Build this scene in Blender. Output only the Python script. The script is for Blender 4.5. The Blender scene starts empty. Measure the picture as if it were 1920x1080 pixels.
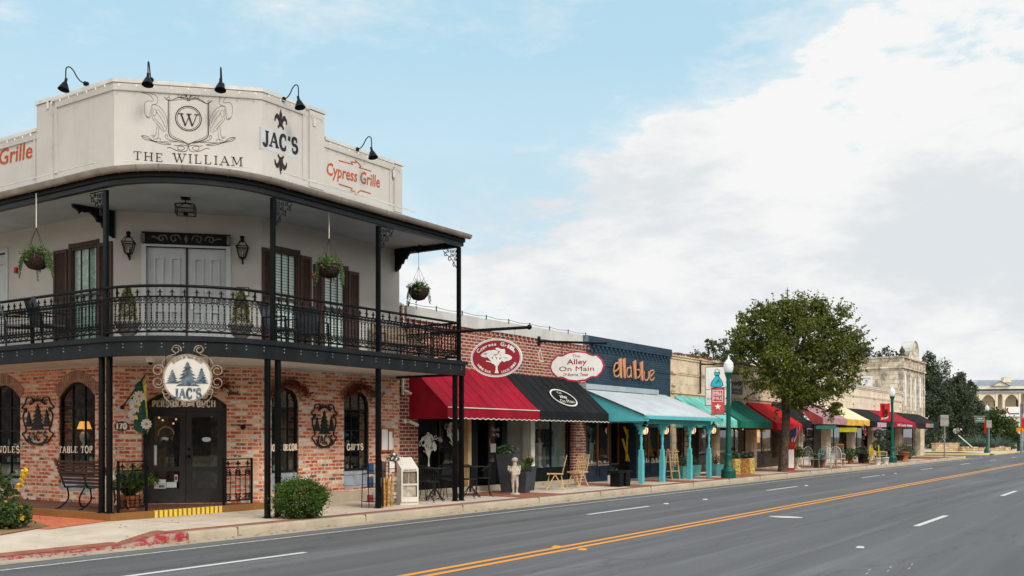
import bpy, math, random
from mathutils import Vector, Matrix
R = math.radians
rnd = random.Random(7)
# ------------------------------------------------------------------ camera, sky, sun
TH = R(33.5); CT, ST = math.cos(TH), math.sin(TH)
EYE = Vector((0, 0, 1.6)); FPX = 1867.0; HOR = 818.0
sc = bpy.context.scene
C = sc.collection
cam = bpy.data.objects.new('camera', bpy.data.cameras.new('camera')); C.objects.link(cam); sc.camera = cam
cam.location = EYE; cam.rotation_euler = (R(90), 0, TH)
cam.data.lens = 35.0; cam.data.sensor_width = 36.0; cam.data.shift_y = (HOR-540)/1920.0
cam.data.clip_start = .05; cam.data.clip_end = 3000
sc.view_settings.view_transform = 'Standard'; sc.view_settings.look = 'None'; sc.view_settings.gamma = 1
sc.view_settings.exposure = 0.5
SUN_EL, SUN_AZ = R(38), R(112)         # compass azimuth measured from +Y towards +X
sun = bpy.data.objects.new('sun', bpy.data.lights.new('sun', 'SUN')); C.objects.link(sun)
sun.data.energy = 1.5; sun.data.angle = R(16); sun.data.color = (1, .955, .88)
sdir = Vector((math.sin(SUN_AZ)*math.cos(SUN_EL), math.cos(SUN_AZ)*math.cos(SUN_EL), math.sin(SUN_EL)))
sun.rotation_euler = (-sdir).to_track_quat('-Z', 'Y').to_euler()
sun.location = (20, -20, 40)

def viewdir(px, py):
    v = Vector((CT, ST, 0))*(px-960)/FPX + Vector((-ST, CT, 0)) + Vector((0, 0, (HOR-py)/FPX))
    return v.normalized()
world = bpy.data.worlds.new('World'); sc.world = world; world.use_nodes = True
def build_world():
    nt = world.node_tree; N = nt.nodes; L = nt.links; N.clear()
    def n(t, **k):
        x = N.new(t)
        for a, b in k.items(): setattr(x, a, b)
        return x
    def m(op, a, b=None, c=None, clamp=False):
        x = n('ShaderNodeMath', operation=op, use_clamp=clamp)
        for i, v in enumerate((a, b, c)):
            if v is None: continue
            if isinstance(v, (int, float)): x.inputs[i].default_value = v
            else: L.new(v, x.inputs[i])
        return x.outputs[0]
    def mixc(f, a, b):
        x = n('ShaderNodeMix', data_type='RGBA')
        for i, v in ((0, f), (6, a), (7, b)):
            if isinstance(v, tuple): x.inputs[i].default_value = (*v, 1)
            elif isinstance(v, (int, float)): x.inputs[i].default_value = v
            else: L.new(v, x.inputs[i])
        return x.outputs[2]
    sky = n('ShaderNodeTexSky', sky_type='NISHITA', sun_disc=False)
    sky.sun_elevation = SUN_EL; sky.sun_rotation = SUN_AZ; sky.air_density = 1.0; sky.dust_density = 2.2; sky.ozone_density = 1.2
    geo = n('ShaderNodeTexCoord').outputs['Generated']
    sep = n('ShaderNodeSeparateXYZ'); L.new(geo, sep.inputs[0])
    mp = n('ShaderNodeMapping'); mp.inputs['Scale'].default_value = (1, 1, 2.6); L.new(geo, mp.inputs[0])
    def noise(scale, detail, rough=.55, dist=0., off=(0, 0, 0)):
        m2 = n('ShaderNodeMapping'); m2.inputs['Location'].default_value = off; L.new(mp.outputs[0], m2.inputs[0])
        x = n('ShaderNodeTexNoise'); x.inputs['Scale'].default_value = scale; x.inputs['Detail'].default_value = detail
        x.inputs['Roughness'].default_value = rough; x.inputs['Distortion'].default_value = dist; L.new(m2.outputs[0], x.inputs['Vector'])
        return x.outputs['Fac']
    def spot(px, py, rad, w, squash=1.6):          # a bank of cloud (or a clear patch) in one part of the heavens
        d = viewdir(px, py)
        s = n('ShaderNodeVectorMath', operation='SUBTRACT'); L.new(geo, s.inputs[0]); s.inputs[1].default_value = d
        sm = n('ShaderNodeVectorMath', operation='MULTIPLY'); L.new(s.outputs[0], sm.inputs[0]); sm.inputs[1].default_value = (1, 1, squash)
        ln = n('ShaderNodeVectorMath', operation='LENGTH'); L.new(sm.outputs[0], ln.inputs[0])
        mr = n('ShaderNodeMapRange', interpolation_type='SMOOTHSTEP'); L.new(ln.outputs['Value'], mr.inputs[0])
        mr.inputs[1].default_value = 0; mr.inputs[2].default_value = rad; mr.inputs[3].default_value = w; mr.inputs[4].default_value = 0
        return mr.outputs[0]
    big = noise(2.2, 9, .60, .5, (3.1, 1.7, 0))
    fine = noise(8, 11, .64, .5, (0.3, 5.1, 2)); tiny = noise(24, 9, .62, .3, (4.3, 1.1, 2))
    f = m('ADD', m('ADD', m('MULTIPLY', big, .34), m('MULTIPLY', fine, .48)), m('MULTIPLY', tiny, .30))
    for s in [(1760, 170, .34, .10), (1500, 215, .22, .10), (1300, 230, .16, .08), (1230, 300, .20, .10), (1100, 600, .5, .18), (1750, 560, .40, .22), (600, 20, .14, .10), (1050, 30, .15, .12), (1420, 30, .12, .08),
              (1350, 110, .17, -.20), (1130, 120, .2, -.12), (500, 90, .5, -.10), (900, 300, .30, -.14), (1590, 260, .10, -.10), (1750, 60, .06, -.04), (1000, 430, .30, .09), (1850, 300, .05, -.06)]:
        f = m('ADD', f, spot(*s))
    mr = n('ShaderNodeMapRange', interpolation_type='SMOOTHSTEP'); L.new(f, mr.inputs[0]); mr.inputs[1].default_value = .565; mr.inputs[2].default_value = .69
    ms_ = n('ShaderNodeMapRange', interpolation_type='SMOOTHSTEP'); L.new(f, ms_.inputs[0]); ms_.inputs[1].default_value = .44; ms_.inputs[2].default_value = .70; ms_.inputs[4].default_value = .66
    mask = m('MAXIMUM', mr.outputs[0], ms_.outputs[0])
    haz = n('ShaderNodeMapRange'); L.new(sep.outputs[2], haz.inputs[0]); haz.inputs[1].default_value = 0; haz.inputs[2].default_value = .36; haz.inputs[3].default_value = .72; haz.inputs[4].default_value = 0.0
    mask2 = m('MAXIMUM', mask, haz.outputs[0])
    g1 = noise(4.5, 9, .62, .5, (7.3, 2.2, 4)); g2 = noise(17, 7, .6, .2, (1.3, 9.2, 4))
    g = m('ADD', m('MULTIPLY', g1, .62), m('MULTIPLY', g2, .45))
    for s in [(1750, 370, .16, .12), (1300, 335, .17, .15), (1000, 410, .14, .13), (1830, 470, .16, .10), (1780, 640, .4, .05), (1100, 590, .3, .05), (1560, 140, .3, -.18), (1520, 350, .10, -.12), (1150, 470, .12, -.12)]:
        g = m('ADD', g, spot(*s))
    gr = n('ShaderNodeMapRange', interpolation_type='SMOOTHSTEP'); L.new(g, gr.inputs[0]); gr.inputs[1].default_value = .46; gr.inputs[2].default_value = .72
    cloud = mixc(gr.outputs[0], (.655, .66, .655), (.525, .553, .577))
    skyc = n('ShaderNodeMix', data_type='RGBA', blend_type='MULTIPLY'); skyc.inputs[0].default_value = 1
    L.new(sky.outputs[0], skyc.inputs[6]); skyc.inputs[7].default_value = (.10, .10, .10, 1)
    el = n('ShaderNodeMapRange'); L.new(sep.outputs[2], el.inputs[0]); el.inputs[1].default_value = 0; el.inputs[2].default_value = .55; el.inputs[3].default_value = .9; el.inputs[4].default_value = .5
    veil = mixc(el.outputs[0], (.235, .455, .60), (.44, .61, .68))
    base = mixc(.85, skyc.outputs[2], veil)        # thin high veil over the blue
    col0 = mixc(mask2, base, cloud)
    # unseen sky behind the camera: bright cloud added to raise fill light in shade
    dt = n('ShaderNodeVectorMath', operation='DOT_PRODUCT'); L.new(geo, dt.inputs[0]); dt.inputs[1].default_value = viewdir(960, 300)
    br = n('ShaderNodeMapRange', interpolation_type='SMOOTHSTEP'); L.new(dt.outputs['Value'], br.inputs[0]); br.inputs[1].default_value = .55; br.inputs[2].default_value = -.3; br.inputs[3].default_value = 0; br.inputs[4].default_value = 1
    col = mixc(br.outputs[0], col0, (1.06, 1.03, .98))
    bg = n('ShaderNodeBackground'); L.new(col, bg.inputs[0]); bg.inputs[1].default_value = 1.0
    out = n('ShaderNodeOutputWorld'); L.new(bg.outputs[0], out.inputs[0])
build_world()

# ------------------------------------------------------------------ geometry helpers
MW = {}                                   # world matrix of every thing
class Plane:
    """Vertical or tilted plane: local x to the viewer's right, y into the wall, z up."""
    def __init__(s, org, deg, tilt=0):
        s.M = Matrix.Translation(Vector(org)) @ Matrix.Rotation(R(deg), 4, 'Z') @ Matrix.Rotation(R(tilt), 4, 'X')
        s.I = s.M.inverted()
        s.n = (s.M.to_3x3() @ Vector((0, 1, 0)))
        s.o = Vector(org)
    def hit(s, px, py, dep=0):
        d = viewdir(px, py); o = s.o + s.n*dep
        t = (o-EYE).dot(s.n)/d.dot(s.n)
        l = s.I @ (EYE + d*t)
        return l.x, l.z
    def off(s, dep):
        p = Plane.__new__(Plane); p.M = s.M @ Matrix.Translation((0, dep, 0)); p.I = p.M.inverted(); p.n = s.n; p.o = s.o+s.n*dep
        return p
def ground(px, py, z=0.):
    d = viewdir(px, py); t = (z-EYE.z)/d.z; p = EYE+d*t
    return p
def W(px, zc, z=0.):
    u = (px-960)/FPX; xc = u*zc
    return Vector((xc*CT-zc*ST, xc*ST+zc*CT, z))
def zat(py, zc): return EYE.z+(HOR-py)/FPX*zc

class B:
    def __init__(s, M=None): s.v = []; s.f = []; s.m = []; s.M = M.M if isinstance(M, Plane) else (M or Matrix.Identity(4)); s.k = 0; s.mi = 0; s.sm = []
    def use(s, M): s.M = M.M if isinstance(M, Plane) else M; return s
    def add(s, vs, fs, smooth=False):
        o = len(s.v); M = s.M
        s.v += [M @ Vector(p) for p in vs]
        for f in fs: s.f.append([i+o for i in f]); s.m.append(s.mi); s.sm.append(smooth)
        return s
    def box(s, x0, x1, y0, y1, z0, z1):
        return s.add([(x0, y0, z0), (x1, y0, z0), (x1, y1, z0), (x0, y1, z0), (x0, y0, z1), (x1, y0, z1), (x1, y1, z1), (x0, y1, z1)],
                     [(3, 2, 1, 0), (4, 5, 6, 7), (0, 1, 5, 4), (1, 2, 6, 5), (2, 3, 7, 6), (3, 0, 4, 7)])
    def bar(s, a, b, w, h=None):           # box beam from a to b
        a, b = Vector(a), Vector(b); d = (b-a); L = d.length
        if L < 1e-6: return s
        q = d.to_track_quat('X', 'Z').to_matrix(); h = h or w
        P = []
        for x in (0, L):
            for (y, z) in ((-w/2, -h/2), (w/2, -h/2), (w/2, h/2), (-w/2, h/2)): P.append(a+q@Vector((x, y, z)))
        return s.add(P, [(0, 3, 2, 1), (4, 5, 6, 7), (0, 1, 5, 4), (1, 2, 6, 5), (2, 3, 7, 6), (3, 0, 4, 7)])
    def quad(s, *p): return s.add(p, [tuple(range(len(p)))])
    def tube(s, pts, r, n=8, caps=True):
        pts = [Vector(p) for p in pts]; rr = r if isinstance(r, (list, tuple)) else [r]*len(pts)
        P = []; up = None
        for i, p in enumerate(pts):
            t = (pts[min(i+1, len(pts)-1)]-pts[max(i-1, 0)]).normalized()
            if up is None: up = Vector((0, 0, 1)) if abs(t.z) < .9 else Vector((1, 0, 0))
            a = t.cross(up)
            if a.length < 1e-4: a = t.cross(Vector((0, 1, 0)))
            a.normalize(); b = a.cross(t).normalized(); up = b
            for k in range(n):
                w = 2*math.pi*k/n; P.append(p+(a*math.cos(w)+b*math.sin(w))*rr[i])
        F = [(i*n+k, i*n+(k+1) % n, (i+1)*n+(k+1) % n, (i+1)*n+k) for i in range(len(pts)-1) for k in range(n)]
        s.add(P, F, True)
        if caps: s.add(P[:n], [tuple(range(n))[::-1]]); s.add(P[-n:], [tuple(range(n))])
        return s
    def lathe(s, c, prof, n=16, a0=0, caps=True):
        P = []
        for r, z in prof:
            for k in range(n):
                w = a0+2*math.pi*k/n; P.append((c[0]+r*math.cos(w), c[1]+r*math.sin(w), c[2]+z))
        F = [(i*n+k, i*n+(k+1) % n, (i+1)*n+(k+1) % n, (i+1)*n+k) for i in range(len(prof)-1) for k in range(n)]
        s.add(P, F, n > 6)
        if caps:
            s.add(P[:n], [tuple(range(n))[::-1]]); s.add(P[-n:], [tuple(range(n))])
        return s
    def ball(s, c, r, n=10, sq=(1, 1, 1)):
        pr = [(max(1e-4, math.sin(math.pi*i/6))*1, -math.cos(math.pi*i/6)) for i in range(7)]
        P = []
        for a, z in pr:
            for k in range(n):
                w = 2*math.pi*k/n; P.append((c[0]+r*sq[0]*a*math.cos(w), c[1]+r*sq[1]*a*math.sin(w), c[2]+r*sq[2]*z))
        F = [(i*n+k, i*n+(k+1) % n, (i+1)*n+(k+1) % n, (i+1)*n+k) for i in range(6) for k in range(n)]
        return s.add(P, F, True)
    def prism(s, poly, y0, y1):            # polygon in local x,z extruded along y (y0 outer face)
        n = len(poly); P = [(x, y0, z) for x, z in poly]+[(x, y1, z) for x, z in poly]
        ar = sum(poly[i][0]*poly[(i+1) % n][1]-poly[(i+1) % n][0]*poly[i][1] for i in range(n))
        a = tuple(range(n)); b = tuple(range(2*n-1, n-1, -1))
        F = [a, b] if ar > 0 else [a[::-1], b[::-1]]
        F += [(i, n+i, n+(i+1) % n, (i+1) % n) if ar > 0 else ((i+1) % n, n+(i+1) % n, n+i, i) for i in range(n)]
        return s.add(P, F)
    def ext(s, poly, z0, z1):              # polygon in x,y extruded along z
        n = len(poly); P = [(x, y, z0) for x, y in poly]+[(x, y, z1) for x, y in poly]
        ar = sum(poly[i][0]*poly[(i+1) % n][1]-poly[(i+1) % n][0]*poly[i][1] for i in range(n))
        if ar < 0: poly = poly[::-1]; P = [(x, y, z0) for x, y in poly]+[(x, y, z1) for x, y in poly]
        return s.add(P, [tuple(range(n))[::-1], tuple(range(n, 2*n))]+[(i, (i+1) % n, n+(i+1) % n, n+i) for i in range(n)])
    def stroke(s, pts, w, y=-.004, dep=.003, close=False):   # flat ribbon drawn on the plane
        pts = [Vector((p[0], p[1])) for p in pts]; n = len(pts)
        if n < 2: return s
        s.k += 1; y = y-(s.k % 9)*.0006
        A, Bq = [], []
        for i, p in enumerate(pts):
            if close: d0 = p-pts[i-1]; d1 = pts[(i+1) % n]-p
            else: d0 = p-pts[max(i-1, 0)]; d1 = pts[min(i+1, n-1)]-p
            if d0.length < 1e-7: d0 = d1
            if d1.length < 1e-7: d1 = d0
            if d0.length < 1e-7: continue
            d0.normalize(); d1.normalize(); t = d0+d1
            if t.length < .3: t = d1.copy()
            t.normalize(); nn = Vector((-t.y, t.x)); k = 1/max(.5, abs(nn.dot(Vector((-d1.y, d1.x)))))
            A.append(p+nn*w/2*k); Bq.append(p-nn*w/2*k)
        n = len(A)
        if n < 2: return s
        P = [(q.x, y, q.y) for q in A]+[(q.x, y, q.y) for q in Bq]+[(q.x, y+dep, q.y) for q in A]+[(q.x, y+dep, q.y) for q in Bq]
        F = []
        for i in range(n if close else n-1):
            j = (i+1) % n
            F += [(i, n+i, n+j, j), (2*n+j, 3*n+j, 3*n+i, 2*n+i), (i, j, 2*n+j, 2*n+i), (n+j, n+i, 3*n+i, 3*n+j)]
        return s.add(P, F)
    def wall(s, x0, x1, z0, z1, ops=(), t=.25, y=0):     # ops: (a,b,zb,zt,rise) with rise the arch inside the top
        xs = sorted({x0, x1}|{o[0] for o in ops}|{o[1] for o in ops}); zs = sorted({z0, z1}|{o[2] for o in ops}|{o[3] for o in ops})
        for i in range(len(xs)-1):
            for j in range(len(zs)-1):
                cx, cz = (xs[i]+xs[i+1])/2, (zs[j]+zs[j+1])/2
                if any(o[0] < cx < o[1] and o[2] < cz < o[3] for o in ops): continue
                s.quad((xs[i], y, zs[j]), (xs[i+1], y, zs[j]), (xs[i+1], y, zs[j+1]), (xs[i], y, zs[j+1]))
        for o in ops:
            a, b, zb, zt = o[:4]; rise = o[4] if len(o) > 4 else 0; ar = arch(a, b, zt, rise)
            pth = [(a, zb), *ar, (b, zb)]
            for p, q in zip(pth, pth[1:]):
                s.quad((p[0], y, p[1]), (p[0], y+t, p[1]), (q[0], y+t, q[1]), (q[0], y, q[1]))
            s.quad((b, y, zb), (b, y+t, zb), (a, y+t, zb), (a, y, zb))
            if rise:
                h = len(ar)//2
                s.quad(*[(p[0], y, p[1]) for p in ar[:h+1]][::-1], (a, y, zt)) if False else s.add([(p[0], y, p[1]) for p in ar[:h+1]]+[(a, y, zt)], [(i+1, h+1, i) for i in range(h)])
                s.add([(p[0], y, p[1]) for p in ar[h:]]+[(b, y, zt)], [(i+1, len(ar)-h, i) for i in range(len(ar)-h-1)])
        return s
    def ob(s, name, mat, parent=None, link=True):
        me = bpy.data.meshes.new(name)
        Mi = None
        if parent is not None:
            Mi = MW[parent.name].inverted() if parent.name in MW else None
        org = None
        if parent is None and s.v:
            lo = [min(p[i] for p in s.v) for i in range(3)]; hi = [max(p[i] for p in s.v) for i in range(3)]
            org = Vector(((lo[0]+hi[0])/2, (lo[1]+hi[1])/2, lo[2])); Mi = Matrix.Translation(-org)
        vv = [Mi @ p for p in s.v] if Mi else s.v
        me.from_pydata([tuple(p) for p in vv], [], s.f)
        mats = mat if isinstance(mat, (list, tuple)) else [mat]
        for q in mats: me.materials.append(MAT[q] if isinstance(q, str) else q)
        if len(mats) > 1: me.polygons.foreach_set('material_index', s.m)
        me.polygons.foreach_set('use_smooth', s.sm)
        uv = me.uv_layers.new(name='UVMap'); data = []
        for f in s.f:
            a, b, c = s.v[f[0]], s.v[f[1]], s.v[f[2]]; nn = (b-a).cross(c-a)
            if len(f) > 3 and nn.length < 1e-9: nn = (c-a).cross(s.v[f[3]]-a)
            if nn.length > 1e-12: nn.normalize()
            if abs(nn.z) > .75:
                for i in f: data += [s.v[i].x, s.v[i].y]
            else:
                t = Vector((-nn.y, nn.x, 0)); t = t.normalized() if t.length > 1e-6 else Vector((1, 0, 0))
                for i in f: data += [s.v[i].dot(t), s.v[i].z]
        uv.data.foreach_set('uv', data)
        o = bpy.data.objects.new(name, me); C.objects.link(o)
        if parent is not None:
            o.parent = parent
            if parent.name in MW: MW[o.name] = MW[parent.name]
        else:
            o.location = org or (0, 0, 0); MW[o.name] = Matrix.Translation(org) if org else Matrix.Identity(4)
        return o
def arch(a, b, zt, rise, n=12):
    if not rise: return [(a, zt), (b, zt)]
    return [(a+(b-a)*i/n, zt-rise+rise*math.sqrt(max(0, 1-((i/n)*2-1)**2)) if rise > .3*(b-a) else zt-rise+rise*(1-((i/n)*2-1)**2)) for i in range(n+1)]
def circ(cx, cz, rx, rz=None, n=24, a0=0, a1=360):
    rz = rz or rx
    full = abs(a1-a0) >= 360
    return [(cx+rx*math.cos(R(a0+(a1-a0)*i/n)), cz+rz*math.sin(R(a0+(a1-a0)*i/n))) for i in range(n if full else n+1)]
def thing(name, label, cat, loc, deg=0, group=None):
    o = bpy.data.objects.new(name, None); C.objects.link(o); o.empty_display_size = .2
    o.location = loc; o.rotation_euler = (0, 0, R(deg)); o['label'] = label; o['category'] = cat
    if group: o['group'] = group
    MW[o.name] = Matrix.Translation(Vector(loc)) @ Matrix.Rotation(R(deg), 4, 'Z')
    return o
def tag(o, label, cat, group=None):
    o['label'] = label; o['category'] = cat
    if group: o['group'] = group
    return o
def kind(o, k='structure', label=None):
    o['kind'] = k
    if label: o['label'] = label
    return o
def copy_tree(o, loc, deg, label, parent=None):
    def cp(x, par):
        c = x.copy(); C.objects.link(c); c.parent = par
        for ch in KIDS(x): cp(ch, c)
        return c
    c = cp(o, None); c.location = loc; c.rotation_euler = (0, 0, R(deg)); c['label'] = label
    MW[c.name] = Matrix.Translation(Vector(loc)) @ Matrix.Rotation(R(deg), 4, 'Z')
    return c
def KIDS(o): return [x for x in C.objects if x.parent == o]
def smooth(pts, n=6):                      # Catmull-Rom through 2D/3D points
    pts = [Vector(p) for p in pts]; out = []
    for i in range(len(pts)-1):
        p0, p1, p2, p3 = pts[max(i-1, 0)], pts[i], pts[i+1], pts[min(i+2, len(pts)-1)]
        for k in range(n):
            t = k/n; out.append(.5*((2*p1)+(p2-p0)*t+(2*p0-5*p1+4*p2-p3)*t*t+(3*p1-p0-3*p2+p3)*t**3))
    out.append(pts[-1]); return out

# ------------------------------------------------------------------ materials
MAT = {}
def nodes(name, rough=.7, metal=0., spec=.5):
    m = bpy.data.materials.new(name); m.use_nodes = True; nt = m.node_tree; b = nt.nodes['Principled BSDF']
    b.inputs['Roughness'].default_value = rough; b.inputs['Metallic'].default_value = metal
    b.inputs['Specular IOR Level'].default_value = spec
    MAT[name] = m; return m, nt, b
def mix(nt, f, a, b, mode='MIX'):
    x = nt.nodes.new('ShaderNodeMix'); x.data_type = 'RGBA'; x.blend_type = mode
    for i, v in ((0, f), (6, a), (7, b)):
        if isinstance(v, tuple): x.inputs[i].default_value = (*v, 1)
        elif isinstance(v, (int, float)): x.inputs[i].default_value = v
        else: nt.links.new(v, x.inputs[i])
    return x.outputs[2]
def coord(nt, kind_='Object', scale=(1, 1, 1), rot=(0, 0, 0)):
    t = nt.nodes.new('ShaderNodeTexCoord'); m = nt.nodes.new('ShaderNodeMapping'); m.inputs['Scale'].default_value = scale; m.inputs['Rotation'].default_value = rot
    nt.links.new(t.outputs[kind_], m.inputs[0]); return m.outputs[0]
def noise(nt, vec, scale, detail=4, rough=.6, lo=.35, hi=.65, dist=0):
    n = nt.nodes.new('ShaderNodeTexNoise'); n.inputs['Scale'].default_value = scale; n.inputs['Detail'].default_value = detail
    n.inputs['Roughness'].default_value = rough; n.inputs['Distortion'].default_value = dist; nt.links.new(vec, n.inputs['Vector'])
    r = nt.nodes.new('ShaderNodeMapRange'); r.interpolation_type = 'SMOOTHSTEP'; nt.links.new(n.outputs['Fac'], r.inputs[0]); r.inputs[1].default_value = lo; r.inputs[2].default_value = hi
    return r.outputs[0]
def mul(nt, a, k):
    m = nt.nodes.new('ShaderNodeMath'); m.operation = 'MULTIPLY'; nt.links.new(a, m.inputs[0])
    if isinstance(k, (int, float)): m.inputs[1].default_value = k
    else: nt.links.new(k, m.inputs[1])
    return m.outputs[0]
def bump(nt, b, h, strength=.3, dist=.02):
    x = nt.nodes.new('ShaderNodeBump'); x.inputs['Strength'].default_value = strength; x.inputs['Distance'].default_value = dist
    nt.links.new(h, x.inputs['Height']); nt.links.new(x.outputs[0], b.inputs['Normal'])
def ramp(nt, fac, stops, const=True):
    r = nt.nodes.new('ShaderNodeValToRGB'); r.color_ramp.interpolation = 'CONSTANT' if const else 'LINEAR'
    e = r.color_ramp.elements
    while len(e) < len(stops): e.new(1)
    for i, (p, c) in enumerate(stops): e[i].position = p; e[i].color = (*c, 1)
    nt.links.new(fac, r.inputs[0]); return r.outputs[0]
def plain(name, col, rough=.65, metal=0., var=.18, scale=3., dirt=0., spec=.28, bmp=0., fine=40.):
    m, nt, b = nodes(name, rough, metal, spec)
    v = coord(nt, 'Object'); n = noise(nt, v, scale, 5)
    dk = tuple(c*(1-var) for c in col); lt = tuple(min(1, c*(1+var*.7)) for c in col)
    c = mix(nt, n, dk, lt)
    if dirt:
        d = noise(nt, coord(nt, 'Object', (1, 1, .35)), 2.1, 7, .7, .52, .75)
        c = mix(nt, mul(nt, d, dirt), c, (.12, .10, .085))
    nt.links.new(c, b.inputs['Base Color'])
    if bmp: bump(nt, b, noise(nt, v, fine, 4, .6, .2, .8), bmp, .01)
    return m
def brick(name, pal, mortar, bw=.215, rh=.072, ms=.012, wash=0., washc=(.6, .52, .45), bmp=.4, stain=0., rough=.85, mixm=.0):
    k_ = 1.45 if name == 'brick_old' else 1.2; pal = [(p, tuple(min(.85, x*k_) for x in c)) for p, c in pal]
    m, nt, b = nodes(name, rough, 0, .3)
    uv = coord(nt, 'UV')
    wob = nt.nodes.new('ShaderNodeTexNoise'); wob.inputs['Scale'].default_value = 9; nt.links.new(uv, wob.inputs['Vector'])
    va = nt.nodes.new('ShaderNodeVectorMath'); va.operation = 'MULTIPLY_ADD'; nt.links.new(wob.outputs['Color'], va.inputs[0]); va.inputs[1].default_value = (.012,)*3; nt.links.new(uv, va.inputs[2])
    t = nt.nodes.new('ShaderNodeTexBrick'); nt.links.new(va.outputs[0], t.inputs['Vector'])
    t.inputs['Color1'].default_value = (0, 0, 0, 1); t.inputs['Color2'].default_value = (1, 1, 1, 1); t.inputs['Scale'].default_value = 1
    t.inputs['Mortar Size'].default_value = ms; t.inputs['Mortar Smooth'].default_value = .25; t.inputs['Brick Width'].default_value = bw; t.inputs['Row Height'].default_value = rh
    t.inputs['Mortar'].default_value = (.5, .5, .5, 1)
    c = ramp(nt, t.outputs['Color'], pal)
    n1 = noise(nt, uv, 22, 5, .7, .3, .75); c = mix(nt, mul(nt, n1, .45), c, tuple(.5*x for x in pal[0][1]))
    if wash:
        w = noise(nt, uv, 13, 6, .75, .50, .62); w2 = noise(nt, uv, 1.3, 3, .5, .2, .8)
        ww = nt.nodes.new('ShaderNodeMath'); ww.operation = 'MULTIPLY_ADD'; nt.links.new(w2, ww.inputs[0]); ww.inputs[1].default_value = .8; ww.inputs[2].default_value = .25
        c = mix(nt, mul(nt, mul(nt, w, ww.outputs[0]), wash), c, washc)
    c = mix(nt, t.outputs['Fac'], c, mix(nt, noise(nt, uv, 5, 4), tuple(.75*x for x in mortar), mortar))
    if stain:
        s = noise(nt, coord(nt, 'UV', (1, .6, 1)), 1.5, 8, .8, .47, .60); c = mix(nt, mul(nt, s, stain), c, (.05, .045, .04))
    nt.links.new(c, b.inputs['Base Color'])
    inv = nt.nodes.new('ShaderNodeMath'); inv.operation = 'SUBTRACT'; inv.inputs[0].default_value = 1; nt.links.new(t.outputs['Fac'], inv.inputs[1])
    bump(nt, b, inv.outputs[0], bmp, .02)
    return m
def leafmat(name, cols, rough=.55, trans=.25):
    m, nt, b = nodes(name, rough, 0, .35)
    g = nt.nodes.new('ShaderNodeNewGeometry')
    c = ramp(nt, g.outputs['Random Per Island'], [(i/(len(cols)-1), x) for i, x in enumerate(cols)], False)
    nz = noise(nt, coord(nt, 'Object'), 1.1, 3, .5, .3, .7); c = mix(nt, mul(nt, nz, .45), c, tuple(.45*x for x in cols[0]))
    nt.links.new(c, b.inputs['Base Color'])
    tr = nt.nodes.new('ShaderNodeBsdfTranslucent'); nt.links.new(c, tr.inputs[0]); ms = nt.nodes.new('ShaderNodeMixShader'); ms.inputs[0].default_value = trans
    nt.links.new(b.outputs[0], ms.inputs[1]); nt.links.new(tr.outputs[0], ms.inputs[2]); nt.links.new(ms.outputs[0], nt.nodes['Material Output'].inputs[0])
    return m
def glassmat(name, tint=(.75, .8, .8), refl=1.0, base=.04):
    m, nt, b = nodes(name); nt.nodes.remove(b)
    tr = nt.nodes.new('ShaderNodeBsdfTransparent'); tr.inputs[0].default_value = (*tint, 1)
    gl = nt.nodes.new('ShaderNodeBsdfGlossy'); gl.inputs['Roughness'].default_value = .015; gl.inputs[0].default_value = (refl, refl, refl, 1)
    fr = nt.nodes.new('ShaderNodeLayerWeight'); fr.inputs[0].default_value = .5
    p = nt.nodes.new('ShaderNodeMath'); p.operation = 'POWER'; nt.links.new(fr.outputs['Facing'], p.inputs[0]); p.inputs[1].default_value = 4
    q = nt.nodes.new('ShaderNodeMath'); q.operation = 'MULTIPLY_ADD'; nt.links.new(p.outputs[0], q.inputs[0]); q.inputs[1].default_value = .9; q.inputs[2].default_value = base
    bp = nt.nodes.new('ShaderNodeBump'); bp.inputs['Strength'].default_value = .05; bp.inputs['Distance'].default_value = .05
    nn = nt.nodes.new('ShaderNodeTexNoise'); nn.inputs['Scale'].default_value = .9; nt.links.new(coord(nt, 'Object'), nn.inputs['Vector']); nt.links.new(nn.outputs['Fac'], bp.inputs['Height']); nt.links.new(bp.outputs[0], gl.inputs['Normal'])
    ms = nt.nodes.new('ShaderNodeMixShader'); nt.links.new(q.outputs[0], ms.inputs[0]); nt.links.new(tr.outputs[0], ms.inputs[1]); nt.links.new(gl.outputs[0], ms.inputs[2])
    nt.links.new(ms.outputs[0], nt.nodes['Material Output'].inputs[0]); return m
def glow(name, col, e):
    m, nt, b = nodes(name, .4); b.inputs['Base Color'].default_value = (*col, 1); b.inputs['Emission Color'].default_value = (*col, 1); b.inputs['Emission Strength'].default_value = e
    return m

brick('brick_old', [(0, (.30, .055, .022)), (.12, (.42, .10, .045)), (.28, (.27, .05, .025)), (.42, (.50, .17, .075)), (.56, (.36, .08, .04)), (.70, (.52, .30, .20)), (.81, (.55, .44, .36)), (.90, (.40, .40, .40)), (.955, (.09, .06, .05))],
      (.66, .52, .39), wash=.9, washc=(.74, .61, .48), bw=.225, rh=.078, ms=.014)
brick('brick_red', [(0, (.19, .04, .022)), (.3, (.28, .07, .035)), (.55, (.15, .032, .02)), (.75, (.23, .052, .03)), (.9, (.09, .03, .025))], (.58, .46, .38), bw=.23, rh=.088, ms=.012, wash=.12)
brick('brick_blue', [(0, (.019, .046, .072)), (.5, (.023, .053, .082)), (.8, (.017, .04, .063))], (.012, .026, .043), bw=.23, rh=.08, ms=.008, bmp=.8, rough=.6)
brick('limestone', [(0, (.55, .46, .34)), (.3, (.66, .58, .45)), (.55, (.48, .41, .31)), (.75, (.70, .63, .51)), (.9, (.36, .31, .25))], (.55, .48, .38), bw=.62, rh=.31, ms=.025, wash=.3, washc=(.75, .68, .56), stain=.62, bmp=.8)
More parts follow.
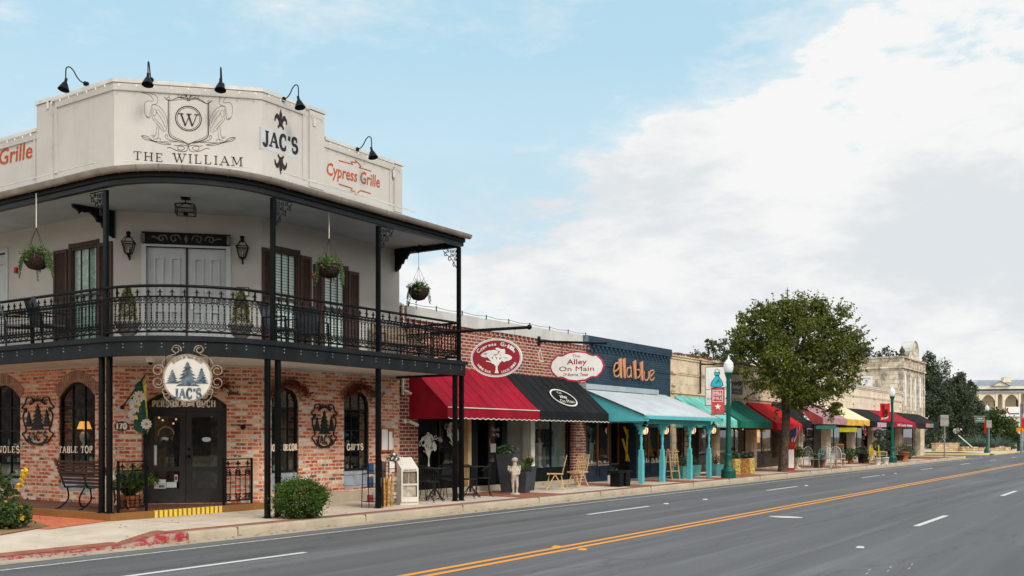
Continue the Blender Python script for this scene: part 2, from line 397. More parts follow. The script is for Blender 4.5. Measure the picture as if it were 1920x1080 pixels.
brick('block_stucco', [(0, (.60, .47, .32)), (.5, (.64, .52, .37)), (.8, (.57, .44, .31))], (.52, .40, .28), bw=.9, rh=.45, ms=.008, wash=.25, washc=(.66, .58, .46), stain=.35, bmp=.2)
brick('block_light', [(0, (.66, .56, .43)), (.5, (.70, .60, .47)), (.8, (.63, .53, .41))], (.58, .48, .37), bw=.9, rh=.45, ms=.008, wash=.25, washc=(.74, .66, .54), stain=.22, bmp=.2)
brick('stone_wall', [(0, (.42, .30, .17)), (.4, (.52, .40, .24)), (.7, (.36, .25, .14)), (.9, (.58, .47, .31))], (.30, .22, .14), bw=.5, rh=.2, ms=.02, bmp=.8)
brick('paver_red', [(0, (.30, .10, .055)), (.4, (.24, .085, .05)), (.7, (.34, .13, .08))], (.20, .10, .07), bw=.2, rh=.1, ms=.006, bmp=.2)
brick('paver_orange', [(0, (.55, .13, .06)), (.5, (.60, .17, .08)), (.8, (.48, .12, .06))], (.50, .2, .12), bw=.2, rh=.1, ms=.006, bmp=.2, wash=.3, washc=(.65, .35, .25))
def stucco():
    m, nt, b = nodes('stucco', .9, 0, .25); v = coord(nt, 'Object')
    c = mix(nt, noise(nt, v, .8, 6, .6, .3, .7), (.455, .43, .40), (.52, .493, .46))
    c = mix(nt, mul(nt, noise(nt, coord(nt, 'Object', (1, 1, .12)), 5, 6, .7, .5, .8), .3), c, (.36, .32, .27))
    nt.links.new(c, b.inputs['Base Color']); bump(nt, b, noise(nt, v, 60, 3, .6, .2, .8), .25, .01)
stucco()
def asphalt(name, base):
    m, nt, b = nodes(name, .8, 0, .35)
    v = coord(nt, 'Object')
    c = mix(nt, noise(nt, v, 75, 5, .85, .36, .66), tuple(x*.5 for x in base), tuple(x*1.5 for x in base))
    sv = coord(nt, 'Object', (1, .035, 1))
    c = mix(nt, mul(nt, noise(nt, sv, 1.1, 5, .6, .35, .7), .6), c, tuple(x*.5 for x in base))
    c = mix(nt, mul(nt, noise(nt, sv, 2.3, 4, .6, .45, .75), .6), c, tuple(x*1.6 for x in base))
    c = mix(nt, mul(nt, noise(nt, coord(nt, 'Object', (1, .25, 1)), .8, 6, .65, .5, .75), .35), c, tuple(x*.6 for x in base))
    # long sealed cracks
    vo = nt.nodes.new('ShaderNodeTexVoronoi'); vo.feature = 'DISTANCE_TO_EDGE'; vo.inputs['Scale'].default_value = .22
    wv = nt.nodes.new('ShaderNodeTexNoise'); wv.inputs['Scale'].default_value = 1.5; wv.inputs['Detail'].default_value = 6; nt.links.new(v, wv.inputs['Vector'])
    ad = nt.nodes.new('ShaderNodeVectorMath'); ad.operation = 'MULTIPLY_ADD'; nt.links.new(wv.outputs['Color'], ad.inputs[0]); ad.inputs[1].default_value = (1.2, 1.2, 0); nt.links.new(coord(nt, 'Object', (1.2, .3, 1)), ad.inputs[2]); nt.links.new(ad.outputs[0], vo.inputs['Vector'])
    cr = nt.nodes.new('ShaderNodeMapRange'); nt.links.new(vo.outputs['Distance'], cr.inputs[0]); cr.inputs[1].default_value = 0; cr.inputs[2].default_value = .006; cr.inputs[3].default_value = .3; cr.inputs[4].default_value = 0
    c = mix(nt, cr.outputs[0], c, (.02, .02, .02))
    nt.links.new(c, b.inputs['Base Color']); bump(nt, b, noise(nt, v, 90, 3, .7, .2, .8), .35, .006)
asphalt('asphalt', (.130, .130, .134))
def concrete(name, col, rough=.9):
    m, nt, b = nodes(name, rough, 0, .3); v = coord(nt, 'Object')
    c = mix(nt, noise(nt, v, 1.2, 7, .65, .3, .7), tuple(x*.82 for x in col), tuple(x*1.08 for x in col))
    c = mix(nt, mul(nt, noise(nt, v, 35, 3, .8, .62, .8), .5), c, tuple(x*.55 for x in col))
    c = mix(nt, mul(nt, noise(nt, coord(nt, 'Object', (1, .5, 1)), 3, 7, .8, .54, .70), .45 if name != 'kerb_concrete' else .8), c, tuple(x*.5 for x in col))
    nt.links.new(c, b.inputs['Base Color']); bump(nt, b, noise(nt, v, 70, 3, .6, .2, .8), .2, .006)
concrete('concrete', (.62, .525, .42)); concrete('kerb_concrete', (.43, .36, .27)); concrete('mulch', (.30, .17, .085)); concrete('earth', (.16, .13, .08))
concrete('porch_floor', (.13, .055, .035)); concrete('porch_edge', (.26, .12, .035))
def paintwear(name, col, under, lo=.5, hi=.62, sc_=14):
    m, nt, b = nodes(name, .7); v = coord(nt, 'Object')
    nt.links.new(mix(nt, mul(nt, noise(nt, v, sc_, 6, .8, lo, hi), .85), col, under), b.inputs['Base Color'])
paintwear('paint_white', (.62, .62, .60), (.10, .10, .10), .56, .72); paintwear('paint_orange', (.72, .30, .045), (.14, .10, .08), .58, .75); paintwear('paint_edge', (.50, .49, .46), (.12, .12, .12), .48, .62)
paintwear('paint_red_kerb', (.30, .012, .015), (.36, .27, .22), .43, .58, 7); paintwear('paint_yellow', (.75, .55, .05), (.30, .14, .05), .62, .8); paintwear('kerb_yellow', (.66, .48, .12), (.45, .38, .28), .45, .6)
plain('iron', (.005, .006, .007), .45, .0, .3, 6, spec=.14); plain('steel_dark', (.009, .012, .014), .40, .0, .35, 2.2, spec=.2, bmp=.1)
plain('iron_soft', (.010, .011, .012), .6); plain('rust_iron', (.30, .24, .18), .5, .3, .4, 30)
plain('gutter', (.30, .27, .235), .45, .3, .2, 2); plain('ceiling_paint', (.38, .42, .45), .7, bmp=.0); plain('soffit', (.62, .61, .57), .8, var=.1); plain('roof_metal', (.42, .42, .41), .5, .2)
plain('coping_metal', (.56, .55, .52), .5, .1, .12, 1.5, dirt=.25); plain('door_grey', (.52, .55, .56), .5, var=.06); plain('door_dark', (.04, .038, .036), .5, spec=.15); plain('frame_brown', (.055, .032, .025), .55); plain('shutter', (.075, .042, .032), .6)
plain('panel_grey', (.30, .33, .37), .6); plain('black_metal', (.006, .007, .008), .5, spec=.15); plain('dark_frame', (.010, .011, .012), .5, spec=.15); plain('curtain', (.55, .68, .62), .9, var=.3, scale=14); plain('blind', (.86, .90, .90), .7, var=.08)
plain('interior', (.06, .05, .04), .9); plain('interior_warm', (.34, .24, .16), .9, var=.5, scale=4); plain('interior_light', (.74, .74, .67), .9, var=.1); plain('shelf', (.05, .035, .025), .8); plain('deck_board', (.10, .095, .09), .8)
plain('wood_pale', (.58, .40, .19), .6); plain('wood_log', (.55, .30, .09), .7, var=.5, scale=18); plain('wood_bench', (.23, .17, .12), .8, var=.3, scale=8); plain('wood_orange', (.33, .11, .035), .55); plain('rattan', (.60, .42, .20), .6, var=.3, scale=20)
plain('white', (.74, .74, .71), .6, var=.06); plain('sign_cream', (.60, .575, .53), .7, var=.06); plain('offwhite', (.66, .62, .55), .6, var=.08); plain('cream_letter', (.85, .72, .56), .6, var=.08); plain('paper', (.62, .66, .67), .8, var=.05); plain('paint_black', (.022, .018, .018), .8, var=.3, scale=30); plain('paint_rust', (.42, .075, .018), .8, var=.25, scale=20)
plain('paint_pale_blue', (.455, .47, .475), .95, var=.08); plain('sign_blue_grey', (.10, .135, .165), .5, .2, .7, 9); plain('sign_red', (.26, .008, .018), .4, var=.08); plain('sign_red2', (.44, .02, .04), .5); plain('letter_red', (.32, .025, .04), .6)
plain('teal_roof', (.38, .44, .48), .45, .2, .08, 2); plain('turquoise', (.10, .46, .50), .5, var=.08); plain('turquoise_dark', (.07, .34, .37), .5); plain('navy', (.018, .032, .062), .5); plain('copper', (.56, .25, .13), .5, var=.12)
for nm, c in (('awn_red', (.29, .005, .020)), ('awn_black', (.010, .011, .013)), ('awn_mint', (.17, .53, .46)), ('awn_green', (.010, .15, .10)), ('awn_scarlet', (.52, .008, .012)), ('awn_pink', (.38, .22, .235)), ('awn_pinkside', (.40, .075, .075)),
              ('awn_yellow', (.80, .66, .40)), ('awn_gold', (.72, .42, .07)), ('awn_crimson', (.30, .010, .030)), ('awn_charcoal', (.012, .012, .013))):
    plain(nm, c, .9, var=.22, scale=1.1, dirt=.12, spec=.2)
plain('lamp_green', (.006, .085, .062), .4, var=.15); plain('globe', (.70, .75, .77), .3, var=.03); plain('banner_red', (.50, .075, .075), .8, var=.1); plain('banner_scarlet', (.55, .012, .012), .8); plain('dress_teal', (.03, .46, .55), .7, var=.06)
plain('terracotta', (.40, .13, .05), .8); plain('planter_dark', (.045, .052, .06), .6); plain('planter_teal', (.08, .27, .26), .6); plain('urn_stone', (.16, .155, .15), .9, var=.3, scale=12); plain('statue', (.48, .42, .34), .9, var=.3, scale=9, dirt=.4)
plain('bark', (.085, .062, .045), .95, var=.5, scale=9, bmp=.8, fine=12); plain('coir', (.028, .017, .012), .95, var=.6, scale=25); plain('coir_pale', (.26, .17, .11), .95, var=.5, scale=30); plain('dry_soil', (.26, .18, .11), .95, var=.4, scale=20)
plain('skin_white', (.68, .66, .62), .6); plain('cloth_mustard', (.40, .24, .03), .9); plain('cloth_dark', (.02, .018, .022), .9); plain('cloth_denim', (.03, .07, .14), .9); plain('cloth_pink', (.45, .2, .18), .9); plain('cloth_white', (.6, .6, .6), .9); plain('cloth_teal', (.05, .30, .33), .9)
plain('pole_grey', (.28, .28, .28), .5, .3); plain('sign_back', (.36, .36, .34), .5, .2, .2, 5); plain('signal_amber', (.75, .24, .01), .5); plain('house_cream', (.68, .62, .50), .8, var=.08); plain('house_roof', (.25, .28, .31), .5, .2); plain('house_dark', (.03, .025, .02), .6)
plain('blue_chair', (.30, .52, .58), .5); plain('red_box', (.35, .01, .01), .5); plain('yellow_chair', (.62, .42, .05), .6); plain('pink_sign', (.55, .35, .42), .7); plain('green_sign', (.01, .20, .15), .6); plain('lime_sign', (.45, .42, .02), .7); plain('rail_brown', (.06, .04, .03), .6)
plain('flag_green', (.015, .07, .045), .85, var=.4, scale=12); plain('petal', (.66, .64, .62), .8, var=.1); plain('petal_yellow', (.75, .48, .015), .7, var=.2); plain('petal_orange', (.62, .26, .01), .8); plain('flag_yellow', (.60, .50, .14), .85, var=.4, scale=20)
plain('alarm_red', (.45, .012, .01), .4); plain('flag_red', (.42, .02, .03), .8); plain('flag_blue', (.02, .03, .12), .8); plain('lime_shade', (.65, .38, .12), .7)
glassmat('glass', (.70, .76, .75), .8, .11); glassmat('glass_up', (.84, .92, .88), .7, .05); glassmat('glass_lamp', (.8, .8, .75), .6, .05)
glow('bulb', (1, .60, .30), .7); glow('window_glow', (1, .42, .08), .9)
leafmat('leaf_elm', [(.055, .084, .013), (.092, .125, .018), (.14, .165, .023), (.27, .235, .032)], trans=.3)
leafmat('leaf_dark', [(.032, .054, .028), (.055, .085, .042), (.085, .118, .062)], trans=.15)
leafmat('leaf_mid', [(.03, .06, .012), (.05, .095, .02), (.09, .13, .03)], trans=.25)
leafmat('leaf_olive', [(.05, .07, .02), (.08, .10, .035), (.13, .15, .05)], trans=.25)
leafmat('leaf_bush', [(.04, .09, .010), (.065, .13, .015), (.105, .18, .025)], trans=.25)
leafmat('leaf_basket', [(.04, .10, .015), (.08, .18, .03), (.15, .26, .07), (.35, .42, .26)], trans=.3)
leafmat('leaf_topiary', [(.07, .085, .02), (.13, .14, .035), (.20, .19, .06)], trans=.2)
leafmat('leaf_agave', [(.08, .13, .10), (.12, .18, .14), (.17, .23, .18)], trans=.15)
leafmat('leaf_autumn', [(.16, .03, .01), (.24, .05, .012), (.10, .035, .015)], trans=.2)
leafmat('leaf_heather', [(.12, .09, .07), (.10, .12, .05), (.16, .11, .09)], trans=.2)
def corrugate(name, col, step, rough=.45, axis=0, metal=.2, edge=.5):
    m, nt, b = nodes(name, rough, metal, .5); uv = coord(nt, 'UV'); sp = nt.nodes.new('ShaderNodeSeparateXYZ'); nt.links.new(uv, sp.inputs[0])
    a = mul(nt, sp.outputs[axis], 1/step); fr = nt.nodes.new('ShaderNodeMath'); fr.operation = 'FRACT'; nt.links.new(a, fr.inputs[0])
    lt = nt.nodes.new('ShaderNodeMath'); lt.operation = 'LESS_THAN'; nt.links.new(fr.outputs[0], lt.inputs[0]); lt.inputs[1].default_value = .12
    c = mix(nt, noise(nt, coord(nt, 'Object'), 1.4, 5), tuple(x*.9 for x in col), tuple(x*1.06 for x in col)); c = mix(nt, mul(nt, lt.outputs[0], edge), c, tuple(x*.35 for x in col))
    nt.links.new(c, b.inputs['Base Color']); inv = nt.nodes.new('ShaderNodeMath'); inv.operation = 'SUBTRACT'; inv.inputs[0].default_value = 1; nt.links.new(lt.outputs[0], inv.inputs[1]); bump(nt, b, inv.outputs[0], .6, .02)
corrugate('roof_seam', (.40, .45, .49), .28, axis=0); corrugate('bead_board', (.44, .48, .50), .09, .7, 0, 0, .35); corrugate('house_seam', (.25, .28, .31), .7, axis=0); corrugate('siding', (.60, .52, .39), .25, .8, 0, 0, .3); corrugate('soffit_board', (.60, .59, .55), .6, .8, 1, 0, .15)
# ------------------------------------------------------------------ lettering
def A_(cx, cy, rx, ry, a0, a1, n=10): return [(cx+rx*math.cos(R(a0+(a1-a0)*i/n)), cy+ry*math.sin(R(a0+(a1-a0)*i/n))) for i in range(n+1)]
# glyph: advance, strokes ('k' thick / 'n' thin), slab serifs (x, y centre)
GL = {
 'A': (.86, [('n', [(.06, 0), (.42, 1)]), ('k', [(.42, 1), (.78, 0)]), ('n', [(.2, .34), (.66, .34)])], [(.08, 0), (.76, 0)]),
 'B': (.74, [('k', [(.16, 0), (.16, 1)]), ('n', [(.1, 1), (.38, 1)]), ('k', A_(.38, .76, .2, .24, 90, -90)), ('n', [(.16, .52), (.4, .52)]), ('k', A_(.4, .26, .26, .26, 90, -90)), ('n', [(.1, 0), (.4, 0)])], []),
 'C': (.8, [('k', A_(.43, .5, .33, .5, 50, 310, 18)), ('n', [(.68, .98), (.68, .68)]), ('n', [(.68, .02), (.68, .28)])], []),
 'D': (.82, [('k', [(.16, 0), (.16, 1)]), ('n', [(.06, 1), (.4, 1)]), ('k', A_(.4, .5, .32, .5, 90, -90, 14)), ('n', [(.06, 0), (.4, 0)])], []),
 'E': (.74, [('k', [(.16, 0), (.16, 1)]), ('n', [(.04, 1), (.64, 1)]), ('n', [(.16, .52), (.5, .52)]), ('n', [(.04, 0), (.66, 0)]), ('n', [(.62, 1), (.62, .78)]), ('n', [(.64, 0), (.64, .24)])], []),
 'F': (.7, [('k', [(.16, 0), (.16, 1)]), ('n', [(.04, 1), (.62, 1)]), ('n', [(.16, .52), (.48, .52)]), ('n', [(.6, 1), (.6, .76)])], [(.16, 0)]),
 'G': (.86, [('k', A_(.43, .5, .33, .5, 50, 330, 18)), ('n', [(.68, .98), (.68, .7)]), ('k', [(.72, .02), (.72, .42)]), ('n', [(.5, .42), (.84, .42)])], []),
 'H': (.88, [('k', [(.16, 0), (.16, 1)]), ('k', [(.72, 0), (.72, 1)]), ('n', [(.16, .5), (.72, .5)])], [(.16, 0), (.16, 1), (.72, 0), (.72, 1)]),
 'I': (.36, [('k', [(.18, 0), (.18, 1)])], [(.18, 0), (.18, 1)]),
 'J': (.58, [('k', [(.4, 1), (.4, .22)]+A_(.22, .22, .18, .24, 0, -170, 8))], [(.4, 1)]),
 'L': (.7, [('k', [(.16, 0), (.16, 1)]), ('n', [(.04, 0), (.62, 0)]), ('n', [(.6, 0), (.6, .28)])], [(.16, 1)]),
 'M': (1.04, [('n', [(.14, 0), (.14, 1)]), ('k', [(.16, 1), (.5, .15)]), ('n', [(.5, .15), (.86, 1)]), ('k', [(.88, 0), (.88, 1)])], [(.14, 0), (.12, 1), (.88, 0), (.9, 1)]),
 'N': (.88, [('n', [(.15, 0), (.15, 1)]), ('k', [(.15, 1), (.72, 0)]), ('n', [(.72, 0), (.72, 1)])], [(.15, 0), (.13, 1), (.72, 1)]),
 'O': (.86, [('k', A_(.43, .5, .33, .5, 0, 360, 24))], []),
 'P': (.72, [('k', [(.16, 0), (.16, 1)]), ('n', [(.06, 1), (.38, 1)]), ('k', A_(.38, .73, .24, .27, 90, -90)), ('n', [(.16, .46), (.4, .46)])], [(.16, 0)]),
 'Q': (.86, [('k', A_(.43, .5, .33, .5, 0, 360, 24)), ('k', [(.45, .2), (.8, -.12)])], []),
 'R': (.82, [('k', [(.16, 0), (.16, 1)]), ('n', [(.06, 1), (.38, 1)]), ('k', A_(.38, .75, .22, .25, 90, -90)), ('n', [(.16, .5), (.4, .5)]), ('k', [(.42, .5), (.7, 0)])], [(.16, 0), (.74, 0)]),
 'S': (.68, [('k', A_(.33, .74, .24, .26, 40, 250, 10)+A_(.35, .26, .25, .27, 80, -140, 12)), ('n', [(.54, .98), (.54, .74)]), ('n', [(.1, .02), (.1, .26)])], []),
 'T': (.78, [('k', [(.39, 0), (.39, 1)]), ('n', [(.04, 1), (.74, 1)]), ('n', [(.06, 1), (.06, .76)]), ('n', [(.72, 1), (.72, .76)])], [(.39, 0)]),
 'U': (.86, [('k', [(.17, 1), (.17, .3)]+A_(.43, .3, .26, .3, 180, 300, 8)), ('n', [(.69, 1), (.69, .3)]+A_(.43, .3, .26, .3, 0, -60, 5))], [(.17, 1), (.69, 1)]),
 'V': (.84, [('k', [(.1, 1), (.42, 0)]), ('n', [(.42, 0), (.74, 1)])], [(.1, 1), (.74, 1)]),
 'W': (1.2, [('k', [(.1, 1), (.38, 0)]), ('n', [(.38, 0), (.66, 1)]), ('k', [(.54, 1), (.82, 0)]), ('n', [(.82, 0), (1.1, 1)])], [(.1, 1), (.6, 1), (1.1, 1)]),
 'X': (.8, [('k', [(.12, 1), (.68, 0)]), ('n', [(.12, 0), (.68, 1)])], []), 'Y': (.8, [('k', [(.4, 0), (.4, .5)]), ('k', [(.4, .5), (.1, 1)]), ('n', [(.4, .5), (.7, 1)])], [(.4, 0), (.1, 1), (.7, 1)]),
 "'": (.3, [('k', [(.17, 1.02), (.13, .72)])], []),
 '0': (.7, [('k', A_(.35, .5, .26, .5, 0, 360, 20))], []), '1': (.44, [('k', [(.22, 0), (.22, 1)])], [(.22, 0)]), '7': (.62, [('n', [(.05, 1), (.56, 1)]), ('k', [(.55, 1), (.25, 0)])], []),
 ' ': (.42, [], []), '.': (.3, [('k', [(.14, 0), (.14, .12)])], []), '-': (.4, [('n', [(.06, .45), (.34, .45)])], []),
}
def serif_shapes(text, thick, thin, ser, gap=0.):
    """strokes of a line of slab-serif capitals, unit cap height, plus the total advance"""
    out = []; x = 0
    for ch in text:
        adv, st, se = GL.get(ch, GL['O'])
        for kd, pts in st: out.append(([(x+p[0], p[1]*(1-thin)+thin/2 if kd == 'n' else p[1]) for p in pts], thick if kd == 'k' else thin))
        for sx, sy in se: out.append(([(x+sx-ser-thick/2, sy*(1-thin)+thin/2), (x+sx+ser+thick/2, sy*(1-thin)+thin/2)], thin))
        x += adv+gap
    return out, x-gap
_font_cache = {}
def font_mesh(text, bold, shear):
    k = (text, bold, shear)
    if k not in _font_cache:
        cu = bpy.data.curves.new('t', 'FONT'); cu.body = text; cu.size = 1; cu.offset = bold; cu.shear = shear; cu.resolution_u = 2
        o = bpy.data.objects.new('t', cu); C.objects.link(o); dg = bpy.context.evaluated_depsgraph_get(); me = bpy.data.meshes.new_from_object(o.evaluated_get(dg))
        v = [(p.co.x, p.co.y) for p in me.vertices]; f = [tuple(p.vertices) for p in me.polygons]
        bpy.data.objects.remove(o); bpy.data.curves.remove(cu); bpy.data.meshes.remove(me)
        x0 = min(p[0] for p in v); x1 = max(p[0] for p in v)
        _font_cache[k] = ([(p[0]-x0, p[1]/.72) for p in v], f, x1-x0)
    return _font_cache[k]
def lettering(b, text, s0, z0, s1, z1, h, style='serif', bow=0., y=-.006, h1=None):
    """write text on the builder's plane between two baseline points; bow lifts the middle of the line"""
    h1 = h1 or h
    def mp(t, v, L=None):
        hh = h+(h1-h)*t
        bz = bow*(1-(2*t-1)**2); sl = -bow*4*(2*t-1)/max(1e-6, abs(s1-s0))
        return (s0+(s1-s0)*t - sl*v*hh*.8, z0+(z1-z0)*t+bz+v*hh)
    if style in ('serif', 'slab', 'deco'):
        th, tn, se, gp = {'serif': (.13, .06, .10, .20), 'slab': (.27, .11, .07, .12), 'deco': (.22, .11, .07, .12)}[style]
        st, adv = serif_shapes(text, th, tn, se, gp)
        for pts, w in st: b.stroke([mp(p[0]/adv, p[1]) for p in pts], w*h*.98, y, .004)
    else:
        bold, shear = {'sans': (.0, 0), 'semi': (.008, 0), 'bold': (.022, 0), 'script': (.004, .35), 'hand': (.016, .1), 'thin': (-.008, .0), 'boldscript': (.02, .35)}[style]
        v, f, wd = font_mesh(text, 0 if 'M' in text else bold, shear)
        b.add([(q[0], y, q[1]) for q in (mp(p[0]/wd, p[1]) for p in v)], [t[::-1] if False else t for t in f])
    return b
def write(plane, text, p0, p1, hpx, style='serif', bow=0., b=None, y=-.006, h1px=None):
    """letters traced onto a wall of the street: p0/p1 where the baseline starts and ends, hpx its cap height there"""
    b = b or B(plane); b.use(plane)
    s0, z0 = plane.hit(*p0); s1, z1 = plane.hit(*p1); _, zt = plane.hit(p0[0], p0[1]-hpx)
    h1 = None
    if h1px: _, z2 = plane.hit(p1[0], p1[1]-h1px); h1 = z2-z1
    return lettering(b, text, s0, z0, s1, z1, zt-z0, style, bow, y, h1)
def conifer(cx, z0, w, h, tiers=6, seed=0):
    r = random.Random(seed); L = []; Rr = []
    for i in range(tiers):
        t = i/tiers; t2 = (i+1)/tiers; ww = w/2*(1-t)**.85*(.95+.1*r.random()); wi = w/2*(1-t2)**.85*.45
        L += [(-ww, z0+h*t+h*.0), (-wi, z0+h*t2-h*.012)]; Rr += [(ww*(.95+.1*r.random()), z0+h*t), (wi, z0+h*t2-h*.012)]
    return [(cx+x, z) for x, z in L]+[(cx, z0+h)]+[(cx+x, z) for x, z in reversed(Rr)]

# ------------------------------------------------------------------ foliage
def leaves(b, c, rad, n, size, seed, shell=.55, aspect=.6, flat=0., clump=0):
    r = random.Random(seed); cl = None
    if clump:
        cl = []
        for _ in range(clump):
            d = Vector((r.gauss(0, 1), r.gauss(0, 1), r.gauss(0, 1))).normalized(); q = (shell+(1-shell)*r.random())
            cl.append((Vector((d.x*rad[0], d.y*rad[1], d.z*rad[2]))*q, .16+.16*r.random()))
    for _ in range(n):
        if cl:
            cc, cr = r.choice(cl); d = Vector((r.gauss(0, 1), r.gauss(0, 1), r.gauss(0, .8)))*cr*.55
            p = Vector(c)+cc+Vector((d.x*rad[0], d.y*rad[1], d.z*rad[2]))
        else:
            d = Vector((r.gauss(0, 1), r.gauss(0, 1), r.gauss(0, 1))).normalized(); q = shell+(1-shell)*r.random()**.7
            p = Vector(c)+Vector((d.x*rad[0], d.y*rad[1], d.z*rad[2]))*q
        a = Vector((r.gauss(0, 1), r.gauss(0, 1), r.gauss(0, 1)*(1-flat))).normalized(); t = a.orthogonal().normalized(); t.rotate(Matrix.Rotation(r.random()*6.28, 3, a)); u = a.cross(t)
        s_ = size*(.6+.8*r.random()); w = s_*aspect
        b.add([p-t*s_/2, p+u*w/2, p+t*s_/2, p-u*w/2], [(0, 1, 2, 3)])
    return b
def make_tree(label, loc, trunk_pts, trunk_r, lobes, n, size, leaf, seed, name='tree', cat='tree', group=None, limbs=6, bark='bark', clump=26):
    t = thing(name, label, cat, loc, 0, group); r = random.Random(seed); loc = Vector(loc)
    b = B(); b.tube([loc+Vector(p) for p in trunk_pts], trunk_r, 10)
    top = loc+Vector(trunk_pts[-1])
    for i in range(limbs):
        lb = lobes[i % len(lobes)]; e = loc+Vector(lb[0])+Vector((r.uniform(-.5, .5)*lb[1][0], r.uniform(-.5, .5)*lb[1][1], r.uniform(-.2, .5)*lb[1][2]))
        m = (top+e)/2+Vector((r.uniform(-.3, .3), r.uniform(-.3, .3), r.uniform(-.2, .3)))*.5*lb[1][2]
        rt = trunk_r[-1]*.8; b.tube([top, m, e], [rt, rt*.5, rt*.15], 6, False)
    b.ob('trunk', bark, t)
    c = B(); tot = sum(l[1][0]*l[1][1] for l in lobes)
    for i, (cc, rad) in enumerate(lobes):
        leaves(c, loc+Vector(cc), rad, int(n*rad[0]*rad[1]/tot), size, seed*31+i, .35, clump=clump)
    c.ob('crown', leaf, t)
    return t
def blades(b, c, n, h, spread, w, seed, droop=.5, up=1.):
    r = random.Random(seed)
    for _ in range(n):
        a = r.random()*6.283; o = Vector((math.cos(a), math.sin(a), 0)); q = r.random()**.6; L = h*(.6+.5*r.random())
        base = Vector(c)+o*spread*.12*r.random(); p = []
        side = Vector((-o.y, o.x, 0))*w/2
        for i in range(4):
            t = i/3; pt = base+o*spread*q*t*(1+.3*t)+Vector((0, 0, L*(t*up-droop*q*t*t))); wd = side*(1-t*.92); p.append((pt-wd, pt+wd))
        for i in range(3): b.add([p[i][0], p[i][1], p[i+1][1], p[i+1][0]], [(0, 1, 2, 3)])
    return b
def skinned(name, pts, edges, rad, mat, parent, sub=2, loc=None):
    me = bpy.data.meshes.new('sk'); me.from_pydata([tuple(p) for p in pts], edges, []); o = bpy.data.objects.new('sk', me); C.objects.link(o)
    o.modifiers.new('s', 'SKIN'); o.modifiers.new('u', 'SUBSURF').levels = sub
    for i, v in enumerate(me.skin_vertices[0].data):
        q = rad[i]; v.radius = (q, q) if not isinstance(q, tuple) else q; v.use_root = (i == 0)
    dg = bpy.context.evaluated_depsgraph_get(); m2 = bpy.data.meshes.new_from_object(o.evaluated_get(dg)); bpy.data.objects.remove(o); bpy.data.meshes.remove(me)
    b = B(MW[parent.name] if loc is None else loc); b.add([tuple(v.co) for v in m2.vertices], [tuple(p.vertices) for p in m2.polygons], True); bpy.data.meshes.remove(m2)
    return b.ob(name, mat, parent)
# ------------------------------------------------------------------ ground, road, pavement
PF = Plane((-15.5, 0, 0), 90)             # the street front: local x = distance along the street
PA = Plane((-15.6, 0, 0), 90)
PC = Plane((-17.5, 12.14, 0), 45)         # chamfered corner bay
PL = Plane((-30, 12.14, 0), 0)            # side-street wing, local x = world X + 30
LC = math.sqrt(8)
KX = -12.5
def sheet(name, pts, z, mat, k='structure'):
    b = B(); n = len(pts); a = sum(pts[i][0]*pts[(i+1) % n][1]-pts[(i+1) % n][0]*pts[i][1] for i in range(n))
    if a < 0: pts = pts[::-1]
    b.add([(p[0], p[1], z if len(p) < 3 else p[2]) for p in pts], [tuple(range(n))]); return kind(b.ob(name, mat), k)
sheet('ground', [(-900, -300), (900, -300), (900, 1500), (-900, 1500)], -.06, 'earth')
sheet('road', [(KX, -40), (1.8, -40), (1.8, 320), (KX, 320)], 0, 'asphalt')
sheet('side_road', [(-80, 81.2), (KX, 81.2), (KX, 92.5), (-80, 92.5)], -.002, 'asphalt')
def zs(x, y):                               # pavement height: ramps down to a dropped kerb near the corner
    k = max(0, min(1, (9.9-y)/.9)); e = max(0, min(1, (x+14.5)/1.8))
    return .12-.095*k*e
b = B()
ys = [-30, 0, 4, 7, 9, 9.15, 9.3, 9.45, 9.6, 9.75, 9.9, 10.6, 14.1, 18, 30, 45, 60, 70, 79.5]; xs = [-60, -30, -20, -16.5, -15.5, -14.5, -13.5, -13.1, -12.66]
for i in range(len(xs)-1):
    for j in range(len(ys)-1):
        q = [(xs[i], ys[j]), (xs[i+1], ys[j]), (xs[i+1], ys[j+1]), (xs[i], ys[j+1])]
        b.quad(*[(x, y, zs(x, y)) for x, y in q])
kind(b.ob('sidewalk', 'concrete'))
sheet('opposite_sidewalk', [(1.8, -40), (9, -40), (9, 320), (1.8, 320)], .1, 'concrete')
# kerb: profile swept along the street, worn rounded top, dropping to the red painted ramp
def kerb(name, pts, mat, hgt=.14, w=.17):
    b = B(); P = []
    for (x, y, nx, ny, h) in pts:           # n = towards the road
        for (o, z) in ((0, -.05), (0, h*.72), (-.03, h*.97), (-.07, h), (-w, h), (-w, -.05)): P.append((x+nx*o, y+ny*o, z))
    m = 6
    F = [(i*m+k, (i+1)*m+k, (i+1)*m+k+1, i*m+k+1) for i in range(len(pts)-1) for k in range(m-1)]
    b.add(P, F, True); b.add(P[:m], [tuple(range(m))[::-1]]); b.add(P[-m:], [tuple(range(m))]); return kind(b.ob(name, mat))
kerb('kerb', [(KX, y, 1, 0, .14) for y in [9.95+i*1.0 for i in range(69)]]+[(KX-.02, 79.0, 1, .2, .14), (KX-.25, 79.9, .8, .6, .13), (KX-.9, 80.5, .3, .95, .12), (KX-1.6, 80.7, 0, 1, .12), (-60, 80.7, 0, 1, .12)], 'kerb_concrete')
kerb('painted_kerb', [(KX, y, 1, 0, h) for y, h in [(-30, .03), (0, .03), (8.8, .036), (9.0, .05), (9.2, .085), (9.4, .12), (9.65, .138), (9.94, .14)]], 'paint_red_kerb')
kerb('yellow_kerb', [(KX+.004, 78.0, 1, 0, .145), (KX-.01, 79.0, 1, .2, .145), (KX-.24, 79.9, .8, .6, .135), (KX-.9, 80.51, .3, .95, .125)], 'kerb_yellow')
